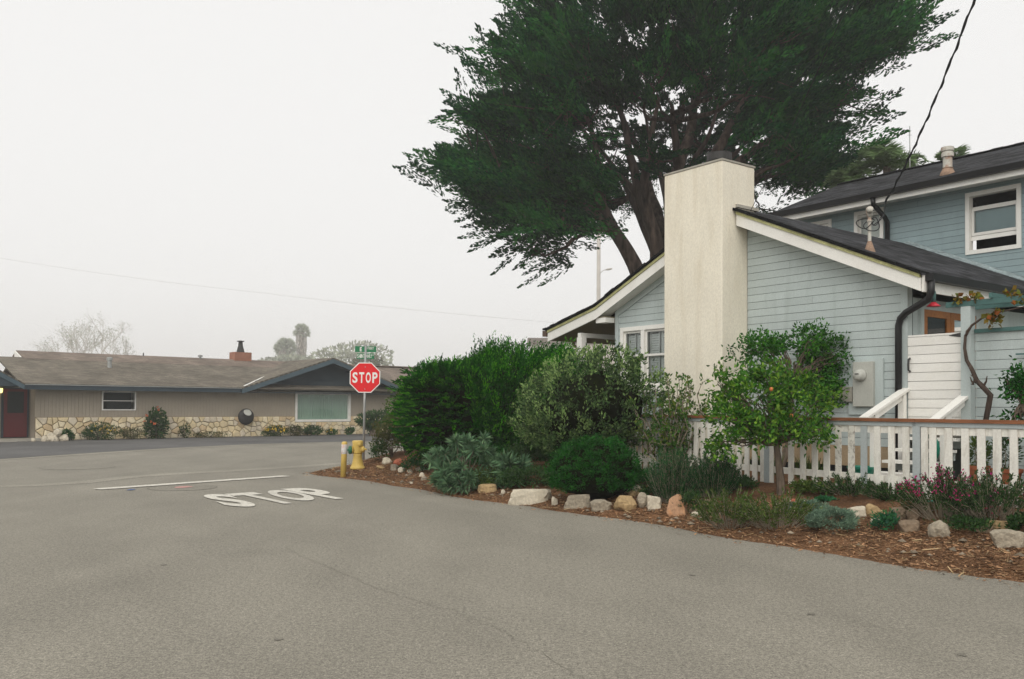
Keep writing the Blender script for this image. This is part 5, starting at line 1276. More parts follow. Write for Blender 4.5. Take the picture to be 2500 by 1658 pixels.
# ------------------------------------------------------------------ the bed, from the corner to the right edge
# clipped juniper: level layers of feathery sprays
def juniper(name, label, box, seed, layered, dv, n, ln, tone='juniper'):
    b, rx, h = shrub_box(*box, dv=dv)
    root = plant(name, label, 'shrub', b)
    per_ = 9; kc = n // per_
    d = dirs(kc); d = d[d[:, 2] > -0.8]; kc = len(d)
    r = (1 - 0.22 * RNG.random((kc, 1)) ** 1.4) * lumps(d, seed, 14, 0.14)[:, None]
    rad = np.array([rx, rx * 0.95, h * 0.50]) * 0.90
    C = np.array(b) + np.array([0, 0, h * 0.49])
    Pc = C + boxy(d, 4.0) * r * rad * 0.96
    if layered:
        step = 0.17
        ph = Pc[:, 2] / step + 0.35 * np.sin(Pc[:, 0] * 2.1 + Pc[:, 1] * 1.3) + 0.2 * np.sin(Pc[:, 0] * 5)
        Pc[:, 2] = np.where(d[:, 2] < 0.8, Pc[:, 2] - ((ph - np.floor(ph)) - 0.5) * step * 0.85, Pc[:, 2])
        Dc = unit(d * np.array([1, 1, 0.25]) + np.array([0, 0, 0.10]) + np.where(d[:, 2:3] > 0.7, np.array([[0.3, 0, 0.9]]), 0.0) + RNG.normal(0, 0.2, Pc.shape)); sp = np.array([0.12, 0.12, 0.022])
    else:
        Dc = unit(d * np.array([0.8, 0.8, 0.4]) + np.array([0.40, 0.0, 0.85]) + RNG.normal(0, 0.2, Pc.shape)); sp = np.array([0.075, 0.075, 0.10])
    P = np.repeat(Pc, per_, 0) + RNG.normal(0, 1, (kc * per_, 3)) * sp; D = unit(np.repeat(Dc, per_, 0) + RNG.normal(0, 0.16, P.shape)); dz = np.repeat(d[:, 2], per_)
    L_ = ln * RNG.uniform(0.7, 1.25, len(P)) * (np.where(dz > 0.45, 1.25, 1.0) if layered else np.where(dz > 0.35, 1.8, 1.15))
    keep = P[:, 2] > b.z; P, D, L_ = P[keep], D[keep], L_[keep]
    light = RNG.random(len(P)) < 0.22
    for sel, nm, mt in ((~light, 'foliage', 'juniper'), (light, 'tip_sprays', 'junipertip')):
        V, F_ = plumes((P - D * L_[:, None] * 0.35)[sel] + (D * 0.05)[sel] * (nm == 'tip_sprays'), D[sel], L_[sel], L_[sel] * (0.20 if layered else 0.15), 24, 0.08, 0.021, 0.12, 0.36, 0.22 if layered else 0.7, 0.12)
        np_mesh(nm, V, F_, LM[mt], root)
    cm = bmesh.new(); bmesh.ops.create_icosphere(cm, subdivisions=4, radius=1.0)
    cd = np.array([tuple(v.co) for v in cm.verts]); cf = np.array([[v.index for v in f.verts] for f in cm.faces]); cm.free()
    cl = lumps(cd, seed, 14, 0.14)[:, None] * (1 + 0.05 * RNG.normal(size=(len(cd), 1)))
    np_mesh('dark_core', C + boxy(cd, 4.0) * cl * rad * 0.76, cf, LM['inner'], root)  # added dark core, shade between the sprays put into its colour
    stems_to(root, b, [C + q * rad * 0.7 for q in dirs(16) if q[2] > -0.2], 0.05, 0.012, 'bark')
    return root
juniper('juniper', 'large clipped dark green juniper in level layers at the street corner', (974, 1250, 878, 1152), 3, True, 0.9, 7000, 0.19)
juniper('juniper', 'tall feathery juniper with ragged upright tips behind the grey-green shrub', (1120, 1440, 862, 1140), 5, False, 1.75, 5600, 0.28)
juniper('juniper', 'low end of the juniper hedge under the white porch post', (1330, 1470, 868, 1090), 8, False, 2.2, 1300, 0.28)

ball_shrub('corner_shrub', 'brownish half dry shrub beside the stop sign post', (912, 1000, 1010, 1135), 'dry', 2600, 0.07, 0.03, 31, dv=0.8, shell=0.7, jit=0.9)
ball_shrub('corner_shrub', 'light green shrub between the ranch house view and the clipped juniper', (948, 1030, 935, 1125), 'herb', 3000, 0.07, 0.035, 32, dv=1.2, shell=0.5)
ball_shrub('corner_shrub', 'small bright green tuft at the foot of the dry corner shrub', (905, 940, 1085, 1137), 'sage', 700, 0.06, 0.025, 33, dv=0.3, stem=False)
ball_shrub('ground_cover', 'dark green ground cover behind the white and red rocks', (985, 1045, 1110, 1158), 'rosemary', 900, 0.06, 0.018, 34, dv=0.2, stem=False)
# grey-green shrub with pale upright shoots
root, b, rx, h = ball_shrub('grey_green_shrub', 'large loose grey-green shrub with pale leaf tips in front of the window', (1278, 1578, 880, 1172), 'olive', 15000, 0.07, 0.032, 41, dv=0.55, shell=0.62, up=0.55, jit=0.75, amp=0.6)
d = dirs(520); d = d[d[:, 2] > -0.45]; lf = lumps(d, 41, 12, 0.6)[:, None]
P = np.array(b) + np.array([0, 0, h * 0.46]) + d * lf * np.array([rx, rx * 0.9, h * 0.52]) * 0.88
V, F_ = plumes(P, unit(d * 0.6 + np.array([0, 0, 0.9]) + RNG.normal(0, 0.3, P.shape)), 0.20, 0.05, 9, 0.07, 0.03, 0.3, 0.9, 1.0)
np_mesh('shoots', V, F_, LM['olivetip'], root)

# echium: rosettes of long narrow leaves on forking stems
def echium(name, label, boxes, dvs, nros, rsize, seed):
    r = np.random.default_rng(seed)
    b, rx, h = shrub_box(*boxes, dv=dvs)
    root = plant(name, label, 'shrub', b)
    parts, tips = [], []
    for k in range(nros):
        d = unit(r.normal(size=3)); d[2] = abs(d[2]) * 0.9 + 0.05; d = unit(d); d[1] -= 0.25
        c = np.array(b) + d * np.array([rx, rx * 0.7, h]) * r.uniform(0.62, 0.98)
        c[2] = max(c[2], b.z + 0.10)
        tips.append(c); ax = unit(d + np.array([0, -0.25, 0.55])); n = 46
        dd = unit(ax * r.uniform(-0.1, 1.15, (n, 1)) + unit(r.normal(size=(n, 3))) * 0.95)
        dd[:, 2] += 0.12
        L = rsize * r.uniform(0.6, 1.15, n)
        # each leaf is two segments so it droops
        V1, F1 = leaves(c + dd * 0.01, unit(dd), L, L * 0.17, 0.04)
        V1 = V1.reshape(-1, 4, 3); V1[:, 2, 2] -= L * 0.16; parts.append((V1.reshape(-1, 3), F1))
    V, F_ = merge(parts); np_mesh('foliage', V, F_, LM['echium'], root)
    stems_to(root, b, tips[:26], 0.02, 0.007, 'twig')
echium('echium', 'silvery blue-green shrub with rosettes of narrow leaves below the clipped juniper', (1035, 1240, 1035, 1200), 0.35, 62, 0.20, 51)
echium('echium', 'silvery rosette shrub with long drooping leaves beside the round dark bush', (1200, 1305, 1095, 1195), 0.45, 12, 0.27, 52)
echium('echium', 'low silvery rosettes at the mulch edge in front of the larger echium', (1085, 1190, 1145, 1205), 0.10, 13, 0.17, 53)
ball_shrub('ground_cover', 'low curly olive ground cover around the tan rocks', (1140, 1215, 1148, 1198), 'herb', 1500, 0.04, 0.022, 54, dv=0.15, stem=False)
ball_shrub('ground_cover', 'low dark ground cover trailing over the long white slab', (1225, 1350, 1140, 1205), 'sage', 2600, 0.045, 0.022, 55, dv=0.35, stem=False)
ball_shrub('round_bush', 'round dark green bush hanging over the rock border', (1335, 1565, 1068, 1236), 'boxy', 20000, 0.04, 0.020, 56, dv=0.45, shell=0.3, up=0.6, amp=0.16)
for bx, mt, n_, lab, dv_ in (((1120, 1260, 1085, 1175), 'boxy', 2600, 'dark green undergrowth between the echium and the tall juniper', 0.9), ((1230, 1370, 1080, 1170), 'sage', 2600, 'dark undergrowth below the grey-green shrub', 0.8), ((1520, 1600, 1150, 1205), 'boxy', 1500, 'low green plants between the round bush and the rosemary', 0.5), ((1575, 1680, 1180, 1225), 'sage', 1500, 'low green plants at the foot of the left rosemary', 0.3), ((1040, 1130, 1090, 1165), 'echium', 1200, 'grey-green foliage at the foot of the clipped juniper', 0.6), ((1745, 1850, 1165, 1225), 'sage', 1300, 'low dark plants at the foot of the right rosemary', 0.6), ((1935, 2030, 1175, 1235), 'herb', 1200, 'low yellow-green plants by the bricks right of the orange tree', 0.5)):
    ball_shrub('low_plant', lab, bx, mt, n_, 0.055, 0.022, len(lab), dv=dv_, stem=False, shell=0.6)
# leggy apple shrub
def leggy(name, label, box, dv, mat, nbr, nleaf, ll, lw, seed, upness=0.9):
    r = np.random.default_rng(seed); b, rx, h = shrub_box(*box, dv=dv); root = plant(name, label, 'shrub', b)
    mb = MB(); P, D = [], []
    for k in range(nbr):
        a = r.uniform(0, 2 * pi); t = np.array(b) + np.array([cos(a) * rx * r.uniform(0.3, 1), sin(a) * rx * r.uniform(0.3, 0.8), h * r.uniform(0.6, 1.0)])
        c = curve(b, t, -0.12, 8, 0.16); mb.tube(c, [0.022 - 0.017 * q / 8 for q in range(9)], 6, cap=False)
        for j in range(nleaf):
            q = r.integers(3, 9); p = np.array(c[q]) + r.normal(0, 0.035, 3); P.append(p); D.append(unit(r.normal(0, 0.7, 3) + np.array([cos(a) * 0.4, sin(a) * 0.4, upness])))
        for j in range(3):
            q = int(r.integers(3, 7)); t2 = np.array(c[q]) + r.normal(0, 0.16, 3) + np.array([0, 0, 0.10]); c2 = curve(c[q], t2, 0, 4, 0.15); mb.tube(c2, [0.009, 0.008, 0.006, 0.005, 0.003], 5, cap=False)
            for i in range(nleaf // 3): P.append(np.array(c2[int(r.integers(1, 5))]) + r.normal(0, 0.02, 3)); D.append(unit(r.normal(0, 0.7, 3) + np.array([0, 0, upness])))
    mb.build('branches', M['twig'], root, smooth=True, fixn=False)
    V, F_ = leaves(np.array(P), np.array(D), ll * RNG.uniform(0.6, 1.2, len(P)), lw * RNG.uniform(0.7, 1.2, len(P)), 0.12); np_mesh('foliage', V, F_, LM[mat], root)
    return root, b, rx, h
leggy('apple_shrub', 'leggy sparse shrub with bare pale branches in front of the chimney foot', (1530, 1745, 915, 1175), 0.75, 'apple', 26, 60, 0.07, 0.042, 61)
# rosemary
def spiky(name, label, box, dv, mat, nst, nl, ll, lw, seed, lean=0.35, stemmat='twig', flowers=None, group=None, cat='shrub', bare=0.12, rstem=0.006):
    r = np.random.default_rng(seed); b, rx, h = shrub_box(*box, dv=dv); root = plant(name, label, cat, b, group)
    mb = MB(); P, D, Ls, FP, FD = [], [], [], [], []
    for k in range(nst):
        a = r.uniform(0, 2 * pi); q = sqrt(r.random()); f = np.array(b) + np.array([cos(a) * q * rx * 0.55, sin(a) * q * rx * 0.5, -0.02]); hh = h * (1 - 0.45 * q * q) * r.uniform(0.7, 1.08)
        t = f + np.array([cos(a) * q * rx * lean * 1.6, sin(a) * q * rx * lean * 1.6, hh]) + r.normal(0, 0.035, 3)
        c = curve(f, t, 0, 5, 0.08); mb.tube(c, [rstem * (1 - 0.12 * j) for j in range(6)], 4, cap=False)
        ca = np.array([tuple(x) for x in c]); n = nl
        tt = bare + (1 - bare) * r.random(n); seg = np.minimum((tt * 5).astype(int), 4); fr = tt * 5 - seg
        pp = ca[seg] * (1 - fr[:, None]) + ca[seg + 1] * fr[:, None]; ax = unit(ca[seg + 1] - ca[seg])
        P.append(pp); D.append(unit(ax * 0.8 + r.normal(0, 0.6, (n, 3)) + np.array([0, 0, 0.2])))
        if flowers and r.random() < flowers[1]:
            nf = flowers[2]; FP.append(ca[5] + r.normal(0, 0.02, (nf, 3)) + (ca[4] - ca[5]) * r.random((nf, 1)) * 0.7); FD.append(unit(r.normal(size=(nf, 3)) + np.array([0, 0, 0.3])))
    mb.build('stems', M[stemmat], root, smooth=True, fixn=False)
    P, D = np.concatenate(P), np.concatenate(D); V, F_ = leaves(P, D, ll * RNG.uniform(0.6, 1.25, len(P)), lw * RNG.uniform(0.7, 1.2, len(P)), 0.08); np_mesh('foliage', V, F_, LM[mat], root)
    if FP:
        FP, FD = np.concatenate(FP), np.concatenate(FD); V, F_ = leaves(FP, FD, flowers[3] * RNG.uniform(0.6, 1.2, len(FP)), flowers[3] * 0.6, 0.15); np_mesh('blossoms', V, F_, LM[flowers[0]], root)
    return root
spiky('rosemary', 'dark upright rosemary bush in front of the left fence pickets', (1578, 1708, 1082, 1240), 0.4, 'rosemary', 190, 85, 0.045, 0.010, 62)
spiky('rosemary', 'dark upright rosemary bush left of the orange tree trunk', (1676, 1806, 1096, 1238), 0.55, 'rosemary', 190, 85, 0.045, 0.010, 63)
ball_shrub('ground_cover', 'low green skirt of leaves under the rosemary beside the orange boulder', (1655, 1720, 1200, 1258), 'sage', 900, 0.05, 0.015, 64, dv=0.2, stem=False)

# citrus trees
def citrus(name, label, foot, trunk_px, crown, mat, n, ll, lw, seed, fruit, depthr=0.8, rtr=0.05):
    """foot: base point; trunk_px: list of points; crown: list of (centre, radii)"""
    r = np.random.default_rng(seed); root = plant(name, label, 'tree', foot)
    mb = MB(); tp = [Vector(p) for p in trunk_px]; mb.tube(tp, [rtr * (1.25 - 0.5 * k / (len(tp) - 1)) for k in range(len(tp))], 10, cap=False)
    P, D = [], []
    for c, rad in crown:
        c = np.array(c); rad = np.array(rad)
        for k in range(9):
            q = unit(r.normal(size=3)); q[2] = abs(q[2]) * 0.8 - 0.15; mb.tube(curve(tp[-1], c + q * rad * 0.75, 0.05, 6, 0.14), [0.022, 0.019, 0.015, 0.012, 0.009, 0.007, 0.004], 5, cap=False)
        m = int(n * np.prod(rad) ** (2 / 3) / sum(np.prod(x[1]) ** (2 / 3) for x in crown)); d = dirs(m)
        lf = lumps(d, seed + int(abs(c[0]) * 10), 14, 0.38)[:, None]; q = (1 - 0.6 * RNG.random((m, 1)) ** 1.4) * lf
        kc = max(8, m // 30); dc = dirs(kc); lc = lumps(dc, seed + int(abs(c[0]) * 10), 14, 0.3)[:, None] * (1 - 0.55 * RNG.random((kc, 1)) ** 1.3)
        idx = RNG.integers(0, kc, m); d = dc[idx]; cc = c + d * lc[idx] * rad
        P.append(cc + RNG.normal(0, 0.062, (m, 3))); D.append(unit(d * 0.7 + np.array([0, 0, 0.15]) + RNG.normal(0, 0.65, (m, 3))))
    mb.build('trunk', M['bark'], root, smooth=True, fixn=False)
    P, D = np.concatenate(P), np.concatenate(D)
    V, F_ = leaves(P, D, ll * RNG.uniform(0.6, 1.25, len(P)), lw * RNG.uniform(0.7, 1.25, len(P)), 0.14); np_mesh('crown', V, F_, LM[mat], root)
    for p in fruit:
        p = Vector(p); MB(lambda x, y, z: p + Vector((x, y, z))).lathe((0, 0, -0.032), [(0.01, 0), (0.021, 0.01), (0.027, 0.032), (0.021, 0.05), (0.008, 0.058)], 10).build('fruit', M['orange'], root, smooth=True)
    return root
M['orange'] = pm('ripe_orange', (0.50, 0.15, 0.04), 0.1, 5, 0.05, 60, 0.45, 0.4, 0.1)
ft = PG(1908, 1206); dy = ft.y
pp = lambda x, y, dd=0.0: PY(x, y, dy + dd)
citrus('orange_tree', 'small orange tree with a leaning trunk in front of the picket fence', ft,
       [ft - Vector((0, 0, 0.05)), pp(1905, 1165), pp(1900, 1120), pp(1895, 1085)],
       [(pp(1840, 975), (0.50, 0.45, 0.36)), (pp(1950, 985, 0.1), (0.42, 0.42, 0.34)), (pp(1795, 1030, -0.1), (0.38, 0.36, 0.22)), (pp(1880, 1045, -0.1), (0.45, 0.4, 0.22)), (pp(1985, 1055, -0.2), (0.34, 0.34, 0.14)), (pp(1768, 1085, -0.1), (0.20, 0.28, 0.14)), (pp(1760, 950, 0.1), (0.10, 0.12, 0.30)), (pp(1890, 915, 0.2), (0.30, 0.3, 0.16))],
       'citrus', 6600, 0.078, 0.038, 71, [pp(1883, 950, -0.34), pp(1932, 1015, -0.30)])
f2 = HF(9.05, 12.25, 0.45); dy2 = f2.y
p2 = lambda x, y, dd=0.0: PY(x, y, dy2 + dd)
citrus('lemon_tree', 'bright green citrus tree against the blue gable wall', f2, [f2, p2(1935, 1060), p2(1930, 990), p2(1935, 930)],
       [(p2(1848, 850), (0.34, 0.34, 0.26)), (p2(1975, 840), (0.30, 0.32, 0.28)), (p2(2040, 875), (0.38, 0.36, 0.30)), (p2(2010, 945), (0.48, 0.4, 0.38)), (p2(2085, 855), (0.16, 0.18, 0.14)), (p2(2068, 980), (0.2, 0.2, 0.16)), (p2(1905, 845), (0.12, 0.15, 0.10))],
       'citrus2', 6500, 0.08, 0.036, 72, [])
f3 = HF(4.35, 11.5, 0.45); dy3 = f3.y
p3 = lambda x, y, dd=0.0: PY(x, y, dy3 + dd)
citrus('pear_tree', 'dark leafed young fruit tree at the right edge before the board wall', f3, [f3, p3(2545, 1100), p3(2520, 1010), p3(2495, 985)],
       [(p3(2490, 925), (0.20, 0.22, 0.16)), (p3(2500, 960), (0.2, 0.2, 0.10)), (p3(2482, 1025), (0.17, 0.2, 0.09)), (p3(2480, 1045), (0.12, 0.14, 0.09)), (p3(2550, 950), (0.32, 0.3, 0.4))],
       'boxy', 2200, 0.06, 0.032, 73, [], rtr=0.02)
# low plants along the right half of the bed
spiky('herb_shrub', 'yellow-green herb shrub with bare grey stems under the orange tree', (1715, 1850, 1190, 1300), 0.25, 'herb', 85, 42, 0.045, 0.014, 81, 0.6, bare=0.4, rstem=0.005)
spiky('herb_shrub', 'yellow-green herb shrub with tiny white flowers left of the lavender', (1820, 1975, 1195, 1300), 0.25, 'herb', 90, 42, 0.045, 0.014, 82, 0.6, bare=0.35, flowers=('cream', 0.12, 3, 0.02), rstem=0.005)
ball_shrub('lavender', 'grey-blue cushion of lavender at the mulch edge', (1968, 2092, 1240, 1307), 'lavender', 6500, 0.030, 0.010, 83, dv=0.18, shell=0.25, amp=0.14, stem=False, up=0.7)
ball_shrub('lavender', 'smaller grey-green lavender behind the cushion', (1925, 2010, 1222, 1282), 'lavender', 2600, 0.035, 0.010, 84, dv=0.35, shell=0.35, stem=False, up=0.8)
ball_shrub('leafy_tuft', 'bright green leafy tuft with a yellow flower behind the lavender', (1992, 2035, 1218, 1258), 'succulent', 420, 0.05, 0.04, 85, dv=0.5, stem=False)
spiky('sage_shrub', 'dark green sage shrub below the peeling pickets', (2010, 2150, 1158, 1250), 0.75, 'sage', 80, 45, 0.05, 0.014, 86, 0.5)
spiky('sage_shrub', 'low dark sage shrub behind the round brown rock', (2125, 2240, 1185, 1250), 0.55, 'sage', 60, 45, 0.05, 0.016, 87, 0.5)
spiky('flowering_sage', 'tall sage with magenta flower spikes in front of the right fence section', (2225, 2400, 1140, 1310), 0.55, 'sage', 120, 40, 0.05, 0.014, 88, 0.55, flowers=('magenta', 0.5, 11, 0.034), bare=0.45, rstem=0.0055)
spiky('flowering_sage', 'sage with few magenta spikes and pale stems at the right edge', (2350, 2500, 1150, 1320), 0.55, 'sage', 105, 40, 0.05, 0.014, 89, 0.6, flowers=('magenta', 0.14, 7, 0.03), bare=0.45, rstem=0.0055)
spiky('dry_grass', 'dry straw coloured grass tuft beside the grey lichen boulder', (2215, 2285, 1225, 1290), 0.55, 'dry', 50, 12, 0.08, 0.008, 90, 0.9, rstem=0.003)
ball_shrub('leafy_tuft', 'low green leaves around the layered grey rock at the right edge', (2470, 2510, 1255, 1320), 'sage', 500, 0.05, 0.03, 91, dv=0.2, stem=False)
ball_shrub('leafy_tuft', 'blue-green succulent in front of the flat tan rocks', (2140, 2198, 1250, 1297), 'succulent', 520, 0.055, 0.024, 92, dv=0.05, stem=False, up=0.9)
ball_shrub('leafy_tuft', 'low green foliage under the magenta sage', (2300, 2420, 1262, 1312), 'sage', 1400, 0.045, 0.018, 93, dv=0.25, stem=False)
# yard plants seen between the pickets
for (u, v, mat, lab, hh, seed) in ((5.86, 12.3, 'herb', 'yellow-green potted plant behind the fence', 0.45, 94), (5.45, 12.25, 'sage', 'potted plant with orange blossoms behind the fence', 0.55, 95), (5.02, 12.3, 'sage', 'potted leafy plant behind the last pickets', 0.75, 96)):
    bp = HF(u, v, 0.76); root = plant('potted_plant', lab, 'plant', bp); d = dirs(420)
    P = np.array(bp) + np.array([0, 0, hh * 0.45]) + d * np.array([0.17, 0.17, hh * 0.5]) * RNG.random((420, 1)) ** 0.4
    V, F_ = leaves(P, unit(d + np.array([0, 0, 0.6])), 0.06, 0.025); np_mesh('foliage', V, F_, LM[mat], root)
    stems_to(root, bp - Vector((0, 0, 0.08)), [np.array(bp) + np.array([0, 0, hh * 0.5]) + q * 0.1 for q in dirs(6)], 0.006, 0.003)
    if 'orange' in lab:
        d = unit(RNG.normal(size=(60, 3))); V, F_ = leaves(np.array(bp) + np.array([0.02, -0.12, hh * 0.75]) + RNG.normal(0, 0.03, (60, 3)), d, 0.04, 0.03); np_mesh('blossoms', V, F_, LM['coral'], root)
for k in range(5):
    u = 8.2 + 0.75 * k; bp = HF(u, 11.9, 0.45); root = plant('yard_grass', ['pale green grass tuft behind the fence right of the orange tree', 'grass tuft behind the orange tree trunk', 'grass tuft behind the fence left of the orange tree', 'grass tuft behind the rosemary and the fence', 'grass tuft by the chimney foot behind the fence'][k], 'plant', bp)
    n = 90; P = np.array(bp) + RNG.normal(0, 0.10, (n, 3)) * np.array([1, 1, 0]); V, F_ = leaves(P, unit(RNG.normal(0, 0.3, (n, 3)) + np.array([0, 0, 1])), RNG.uniform(0.2, 0.45, n), 0.018, 0.05); np_mesh('blades', V, F_, LM['herb'], root)

# grape vine on the pergola post
vb = HF(6.02, 12.72, 0.45)
vine = plant('grape_vine', 'twisted grape vine climbing from the ground to the pergola beam', 'vine', vb)
q3 = lambda x, y, v: PV(x, y, v)
path = [vb, q3(2400, 1060, 12.72), q3(2412, 1000, 12.74), q3(2418, 965, 12.74), q3(2400, 945, 12.74), q3(2385, 930, 12.74), q3(2372, 900, 12.76), q3(2360, 880, 12.78), q3(2355, 850, 12.79), q3(2357, 820, 12.79), q3(2372, 795, 12.79), q3(2400, 775, 12.80), q3(2440, 762, 12.82), q3(2520, 745, 12.86)]
mb = MB(); mb.tube(path, [0.03, 0.034, 0.04, 0.042, 0.038, 0.034, 0.030, 0.026, 0.022, 0.020, 0.018, 0.016, 0.012, 0.010], 8)
for a, b_ in (((2385, 935, 12.74), (2370, 915, 12.7)), ((2400, 945, 12.74), (2410, 918, 12.7)), ((2375, 940, 12.74), (2368, 920, 12.72)), ((2357, 820, 12.79), (2366, 800, 12.75))):
    mb.tube(curve(q3(*a), q3(*b_), 0, 4, 0.2), [0.022, 0.018, 0.013, 0.009, 0.005], 6)
mb.build('trunk', M['cypbark'], vine, smooth=True, fixn=False)
cs = [(2420, 772, 12.78, 26), (2435, 765, 12.8, 22), (2340, 732, 12.84, 16), (2350, 734, 12.86, 10), (2378, 727, 12.86, 16), (2384, 724, 12.9, 10), (2460, 722, 12.9, 12), (2480, 722, 12.9, 14), (2490, 735, 12.82, 12), (2420, 790, 12.78, 10)]
P = np.concatenate([np.array(q3(x, y, v)) + RNG.normal(0, 0.035, (n, 3)) for x, y, v, n in cs]); V, F_ = leaves(P, unit(RNG.normal(0, 1, P.shape) + np.array([0, -0.3, -0.2])), 0.085 * RNG.uniform(0.6, 1.2, len(P)), 0.08, 0.12); np_mesh('leaves', V, F_, LM['grape'], vine)

# ------------------------------------------------------------------ rocks along the bed
M['rw'] = pm('white_rock', (0.58, 0.52, 0.41), 0.12, 4, 0.12, 30, 0.9, 0.15, 0.7, 0.01, dirt=(0.42, 0.37, 0.27), dscale=5, damt=0.6)
M['rt'] = pm('tan_rock', (0.40, 0.285, 0.15), 0.2, 4, 0.15, 30, 0.9, 0.15, 0.7, 0.012, dirt=(0.24, 0.15, 0.08), dscale=4, damt=0.6)
M['rg'] = pm('grey_rock', (0.34, 0.295, 0.225), 0.2, 5, 0.2, 30, 0.92, 0.15, 0.8, 0.012, dirt=(0.16, 0.14, 0.11), dscale=6, damt=0.7)
M['ro'] = pm('orange_lichen_rock', (0.42, 0.25, 0.15), 0.2, 4, 0.15, 30, 0.92, 0.15, 0.7, 0.012, dirt=(0.52, 0.19, 0.04), dscale=3.5, damt=0.9)
M['rb'] = pm('brown_rock', (0.235, 0.175, 0.12), 0.2, 4, 0.15, 30, 0.92, 0.15, 0.7, 0.012, dirt=(0.13, 0.10, 0.07), dscale=5, damt=0.6)
M['rr'] = pm('reddish_rock', (0.42, 0.14, 0.085), 0.25, 4, 0.15, 30, 0.92, 0.15, 0.7, 0.012, dirt=(0.5, 0.42, 0.34), dscale=5, damt=0.8)
def rock(x0, x1, y0, y1, mat, label, seed, depth=0.75, sharp=0.5, yaw=None, lift=0.0, top=None):
    b = PG((x0 + x1) / 2, y1 - 1); k = b.y / FPX; w = (x1 - x0) * k; h = (y1 - y0) * k * 1.05
    rs_ = random.Random(seed); bm = bmesh.new(); bmesh.ops.create_icosphere(bm, subdivisions=3, radius=1.0)
    pl = [(Vector([rs_.gauss(0, 1) for _ in range(3)]).normalized(), rs_.uniform(0.62, 0.9)) for _ in range(13)]
    bx_ = 0.60 + 0.55 * min(1, sharp)
    if sharp > 0.55:                                            # start from a rounded block
        for ax_ in ((1, 0, 0), (-1, 0, 0), (0, 1, 0), (0, -1, 0), (0, 0, 1), (0, 0, -1)):
            pl.append((Vector([a_ + rs_.gauss(0, 0.14) for a_ in ax_]).normalized(), rs_.uniform(0.56, 0.66)))
        pl = pl[-6:] + pl[:6] if sharp > 0.75 else pl
    for v in bm.verts:
        d = v.co.normalized(); r = 1.0
        for n_, o_ in pl:
            c = d.dot(n_)
            if c > 0.05: r = min(r, o_ / c)
        r = 0.25 + 0.75 * r if sharp < 0.4 else r
        v.co = d * r * (1 + 0.10 * mnoise.noise(d * 2.2 + Vector((seed, 0, 0))) + 0.06 * mnoise.noise(d * 5 + Vector((seed, 3, 0))) + 0.03 * mnoise.noise(d * 12 + Vector((seed, 5, 0))))
    xs_ = [v.co.x for v in bm.verts]; zs_ = [v.co.z for v in bm.verts]; ys_ = [v.co.y for v in bm.verts]
    for v in bm.verts:
        zz = (v.co.z - min(zs_)) / (max(zs_) - min(zs_)); tx = 1.0
        if top is not None: tx = 1 - (1 - top) * max(0.0, zz - 0.3) / 0.7
        v.co = Vector(((v.co.x - (max(xs_) + min(xs_)) / 2) / (max(xs_) - min(xs_)) * w * tx, (v.co.y - (max(ys_) + min(ys_)) / 2) / (max(ys_) - min(ys_)) * w * depth * tx if w * depth > h * 0.5 else v.co.y * h * 0.5, zz * h * 1.22 - h * 0.22 + lift))
    me = bpy.data.meshes.new('rock'); bm.to_mesh(me); bm.free(); me.materials.append(M[mat])
    o = bpy.data.objects.new('rock', me); COL.objects.link(o)
    vd = Vector((b.x, b.y, 0)).normalized(); o.location = b + vd * min(w * depth * 0.3, 0.25); o.location.z = b.z - 0.08 * h
    o.rotation_euler = (0, 0, atan2(-vd.x, vd.y) if yaw is None else yaw)
    setp(o, label, 'rock', 'rocks bordering the planting bed')
    return o
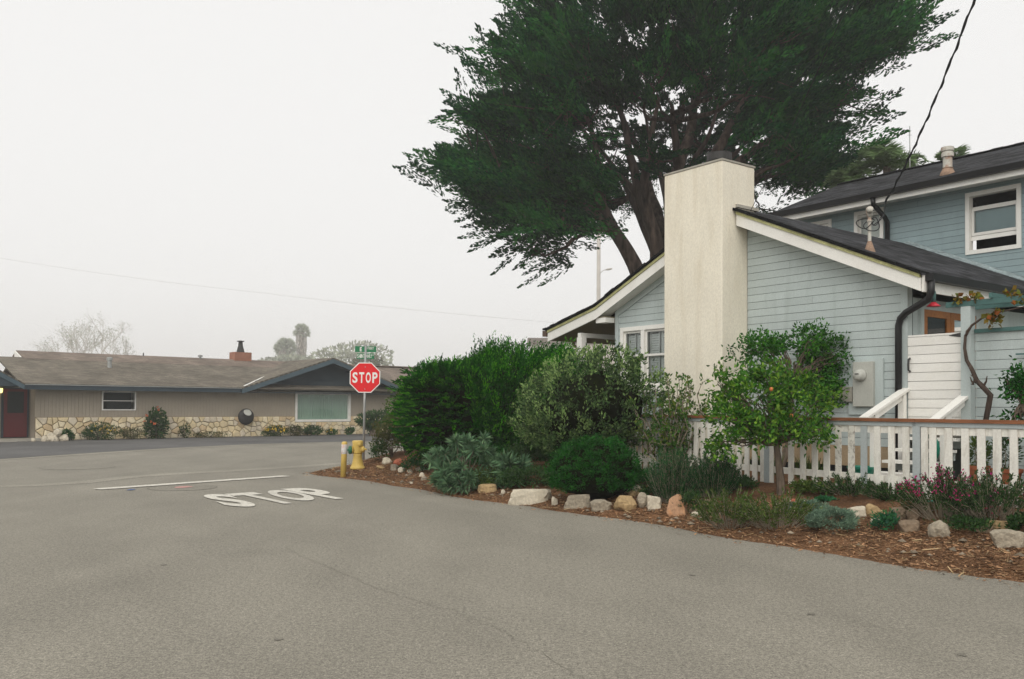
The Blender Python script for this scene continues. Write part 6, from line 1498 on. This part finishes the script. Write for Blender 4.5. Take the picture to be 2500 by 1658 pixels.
RK = [
 (932, 958, 1117, 1133, 'rw', 'pale rock at the corner nearest the stop sign', .8, .5), (960, 984, 1120, 1138, 'rr', 'red and white rock beside the pale corner rock', .8, .5), (986, 997, 1116, 1124, 'rr', 'small red rock at the back of the corner rocks', .8, .5),
 (953, 974, 1134, 1150, 'rg', 'squarish grey rock under the red and white rock', .8, .6), (971, 989, 1140, 1154, 'rw', 'cream rock right of the squarish grey one', .8, .5), (994, 1009, 1147, 1157, 'rw', 'small cream rock alone on the mulch below the juniper', .8, .5),
 (918, 940, 1137, 1146, 'rt', 'flat tan rock at the foot of the bright green tuft', .8, .5), (1013, 1044, 1139, 1150, 'rg', 'flat grey stone in the shade of the clipped juniper', .6, .5), (1022, 1037, 1154, 1166, 'rw', 'pinkish white rock left of the echium', .8, .5), (1027, 1043, 1164, 1174, 'rg', 'small grey rock under the pinkish white one', .8, .5),
 (1001, 1009, 1178, 1183, 'rw', 'white pebble lying loose on the mulch', .8, .5), (1166, 1213, 1182, 1204, 'rt', 'yellowish tan rock right of the low echium rosettes', .7, .6), (1201, 1216, 1167, 1188, 'rb', 'upright brown stone standing behind the yellowish tan rock', .6, .6), (1223, 1234, 1196, 1206, 'rw', 'small cream rock at the left end of the long slab', .8, .5),
 (1239, 1348, 1194, 1231, 'rw', 'long white slab lying along the bed border', .28, .9), (1346, 1362, 1212, 1234, 'rw', 'small cream block at the right end of the long slab', .8, .6), (1376, 1443, 1206, 1242, 'rg', 'big grey-tan slab under the round dark bush', .45, .8), (1440, 1494, 1220, 1249, 'rg', 'speckled grey rock between the big slab and the orange-tan boulder', .6, .7),
 (1497, 1555, 1210, 1248, 'rt', 'rounded orange-tan boulder right of the round dark bush', .75, .5), (1522, 1541, 1184, 1202, 'rb', 'dark brown rock behind the orange-tan boulder', .8, .5), (1543, 1571, 1184, 1203, 'rw', 'white rock on top of the small rock pile', .8, .5), (1533, 1557, 1198, 1214, 'rt', 'tan rock in the middle of the small pile', .8, .5), (1554, 1571, 1194, 1213, 'rt', 'narrow tan rock at the right of the small pile', .8, .5),
 (1554, 1583, 1202, 1239, 'rg', 'upright egg-shaped olive grey rock beside the boulder', .6, .3), (1579, 1615, 1210, 1243, 'rw', 'white faceted rock left of the orange lichen rock', .8, .6), (1597, 1612, 1196, 1209, 'rb', 'small brown rock under the rosemary', .8, .5), (1622, 1680, 1206, 1260, 'ro', 'pointed orange lichen rock in front of the rosemary', .7, .6), (1682, 1708, 1240, 1256, 'rb', 'low olive brown rock right of the orange lichen rock', .8, .5), (1688, 1709, 1249, 1262, 'rw', 'small white rock at the foot of the herb shrub', .8, .5),
 (1716, 1745, 1220, 1241, 'rb', 'pinkish brown rock half hidden by the herb shrub', .8, .5), (1953, 1984, 1222, 1238, 'rt', 'tan rock behind the lavender cushion', .8, .5), (1930, 1948, 1219, 1231, 'rr', 'small reddish rock under the orange tree', .8, .5),
 (2069, 2116, 1236, 1263, 'rw', 'whitish rock right of the lavender cushion', .7, .6), (2112, 2151, 1231, 1258, 'rt', 'tan rock topping the row right of the lavender', .7, .5), (2126, 2166, 1246, 1266, 'rt', 'flat tan rock above the succulent', .6, .6), (2125, 2153, 1266, 1282, 'rw', 'flat white rock left of the succulent', .6, .6), (2174, 2216, 1238, 1268, 'rb', 'round brown rock behind the succulent', .8, .3), (2212, 2248, 1241, 1269, 'rb', 'brown rock tucked into the dry grass', .8, .5),
 (2192, 2245, 1269, 1299, 'rb', 'flat sandstone right of the succulent', .7, .7), (2267, 2318, 1270, 1314, 'rg', 'grey lichen boulder below the magenta sage', .75, .5), (2382, 2424, 1282, 1300, 'rb', 'half buried flat rock below the sage stems', .7, .7), (2411, 2464, 1271, 1293, 'rt', 'thin pale slab resting on the rocks near the right edge', .3, .8), (2448, 2478, 1273, 1284, 'rt', 'thin tan slab behind the pale slab at the right edge', .4, .7), (2421, 2500, 1295, 1334, 'rg', 'large layered grey rock at the right edge of the bed', .5, .8),
]
for i, (x0, x1, y0, y1, m, lab, dp, sh) in enumerate(RK):
    rock(x0, x1, y0, y1, m, lab, 100 + i, dp, sh, top=0.42 if m == 'ro' else None)
# ------------------------------------------------------------------ the big cypress behind the house
TD = 35.0
q = lambda x, y, dd=0.0: PY(x, y, TD + dd)
tb = q(1625, 900); tb.z = 0.3
cyp = thing('cypress_tree', 'huge spreading dark green cypress behind the blue house', 'tree', tb)
limbs = [
 ([(1600, 760, 0), (1548, 645, -.3), (1495, 555, -.6), (1440, 450, -1), (1370, 350, -1), (1290, 290, -1)], .40, .07),
 ([(1620, 760, 0), (1600, 600, 0), (1570, 500, 0), (1545, 400, .2), (1520, 290, .5), (1470, 150, 1)], .37, .07),
 ([(1640, 760, 0), (1645, 560, 1), (1655, 420, 2), (1685, 320, 3), (1700, 200, 4), (1690, 30, 5)], .46, .09),
 ([(1660, 760, 0), (1710, 560, 0), (1780, 420, 0), (1870, 350, 0), (1965, 300, 0), (2070, 250, 0)], .34, .06),
 ([(1650, 760, 0), (1685, 560, 0), (1735, 400, 0), (1785, 300, .5), (1840, 210, 1)], .42, .08),
 ([(1510, 580, -.5), (1430, 500, -1), (1350, 450, -1.5), (1260, 410, -2), (1160, 385, -2)], .22, .05),
 ([(1625, 640, 1), (1590, 480, 3), (1560, 370, 5), (1500, 250, 7)], .36, .07),
 ([(1640, 640, -1), (1660, 480, -1.5), (1650, 360, -2), (1640, 260, -2)], .36, .07),
 ([(1580, 540, 0), (1575, 440, -.5), (1590, 330, -.5), (1610, 240, 0)], .26, .06),
 ([(1470, 510, -.7), (1465, 420, -.4), (1440, 300, 0), (1370, 170, 0)], .20, .05),
 ([(1720, 545, 0), (1830, 450, 1), (1930, 420, 2), (2040, 400, 2.5)], .2, .05),
 ([(1500, 560, -.5), (1440, 560, -2), (1370, 550, -3), (1290, 545, -3.5)], .13, .04),
 ([(1600, 620, .5), (1540, 480, 1.5), (1480, 380, 2), (1400, 290, 2.5)], .20, .04), ([(1640, 600, 0), (1625, 480, 1), (1600, 380, 1.5), (1570, 270, 2)], .22, .04), ([(1660, 600, 0), (1720, 470, .8), (1800, 370, 1.2), (1880, 290, 1.5)], .20, .04),
 ([(1690, 580, 0), (1770, 480, -.6), (1850, 420, -1), (1950, 370, -1)], .18, .04), ([(1470, 500, -.8), (1400, 420, -1.2), (1320, 370, -1.5), (1220, 340, -1.8)], .15, .03), ([(1560, 480, 0), (1500, 420, .6), (1430, 390, 1), (1350, 330, 1)], .14, .03), ([(1655, 480, 0), (1690, 400, -.5), (1730, 330, -.6), (1760, 240, 0)], .17, .04),
]
mb = MB(); nodes = []
mb.tube([tb + Vector((0, 0, -0.5)), tb + Vector((0, 0, 2)), q(1625, 770)], [1.0, 0.85, 0.72], 14, cap=False)
for pts, r0, r1 in limbs:
    P3 = [q(*p) for p in pts]; fine = []
    for k in range(len(P3) - 1):
        p0, p1, p2_, p3_ = P3[max(k - 1, 0)], P3[k], P3[k + 1], P3[min(k + 2, len(P3) - 1)]
        for j in range(4):
            t = j / 4; fine.append(0.5 * ((2 * p1) + (p2_ - p0) * t + (2 * p0 - 5 * p1 + 4 * p2_ - p3_) * t * t + (3 * p1 - p0 - 3 * p2_ + p3_) * t ** 3))
    fine.append(P3[-1]); n = len(fine)
    fine = [p + Vector((0.10 * mnoise.noise(p * 0.9), 0.10 * mnoise.noise(p * 0.9 + Vector((9, 0, 0))), 0)) for p in fine]
    mb.tube(fine, [r0 + (r1 - r0) * (k / (n - 1)) ** 0.8 for k in range(n)], 10, cap=False)
    nodes += fine[n // 3:]
# foliage masses: sprays pointing away from the heart of the tree
C = np.array(q(1652, 205)); ax = np.array([9.1, 8.6, 1.0])
K = 670; per = 11; d = dirs(K)
sq = boxy(d, 2.6)
rad = np.concatenate([np.full((K, 1), 7.8), np.full((K, 1), 7.5), np.where(d[:, 2:3] > 0, 9.4, 6.0)], 1)
lf = lumps(d, 77, 26, 0.13)[:, None]
shell = 1 - 0.55 * RNG.random((K, 1)) ** 1.6
P0_ = sq * rad * lf * shell
rxy = np.linalg.norm(d[:, :2], axis=1)
keep = ~((d[:, 2] < 0.05) & (rxy < 0.86) & (RNG.random(K) < 0.86))          # limbs and sky show under the crown
P0_, d, shell = P0_[keep], d[keep], shell[keep]
P0_[:, 0] *= np.where((P0_[:, 0] > 0) & (P0_[:, 2] < 0), 0.88, 1.0)
P0_[:, 0] += 0.22 * P0_[:, 2]                                              # the crown leans to the right
ex_, ed_ = [], []
for (xa, xb, ya, yb, cnt, fy) in ((1130, 1440, 390, 560, 80, lambda x: 400 + (x - 1080) * 0.62), (1840, 2010, 340, 480, 14, lambda x: 900)):
    while cnt:
        x_, y_ = RNG.uniform(xa, xb), RNG.uniform(ya, yb)
        if y_ > fy(x_): continue
        p_ = np.array(q(x_, y_, RNG.uniform(-4, 4))); ex_.append(p_ - C); ed_.append(unit((p_ - C) * np.array([1, 1, 0.35]))); cnt -= 1
P0_ = np.concatenate([P0_, np.array(ex_)]); d = np.concatenate([d, np.array(ed_)]); shell = np.concatenate([shell, np.full((len(ex_), 1), 0.93)])
K = len(P0_); n = K * per
d = unit(np.repeat(d, per, 0) + RNG.normal(0, 0.24, (n, 3))); shell = np.repeat(shell, per, 0); hgt = d[:, 2:3]
P = C + np.repeat(P0_, per, 0) + RNG.normal(0, 1, (n, 3)) * np.array([0.52, 0.52, 0.20])
D = unit(d * np.array([1, 1, 0.55]) + np.array([0, 0, 0.20]) + np.where(hgt > 0.0, 0.60, 0.28) * np.array([[0, 0, 1.0]]) + RNG.normal(0, 0.20, P.shape))
ln = RNG.uniform(0.9, 1.9, len(P)) * (0.72 + 0.62 * (shell[:, 0] > 0.88))
so = np.where((shell[:, 0] > 0.86) & (RNG.random(len(P)) < 0.16))[0]                    # long single sprays breaking the outline
P = np.concatenate([P, P[so] + d[so] * 0.55]); D = np.concatenate([D, unit(d[so] * np.array([1, 1, 0.7]) + np.array([0, 0, 0.35]) + RNG.normal(0, 0.10, (len(so), 3)))])
ln = np.concatenate([ln, RNG.uniform(1.5, 2.5, len(so))]); shell = np.concatenate([shell, shell[so]]); wf = np.where(np.arange(len(P)) >= len(P) - len(so), 0.085, 0.15)
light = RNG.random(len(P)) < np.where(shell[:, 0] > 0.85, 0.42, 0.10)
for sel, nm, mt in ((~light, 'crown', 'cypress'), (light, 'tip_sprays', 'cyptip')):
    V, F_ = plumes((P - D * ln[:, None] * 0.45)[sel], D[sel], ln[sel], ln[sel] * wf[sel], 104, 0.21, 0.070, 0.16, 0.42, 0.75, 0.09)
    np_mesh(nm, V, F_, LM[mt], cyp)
# branches: limb -> foliage group -> spray
NA = np.array([tuple(p) for p in nodes]); pick = P[RNG.choice(len(P), 150, replace=False)]
nodes2 = []
for c in pick:
    j = np.argmin(np.linalg.norm(NA - c, axis=1) + 0.5 * np.maximum(0, NA[:, 2] - c[2]))
    if np.linalg.norm(NA[j] - c) > 8 or c[2] < NA[j][2] - 1.0 or c[2] > C[2] - 0.5: continue
    cv = curve(NA[j], c, -0.06, 8, 0.10); L_ = (cv[-1] - cv[0]).length
    mb.tube(cv, [0.012 * L_ + 0.04 - (0.010 * L_ + 0.02) * k / 8 for k in range(9)], 6, cap=False); nodes2 += cv[3:]
NB = np.array([tuple(p) for p in nodes2] + [tuple(p) for p in nodes])
for c, dd in zip(P[::5], D[::5]):
    j = np.argmin(np.linalg.norm(NB - c, axis=1)); L_ = np.linalg.norm(NB[j] - c)
    if L_ > 2.5 or L_ < 0.2 or c[2] > C[2]: continue
    mb.tube([Vector(NB[j]), Vector((NB[j] + c) / 2 + RNG.normal(0, 0.05, 3) * L_), Vector(c + dd * 0.3)], [0.03, 0.02, 0.008], 4, cap=False)
mb.build('trunk', M['cypbark'], cyp, smooth=True, fixn=False)

# ------------------------------------------------------------------ wires, pole
def wire(name, lab, pts, r, sag=0.0, n=24, tw=0.0):
    pts = [Vector(p) for p in pts]; out = []
    for a, b in zip(pts, pts[1:]):
        for k in range(n):
            t = k / n; p = a.lerp(b, t) - Vector((0, 0, sag * 4 * t * (1 - t)))
            if tw: p = p + Vector((tw * sin(k * 1.9), 0, tw * cos(k * 1.9)))
            out.append(p)
    out.append(pts[-1]); root = thing(name, lab, 'cable', pts[0])
    MB().tube(out, r, 6).build('strand', M['wire' if r > 0.0125 or r < 0.009 else 'greywire'], root, smooth=True, fixn=False)
    if tw:
        MB().tube([p + Vector((r * 1.5 * cos(i * 0.9), 0, r * 1.5 * sin(i * 0.9))) for i, p in enumerate(out)], r * 0.7, 5).build('strand', M['wire'], root, smooth=True, fixn=False)
wire('service_drop', 'thick twisted service cable from the upper right down to the upper eave', [PY(2470, -260, 13), PY(2163, 492, 19.55)], 0.016, 0.35, 60, 0.006)
wire('roof_wire', 'thin black wire crossing in front of the cypress to the gable rake', [PY(2180, -250, 10), PY(1832, 515, 15.6)], 0.006, 0.12, 30)
wire('street_wire', 'thin grey wire high over the ranch house and the corner', [PY(-500, 560, 70), PY(0, 630, 66), PY(640, 715, 64), PY(1450, 795, 62)], 0.0092, 0.15, 16)
wire('mast_cable', 'short dark cable from the eave to the service mast', [PY(2163, 494, 19.5), PY(2150, 530, 15.5), HF(mu, mv, mz + 0.5)], 0.008, 0.12, 12)
# streetlight pole in the fog
pbs = PY(1461, 800, 75); pbs.z = 0
pole = thing('street_lamp', 'grey utility pole with a street lamp arm fading in the fog', 'street lamp', pbs)
M['poleg'] = pm('pale_pole', (0.50, 0.47, 0.43), 0.1, 1, 0.1, 20, 0.9)  # one pale grey for pole, arm and lamp head
ptop = PY(1459, 560, 75).z
MB(lambda x, y, z: pbs + Vector((x, y, z))).tube([(0, 0, -0.2), (0, 0, ptop)], [0.185, 0.16], 12).build('pole', M['poleg'], pole, smooth=True)
a0 = PY(1466, 667, 75) - pbs; a1 = PY(1480, 660, 75) - pbs; a2 = PY(1486, 658, 75) - pbs
MB(lambda x, y, z: pbs + Vector((x, y, z))).tube([a0, a0.lerp(a1, .5) + Vector((0, 0, .12)), a1 + Vector((0, 0, .05))], 0.03, 6).build('arm', M['poleg'], pole, smooth=True)
mb = MB(lambda x, y, z: pbs + Vector((x, y, z))); mb.tube([a1 + Vector((-0.05, 0, .05)), a1 + Vector((0.12, 0, .07)), a1 + Vector((0.42, 0, .13)), a1 + Vector((0.52, 0, .16))], [0.05, 0.09, 0.08, 0.03], 8); mb.build('lamp_head', M['poleg'], pole, smooth=True)

# ------------------------------------------------------------------ palms
def palm(name, lab, depth, x, y, crown, nfr, trunk_r, kind, skirt=0.0, seed=1):
    r = np.random.default_rng(seed); top = PY(x, y, depth); base = Vector((top.x, top.y, 0)); root = thing(name, lab, 'palm tree', base)
    MB().tube([base, base.lerp(top, 0.5) + Vector((0.08, 0, 0)), top], [trunk_r * 1.2, trunk_r, trunk_r * 0.9], 10).build('trunk', M['bark'], root, smooth=True)
    parts = []; T = np.array(top)
    for k in range(nfr):
        a = r.uniform(0, 2 * pi); el = r.uniform(-0.5, 1.35) if kind == 'fan' else r.uniform(0.1, 1.2)
        d = np.array([cos(a) * cos(el), sin(a) * cos(el), sin(el)])
        if kind == 'fan':
            c = T + d * crown * 0.5; n = 26
            side = unit(np.cross(d, unit(r.normal(size=3)))); ang = np.linspace(-1.35, 1.35, n)[:, None]
            dd = unit(d * np.cos(ang) + side * np.sin(ang)); V, F_ = leaves(np.repeat(c[None], n, 0), dd, crown * 0.52 * r.uniform(0.8, 1.1, n), crown * 0.055, 0.02); parts.append((V, F_))
            V, F_ = leaves(T[None], d[None], crown * 0.52, 0.05); parts.append((V, F_))
        else:
            n = 46; t = np.linspace(0.08, 1, n)[:, None]; c = T + d * crown * t + np.array([0, 0, -0.75]) * crown * t ** 2.3 * (0.45 + 0.5 * cos(el))
            side = unit(np.cross(d, np.array([0, 0, 1.0])))
            for sg in (-1, 1):
                dd = unit(side * sg + d * 0.65 + np.array([0, 0, -0.35]) + r.normal(0, 0.18, (n, 3)))
                parts.append(leaves(c, dd, crown * 0.30 * np.sin(np.clip(t[:, 0] * 0.9 + 0.12, 0, 1) * pi) + 0.08, 0.045, 0.02))
            parts.append(leaves(c[:-1], unit(c[1:] - c[:-1]), np.linalg.norm(c[1:] - c[:-1], axis=1) * 1.2, 0.05, 0.0))
    V, F_ = merge(parts); np_mesh('crown', V, F_, LM['palm' if kind == 'fan' else 'palmnear'], root)
    if skirt:
        n = 1100; t = r.random((n, 1)); a = r.uniform(0, 2 * pi, (n, 1)); w = crown * 0.62 * np.sin(np.clip(0.25 + 0.75 * (1 - t), 0, 1) * pi * 0.62)
        P = T + np.concatenate([np.cos(a) * w * 0.7, np.sin(a) * w * 0.7, -t * skirt], 1); D = unit(np.concatenate([np.cos(a) * 0.35, np.sin(a) * 0.35, -np.ones((n, 1))], 1) + r.normal(0, 0.12, (n, 3)))
        V, F_ = leaves(P, D, 0.9 * crown / 2.4, 0.13, 0.05); np_mesh('dead_fronds', V, F_, LM['deadfrond'], root)
    return root
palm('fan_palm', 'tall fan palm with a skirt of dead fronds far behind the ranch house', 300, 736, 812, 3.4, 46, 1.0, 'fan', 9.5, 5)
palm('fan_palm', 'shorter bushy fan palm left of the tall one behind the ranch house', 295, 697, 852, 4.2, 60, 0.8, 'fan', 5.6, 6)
palm('feather_palm', 'feathery palm behind the upper roof right of the cypress', 31, 2165, 408, 1.7, 24, 0.14, 'feather', 0, 7)
palm('feather_palm', 'smaller feathery palm behind the rusty roof vent', 33, 2338, 412, 1.5, 18, 0.14, 'feather', 0, 8)
palm('feather_palm', 'low feathery palm half hidden between the cypress and the upper roof', 32, 2085, 440, 1.3, 14, 0.14, 'feather', 0, 9)
at_ = PY(2222, 380, 27); root = thing('antenna', 'thin antenna mast behind the upper roof', 'antenna', (at_.x, at_.y, 5.5))
MB().tube([(at_.x, at_.y, 5.5), PY(2221, 308, 27)], [0.018, 0.012], 6).build('mast', M['galv'], root)
MB().tube([PY(2217, 330, 27), PY(2226, 330, 27)], 0.008, 5).build('crossbar', M['galv'], root)

# bare and leafy trees behind the ranch house, haze partly in their colours
def bare_tree(lab, x, y0, depth, h, spread, seed):
    r = random.Random(seed); base = PY(x, y0, depth); base.z = 0; root = thing('bare_tree', lab, 'tree', base, 'bare trees behind the ranch house'); mb = MB(); tips = []
    def grow(p, d, L, rad, lev):
        n = 4; pts = [p]; dd = d.copy()
        for k in range(n):
            dd = (dd + Vector((r.gauss(0, .16), r.gauss(0, .16), r.gauss(0.05, .12)))).normalized(); pts.append(pts[-1] + dd * L / n)
        mb.tube(pts, [rad * (1 - 0.4 * k / n) for k in range(n + 1)], 5 if lev < 2 else 4, cap=False)
        if lev == 4: tips.append(pts[-1]); tips.append(pts[2]); return
        for k in range(3 if lev else 4):
            a = r.uniform(0, 2 * pi); s = spread * r.uniform(0.5, 1.1); nd = (dd + Vector((cos(a) * s, sin(a) * s, 0.12))).normalized()
            grow(pts[-1 if k < 2 else 3], nd, L * r.uniform(0.6, 0.82), rad * 0.58, lev + 1)
    grow(base, Vector((0, 0, 1)), h * 0.38, 0.42, 0)
    mb.build('branches', M['farbark'], root, fixn=False)
    T = np.array([tuple(t) for t in tips]); T = np.repeat(T, 3, 0) + RNG.normal(0, 0.6, (len(T) * 3, 3)); V, F_ = leaves(T, dirs(len(T)), 0.5, 0.2); np_mesh('foliage', V, F_, LM['far'], root)
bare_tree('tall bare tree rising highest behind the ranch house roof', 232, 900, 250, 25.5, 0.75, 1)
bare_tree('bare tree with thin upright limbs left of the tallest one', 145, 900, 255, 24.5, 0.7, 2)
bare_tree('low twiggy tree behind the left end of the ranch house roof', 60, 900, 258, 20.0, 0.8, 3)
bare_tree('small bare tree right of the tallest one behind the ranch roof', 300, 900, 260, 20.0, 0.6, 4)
def far_tree(lab, x0, x1, y0, depth, seed, mat='far', n=2600, ll=0.5, name='far_tree', hmul=0.55, flat=1.0):
    c = PY((x0 + x1) / 2, y0, depth); base = Vector((c.x, c.y, 0)); rx = (x1 - x0) / 2 * depth / FPX; root = thing(name, lab, 'tree', base)
    d = dirs(n); lf = lumps(d, seed, 14, 0.4)[:, None]; rz = rx * hmul; cz = c.z - rz
    P = np.array((c.x, c.y, cz)) + d * lf * (1 - 0.5 * RNG.random((n, 1)) ** 1.5) * np.array([rx, rx * 0.8, rz]); V, F_ = leaves(P, unit(d + RNG.normal(0, 0.6, d.shape)), ll, ll * 0.5); np_mesh('crown', V, F_, LM[mat], root)
    MB().tube([base, Vector((c.x, c.y, cz))], [0.3, 0.15], 8).build('trunk', M['bark'], root)
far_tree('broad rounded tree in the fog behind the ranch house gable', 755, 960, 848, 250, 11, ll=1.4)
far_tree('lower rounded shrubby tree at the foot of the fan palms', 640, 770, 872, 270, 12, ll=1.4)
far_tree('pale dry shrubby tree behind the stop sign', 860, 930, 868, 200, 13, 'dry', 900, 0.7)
far_tree('dark shrub beside the right wing of the ranch house', 880, 950, 1012, 46, 14, 'sage', 1500, 0.18, 'far_shrub')
# pale building seen under the porch roof
fb = PY(1360, 990, 150); fb.z = 0
fbh = thing('far_house', 'pale house almost lost in the fog beyond the porch', 'house', fb)
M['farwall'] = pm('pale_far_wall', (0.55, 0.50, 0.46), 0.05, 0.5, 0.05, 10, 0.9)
FBF = lambda x, y, z: fb + Vector((x, y, z))
zt = PY(1360, 838, 150).z
MB(FBF).box(-4.5, 12, 0, 8, 0, zt).build('wall', M['farwall'], fbh)
mb = MB(FBF); mb.hexa([(-5, -0.4, zt), (12.5, -0.4, zt), (12.5, 8.4, zt), (-5, 8.4, zt)], [(-5, 3.8, zt + 1.2), (12.5, 3.8, zt + 1.2), (12.5, 4.2, zt + 1.2), (-5, 4.2, zt + 1.2)]); mb.build('roof', M['ranchroof2'], fbh)
MB(FBF).box(1.2, 2.2, -0.06, 0.02, 1.0, 2.6).build('window', M['screen'], fbh)

# ------------------------------------------------------------------ plants along the ranch house
def rplant(name, lab, x0, x1, y0, y1, mat, n, ll, lw, seed, t=0.55, fl=None, amp=0.3):
    c = PT((x0 + x1) / 2, y1, t); k = c.y / FPX; rx = (x1 - x0) / 2 * k; h = (y1 - y0) * k; base = Vector((c.x, c.y, 0)); root = thing(name, lab, 'plant', base); zb = max(0.0, c.z - 0.06)
    d = dirs(n); lf = lumps(d, seed, 12, amp)[:, None]; P = np.array((c.x, c.y, zb + h * 0.5)) + d * lf * (1 - 0.6 * RNG.random((n, 1))) * np.array([rx, rx * 0.6, h * 0.52]); P[:, 2] = np.maximum(P[:, 2], 0.02)
    V, F_ = leaves(P, unit(d + np.array([0, 0, 0.5]) + RNG.normal(0, 0.5, d.shape)), ll * RNG.uniform(0.6, 1.2, n), lw); np_mesh('foliage', V, F_, LM[mat], root)
    stems_to(root, base, [np.array((c.x, c.y, zb + h * 0.5)) + q_ * np.array([rx, rx * 0.6, h * 0.5]) * 0.6 for q_ in dirs(7)], 0.02, 0.008, 'bark')
    if fl:
        m, cnt, sz = fl; d = dirs(cnt); d[:, 2] = np.abs(d[:, 2]); d = unit(d + np.array([TX.x, TX.y, 0]) * 0.6); P = np.array((c.x, c.y, zb + h * 0.5)) + d * np.array([rx, rx * 0.7, h * 0.55]) * 1.02
        P = np.repeat(P, 7, 0); V, F_ = leaves(P, dirs(len(P)), sz, sz * 0.7); np_mesh('blossoms', V, F_, LM[m], root)
rplant('rose_bush', 'tall rose bush with coral blossoms against the ranch house stone', 352, 410, 1005, 1078, 'sage', 1300, 0.13, 0.08, 1, fl=('coral', 7, 0.10))
rplant('front_plant', 'bright green clump beside the white rock pile at the ranch house', 148, 182, 1062, 1086, 'boxy', 500, 0.10, 0.05, 2, 0.7)
rplant('front_plant', 'grassy green clump with yellow blooms left of the rose bush', 198, 282, 1048, 1084, 'sage', 1300, 0.12, 0.035, 3, 0.7, ('yellow', 16, 0.06))
rplant('front_plant', 'dry brownish clump between the yellow blooms and the rose bush', 284, 352, 1054, 1081, 'dry', 800, 0.10, 0.03, 4, 0.7)
rplant('front_plant', 'thin climbing plant on the stone right of the rose bush', 436, 466, 1036, 1070, 'sage', 240, 0.09, 0.05, 5, 0.3)
rplant('front_plant', 'low green plants below the dark wall basket', 460, 560, 1062, 1075, 'dry', 700, 0.09, 0.03, 6, 0.6)
rplant('front_plant', 'yellow flowering clump left of the picture window', 640, 702, 1042, 1067, 'sage', 900, 0.12, 0.04, 7, 0.6, ('yellow', 26, 0.08))
rplant('front_plant', 'pale leafy clump under the left end of the picture window', 702, 742, 1040, 1064, 'dry', 600, 0.10, 0.05, 8, 0.55)
rplant('front_plant', 'brown-green clump under the picture window', 738, 790, 1040, 1063, 'sage', 800, 0.11, 0.05, 9, 0.6)
rplant('front_plant', 'small green clump with one yellow bloom under the picture window', 792, 824, 1047, 1062, 'boxy', 400, 0.09, 0.05, 10, 0.6, ('yellow', 4, 0.10))
rplant('front_plant', 'dark round clump at the right end of the picture window', 842, 868, 1044, 1061, 'boxy', 450, 0.09, 0.05, 11, 0.6)
rplant('front_plant', 'tall thin plant on the stone beside the sign post', 896, 915, 1015, 1058, 'sage', 350, 0.09, 0.05, 12, 0.4)
wr = PT(130, 1078, 1.0)
for i, (dx, dz, s_) in enumerate(((0, 0, 1.0), (0.42, 0.0, 0.8), (-0.30, 0, 0.7), (0.18, 0.28, 0.7), (-0.75, 0, 0.4))):
    bm = bmesh.new(); bmesh.ops.create_icosphere(bm, subdivisions=3, radius=0.23 * s_)
    for v in bm.verts: v.co *= 1 + 0.4 * mnoise.noise(v.co * 5 + Vector((i * 3, 0, 0))) + 0.2 * mnoise.noise(v.co * 13)
    me = bpy.data.meshes.new('white_rock'); bm.to_mesh(me); bm.free(); me.materials.append(M['rw']); o = bpy.data.objects.new('white_rock', me); COL.objects.link(o)
    o.location = wr + SX * dx; o.location.z = 0.12 * s_ + dz
    setp(o, ['pitted white rock in the middle of the pile by the maroon door', 'pitted white rock at the right end of the pile by the maroon door', 'pitted white rock at the left of the pile by the maroon door', 'pitted white rock on top of the pile by the maroon door', 'smallest white rock nearest the porch step of the ranch house'][i], 'rock', 'white rocks by the ranch house')

# ------------------------------------------------------------------ fog
hz, nt, N_, L_, out = new_mat('fog')
pv = N_.new('ShaderNodeVolumePrincipled'); pv.inputs['Color'].default_value = (0.985, 0.985, 0.985, 1); pv.inputs['Density'].default_value = 0.0013; pv.inputs['Anisotropy'].default_value = 0.3
L_.new(pv.outputs[0], out.inputs['Volume'])
mb = MB(); mb.box(-720, 720, -80, 720, -1.6, 44.0)
o = mb.build('haze', hz); o['kind'] = 'stuff'; o['label'] = 'even pale sea fog filling the whole place'; o['category'] = 'fog'
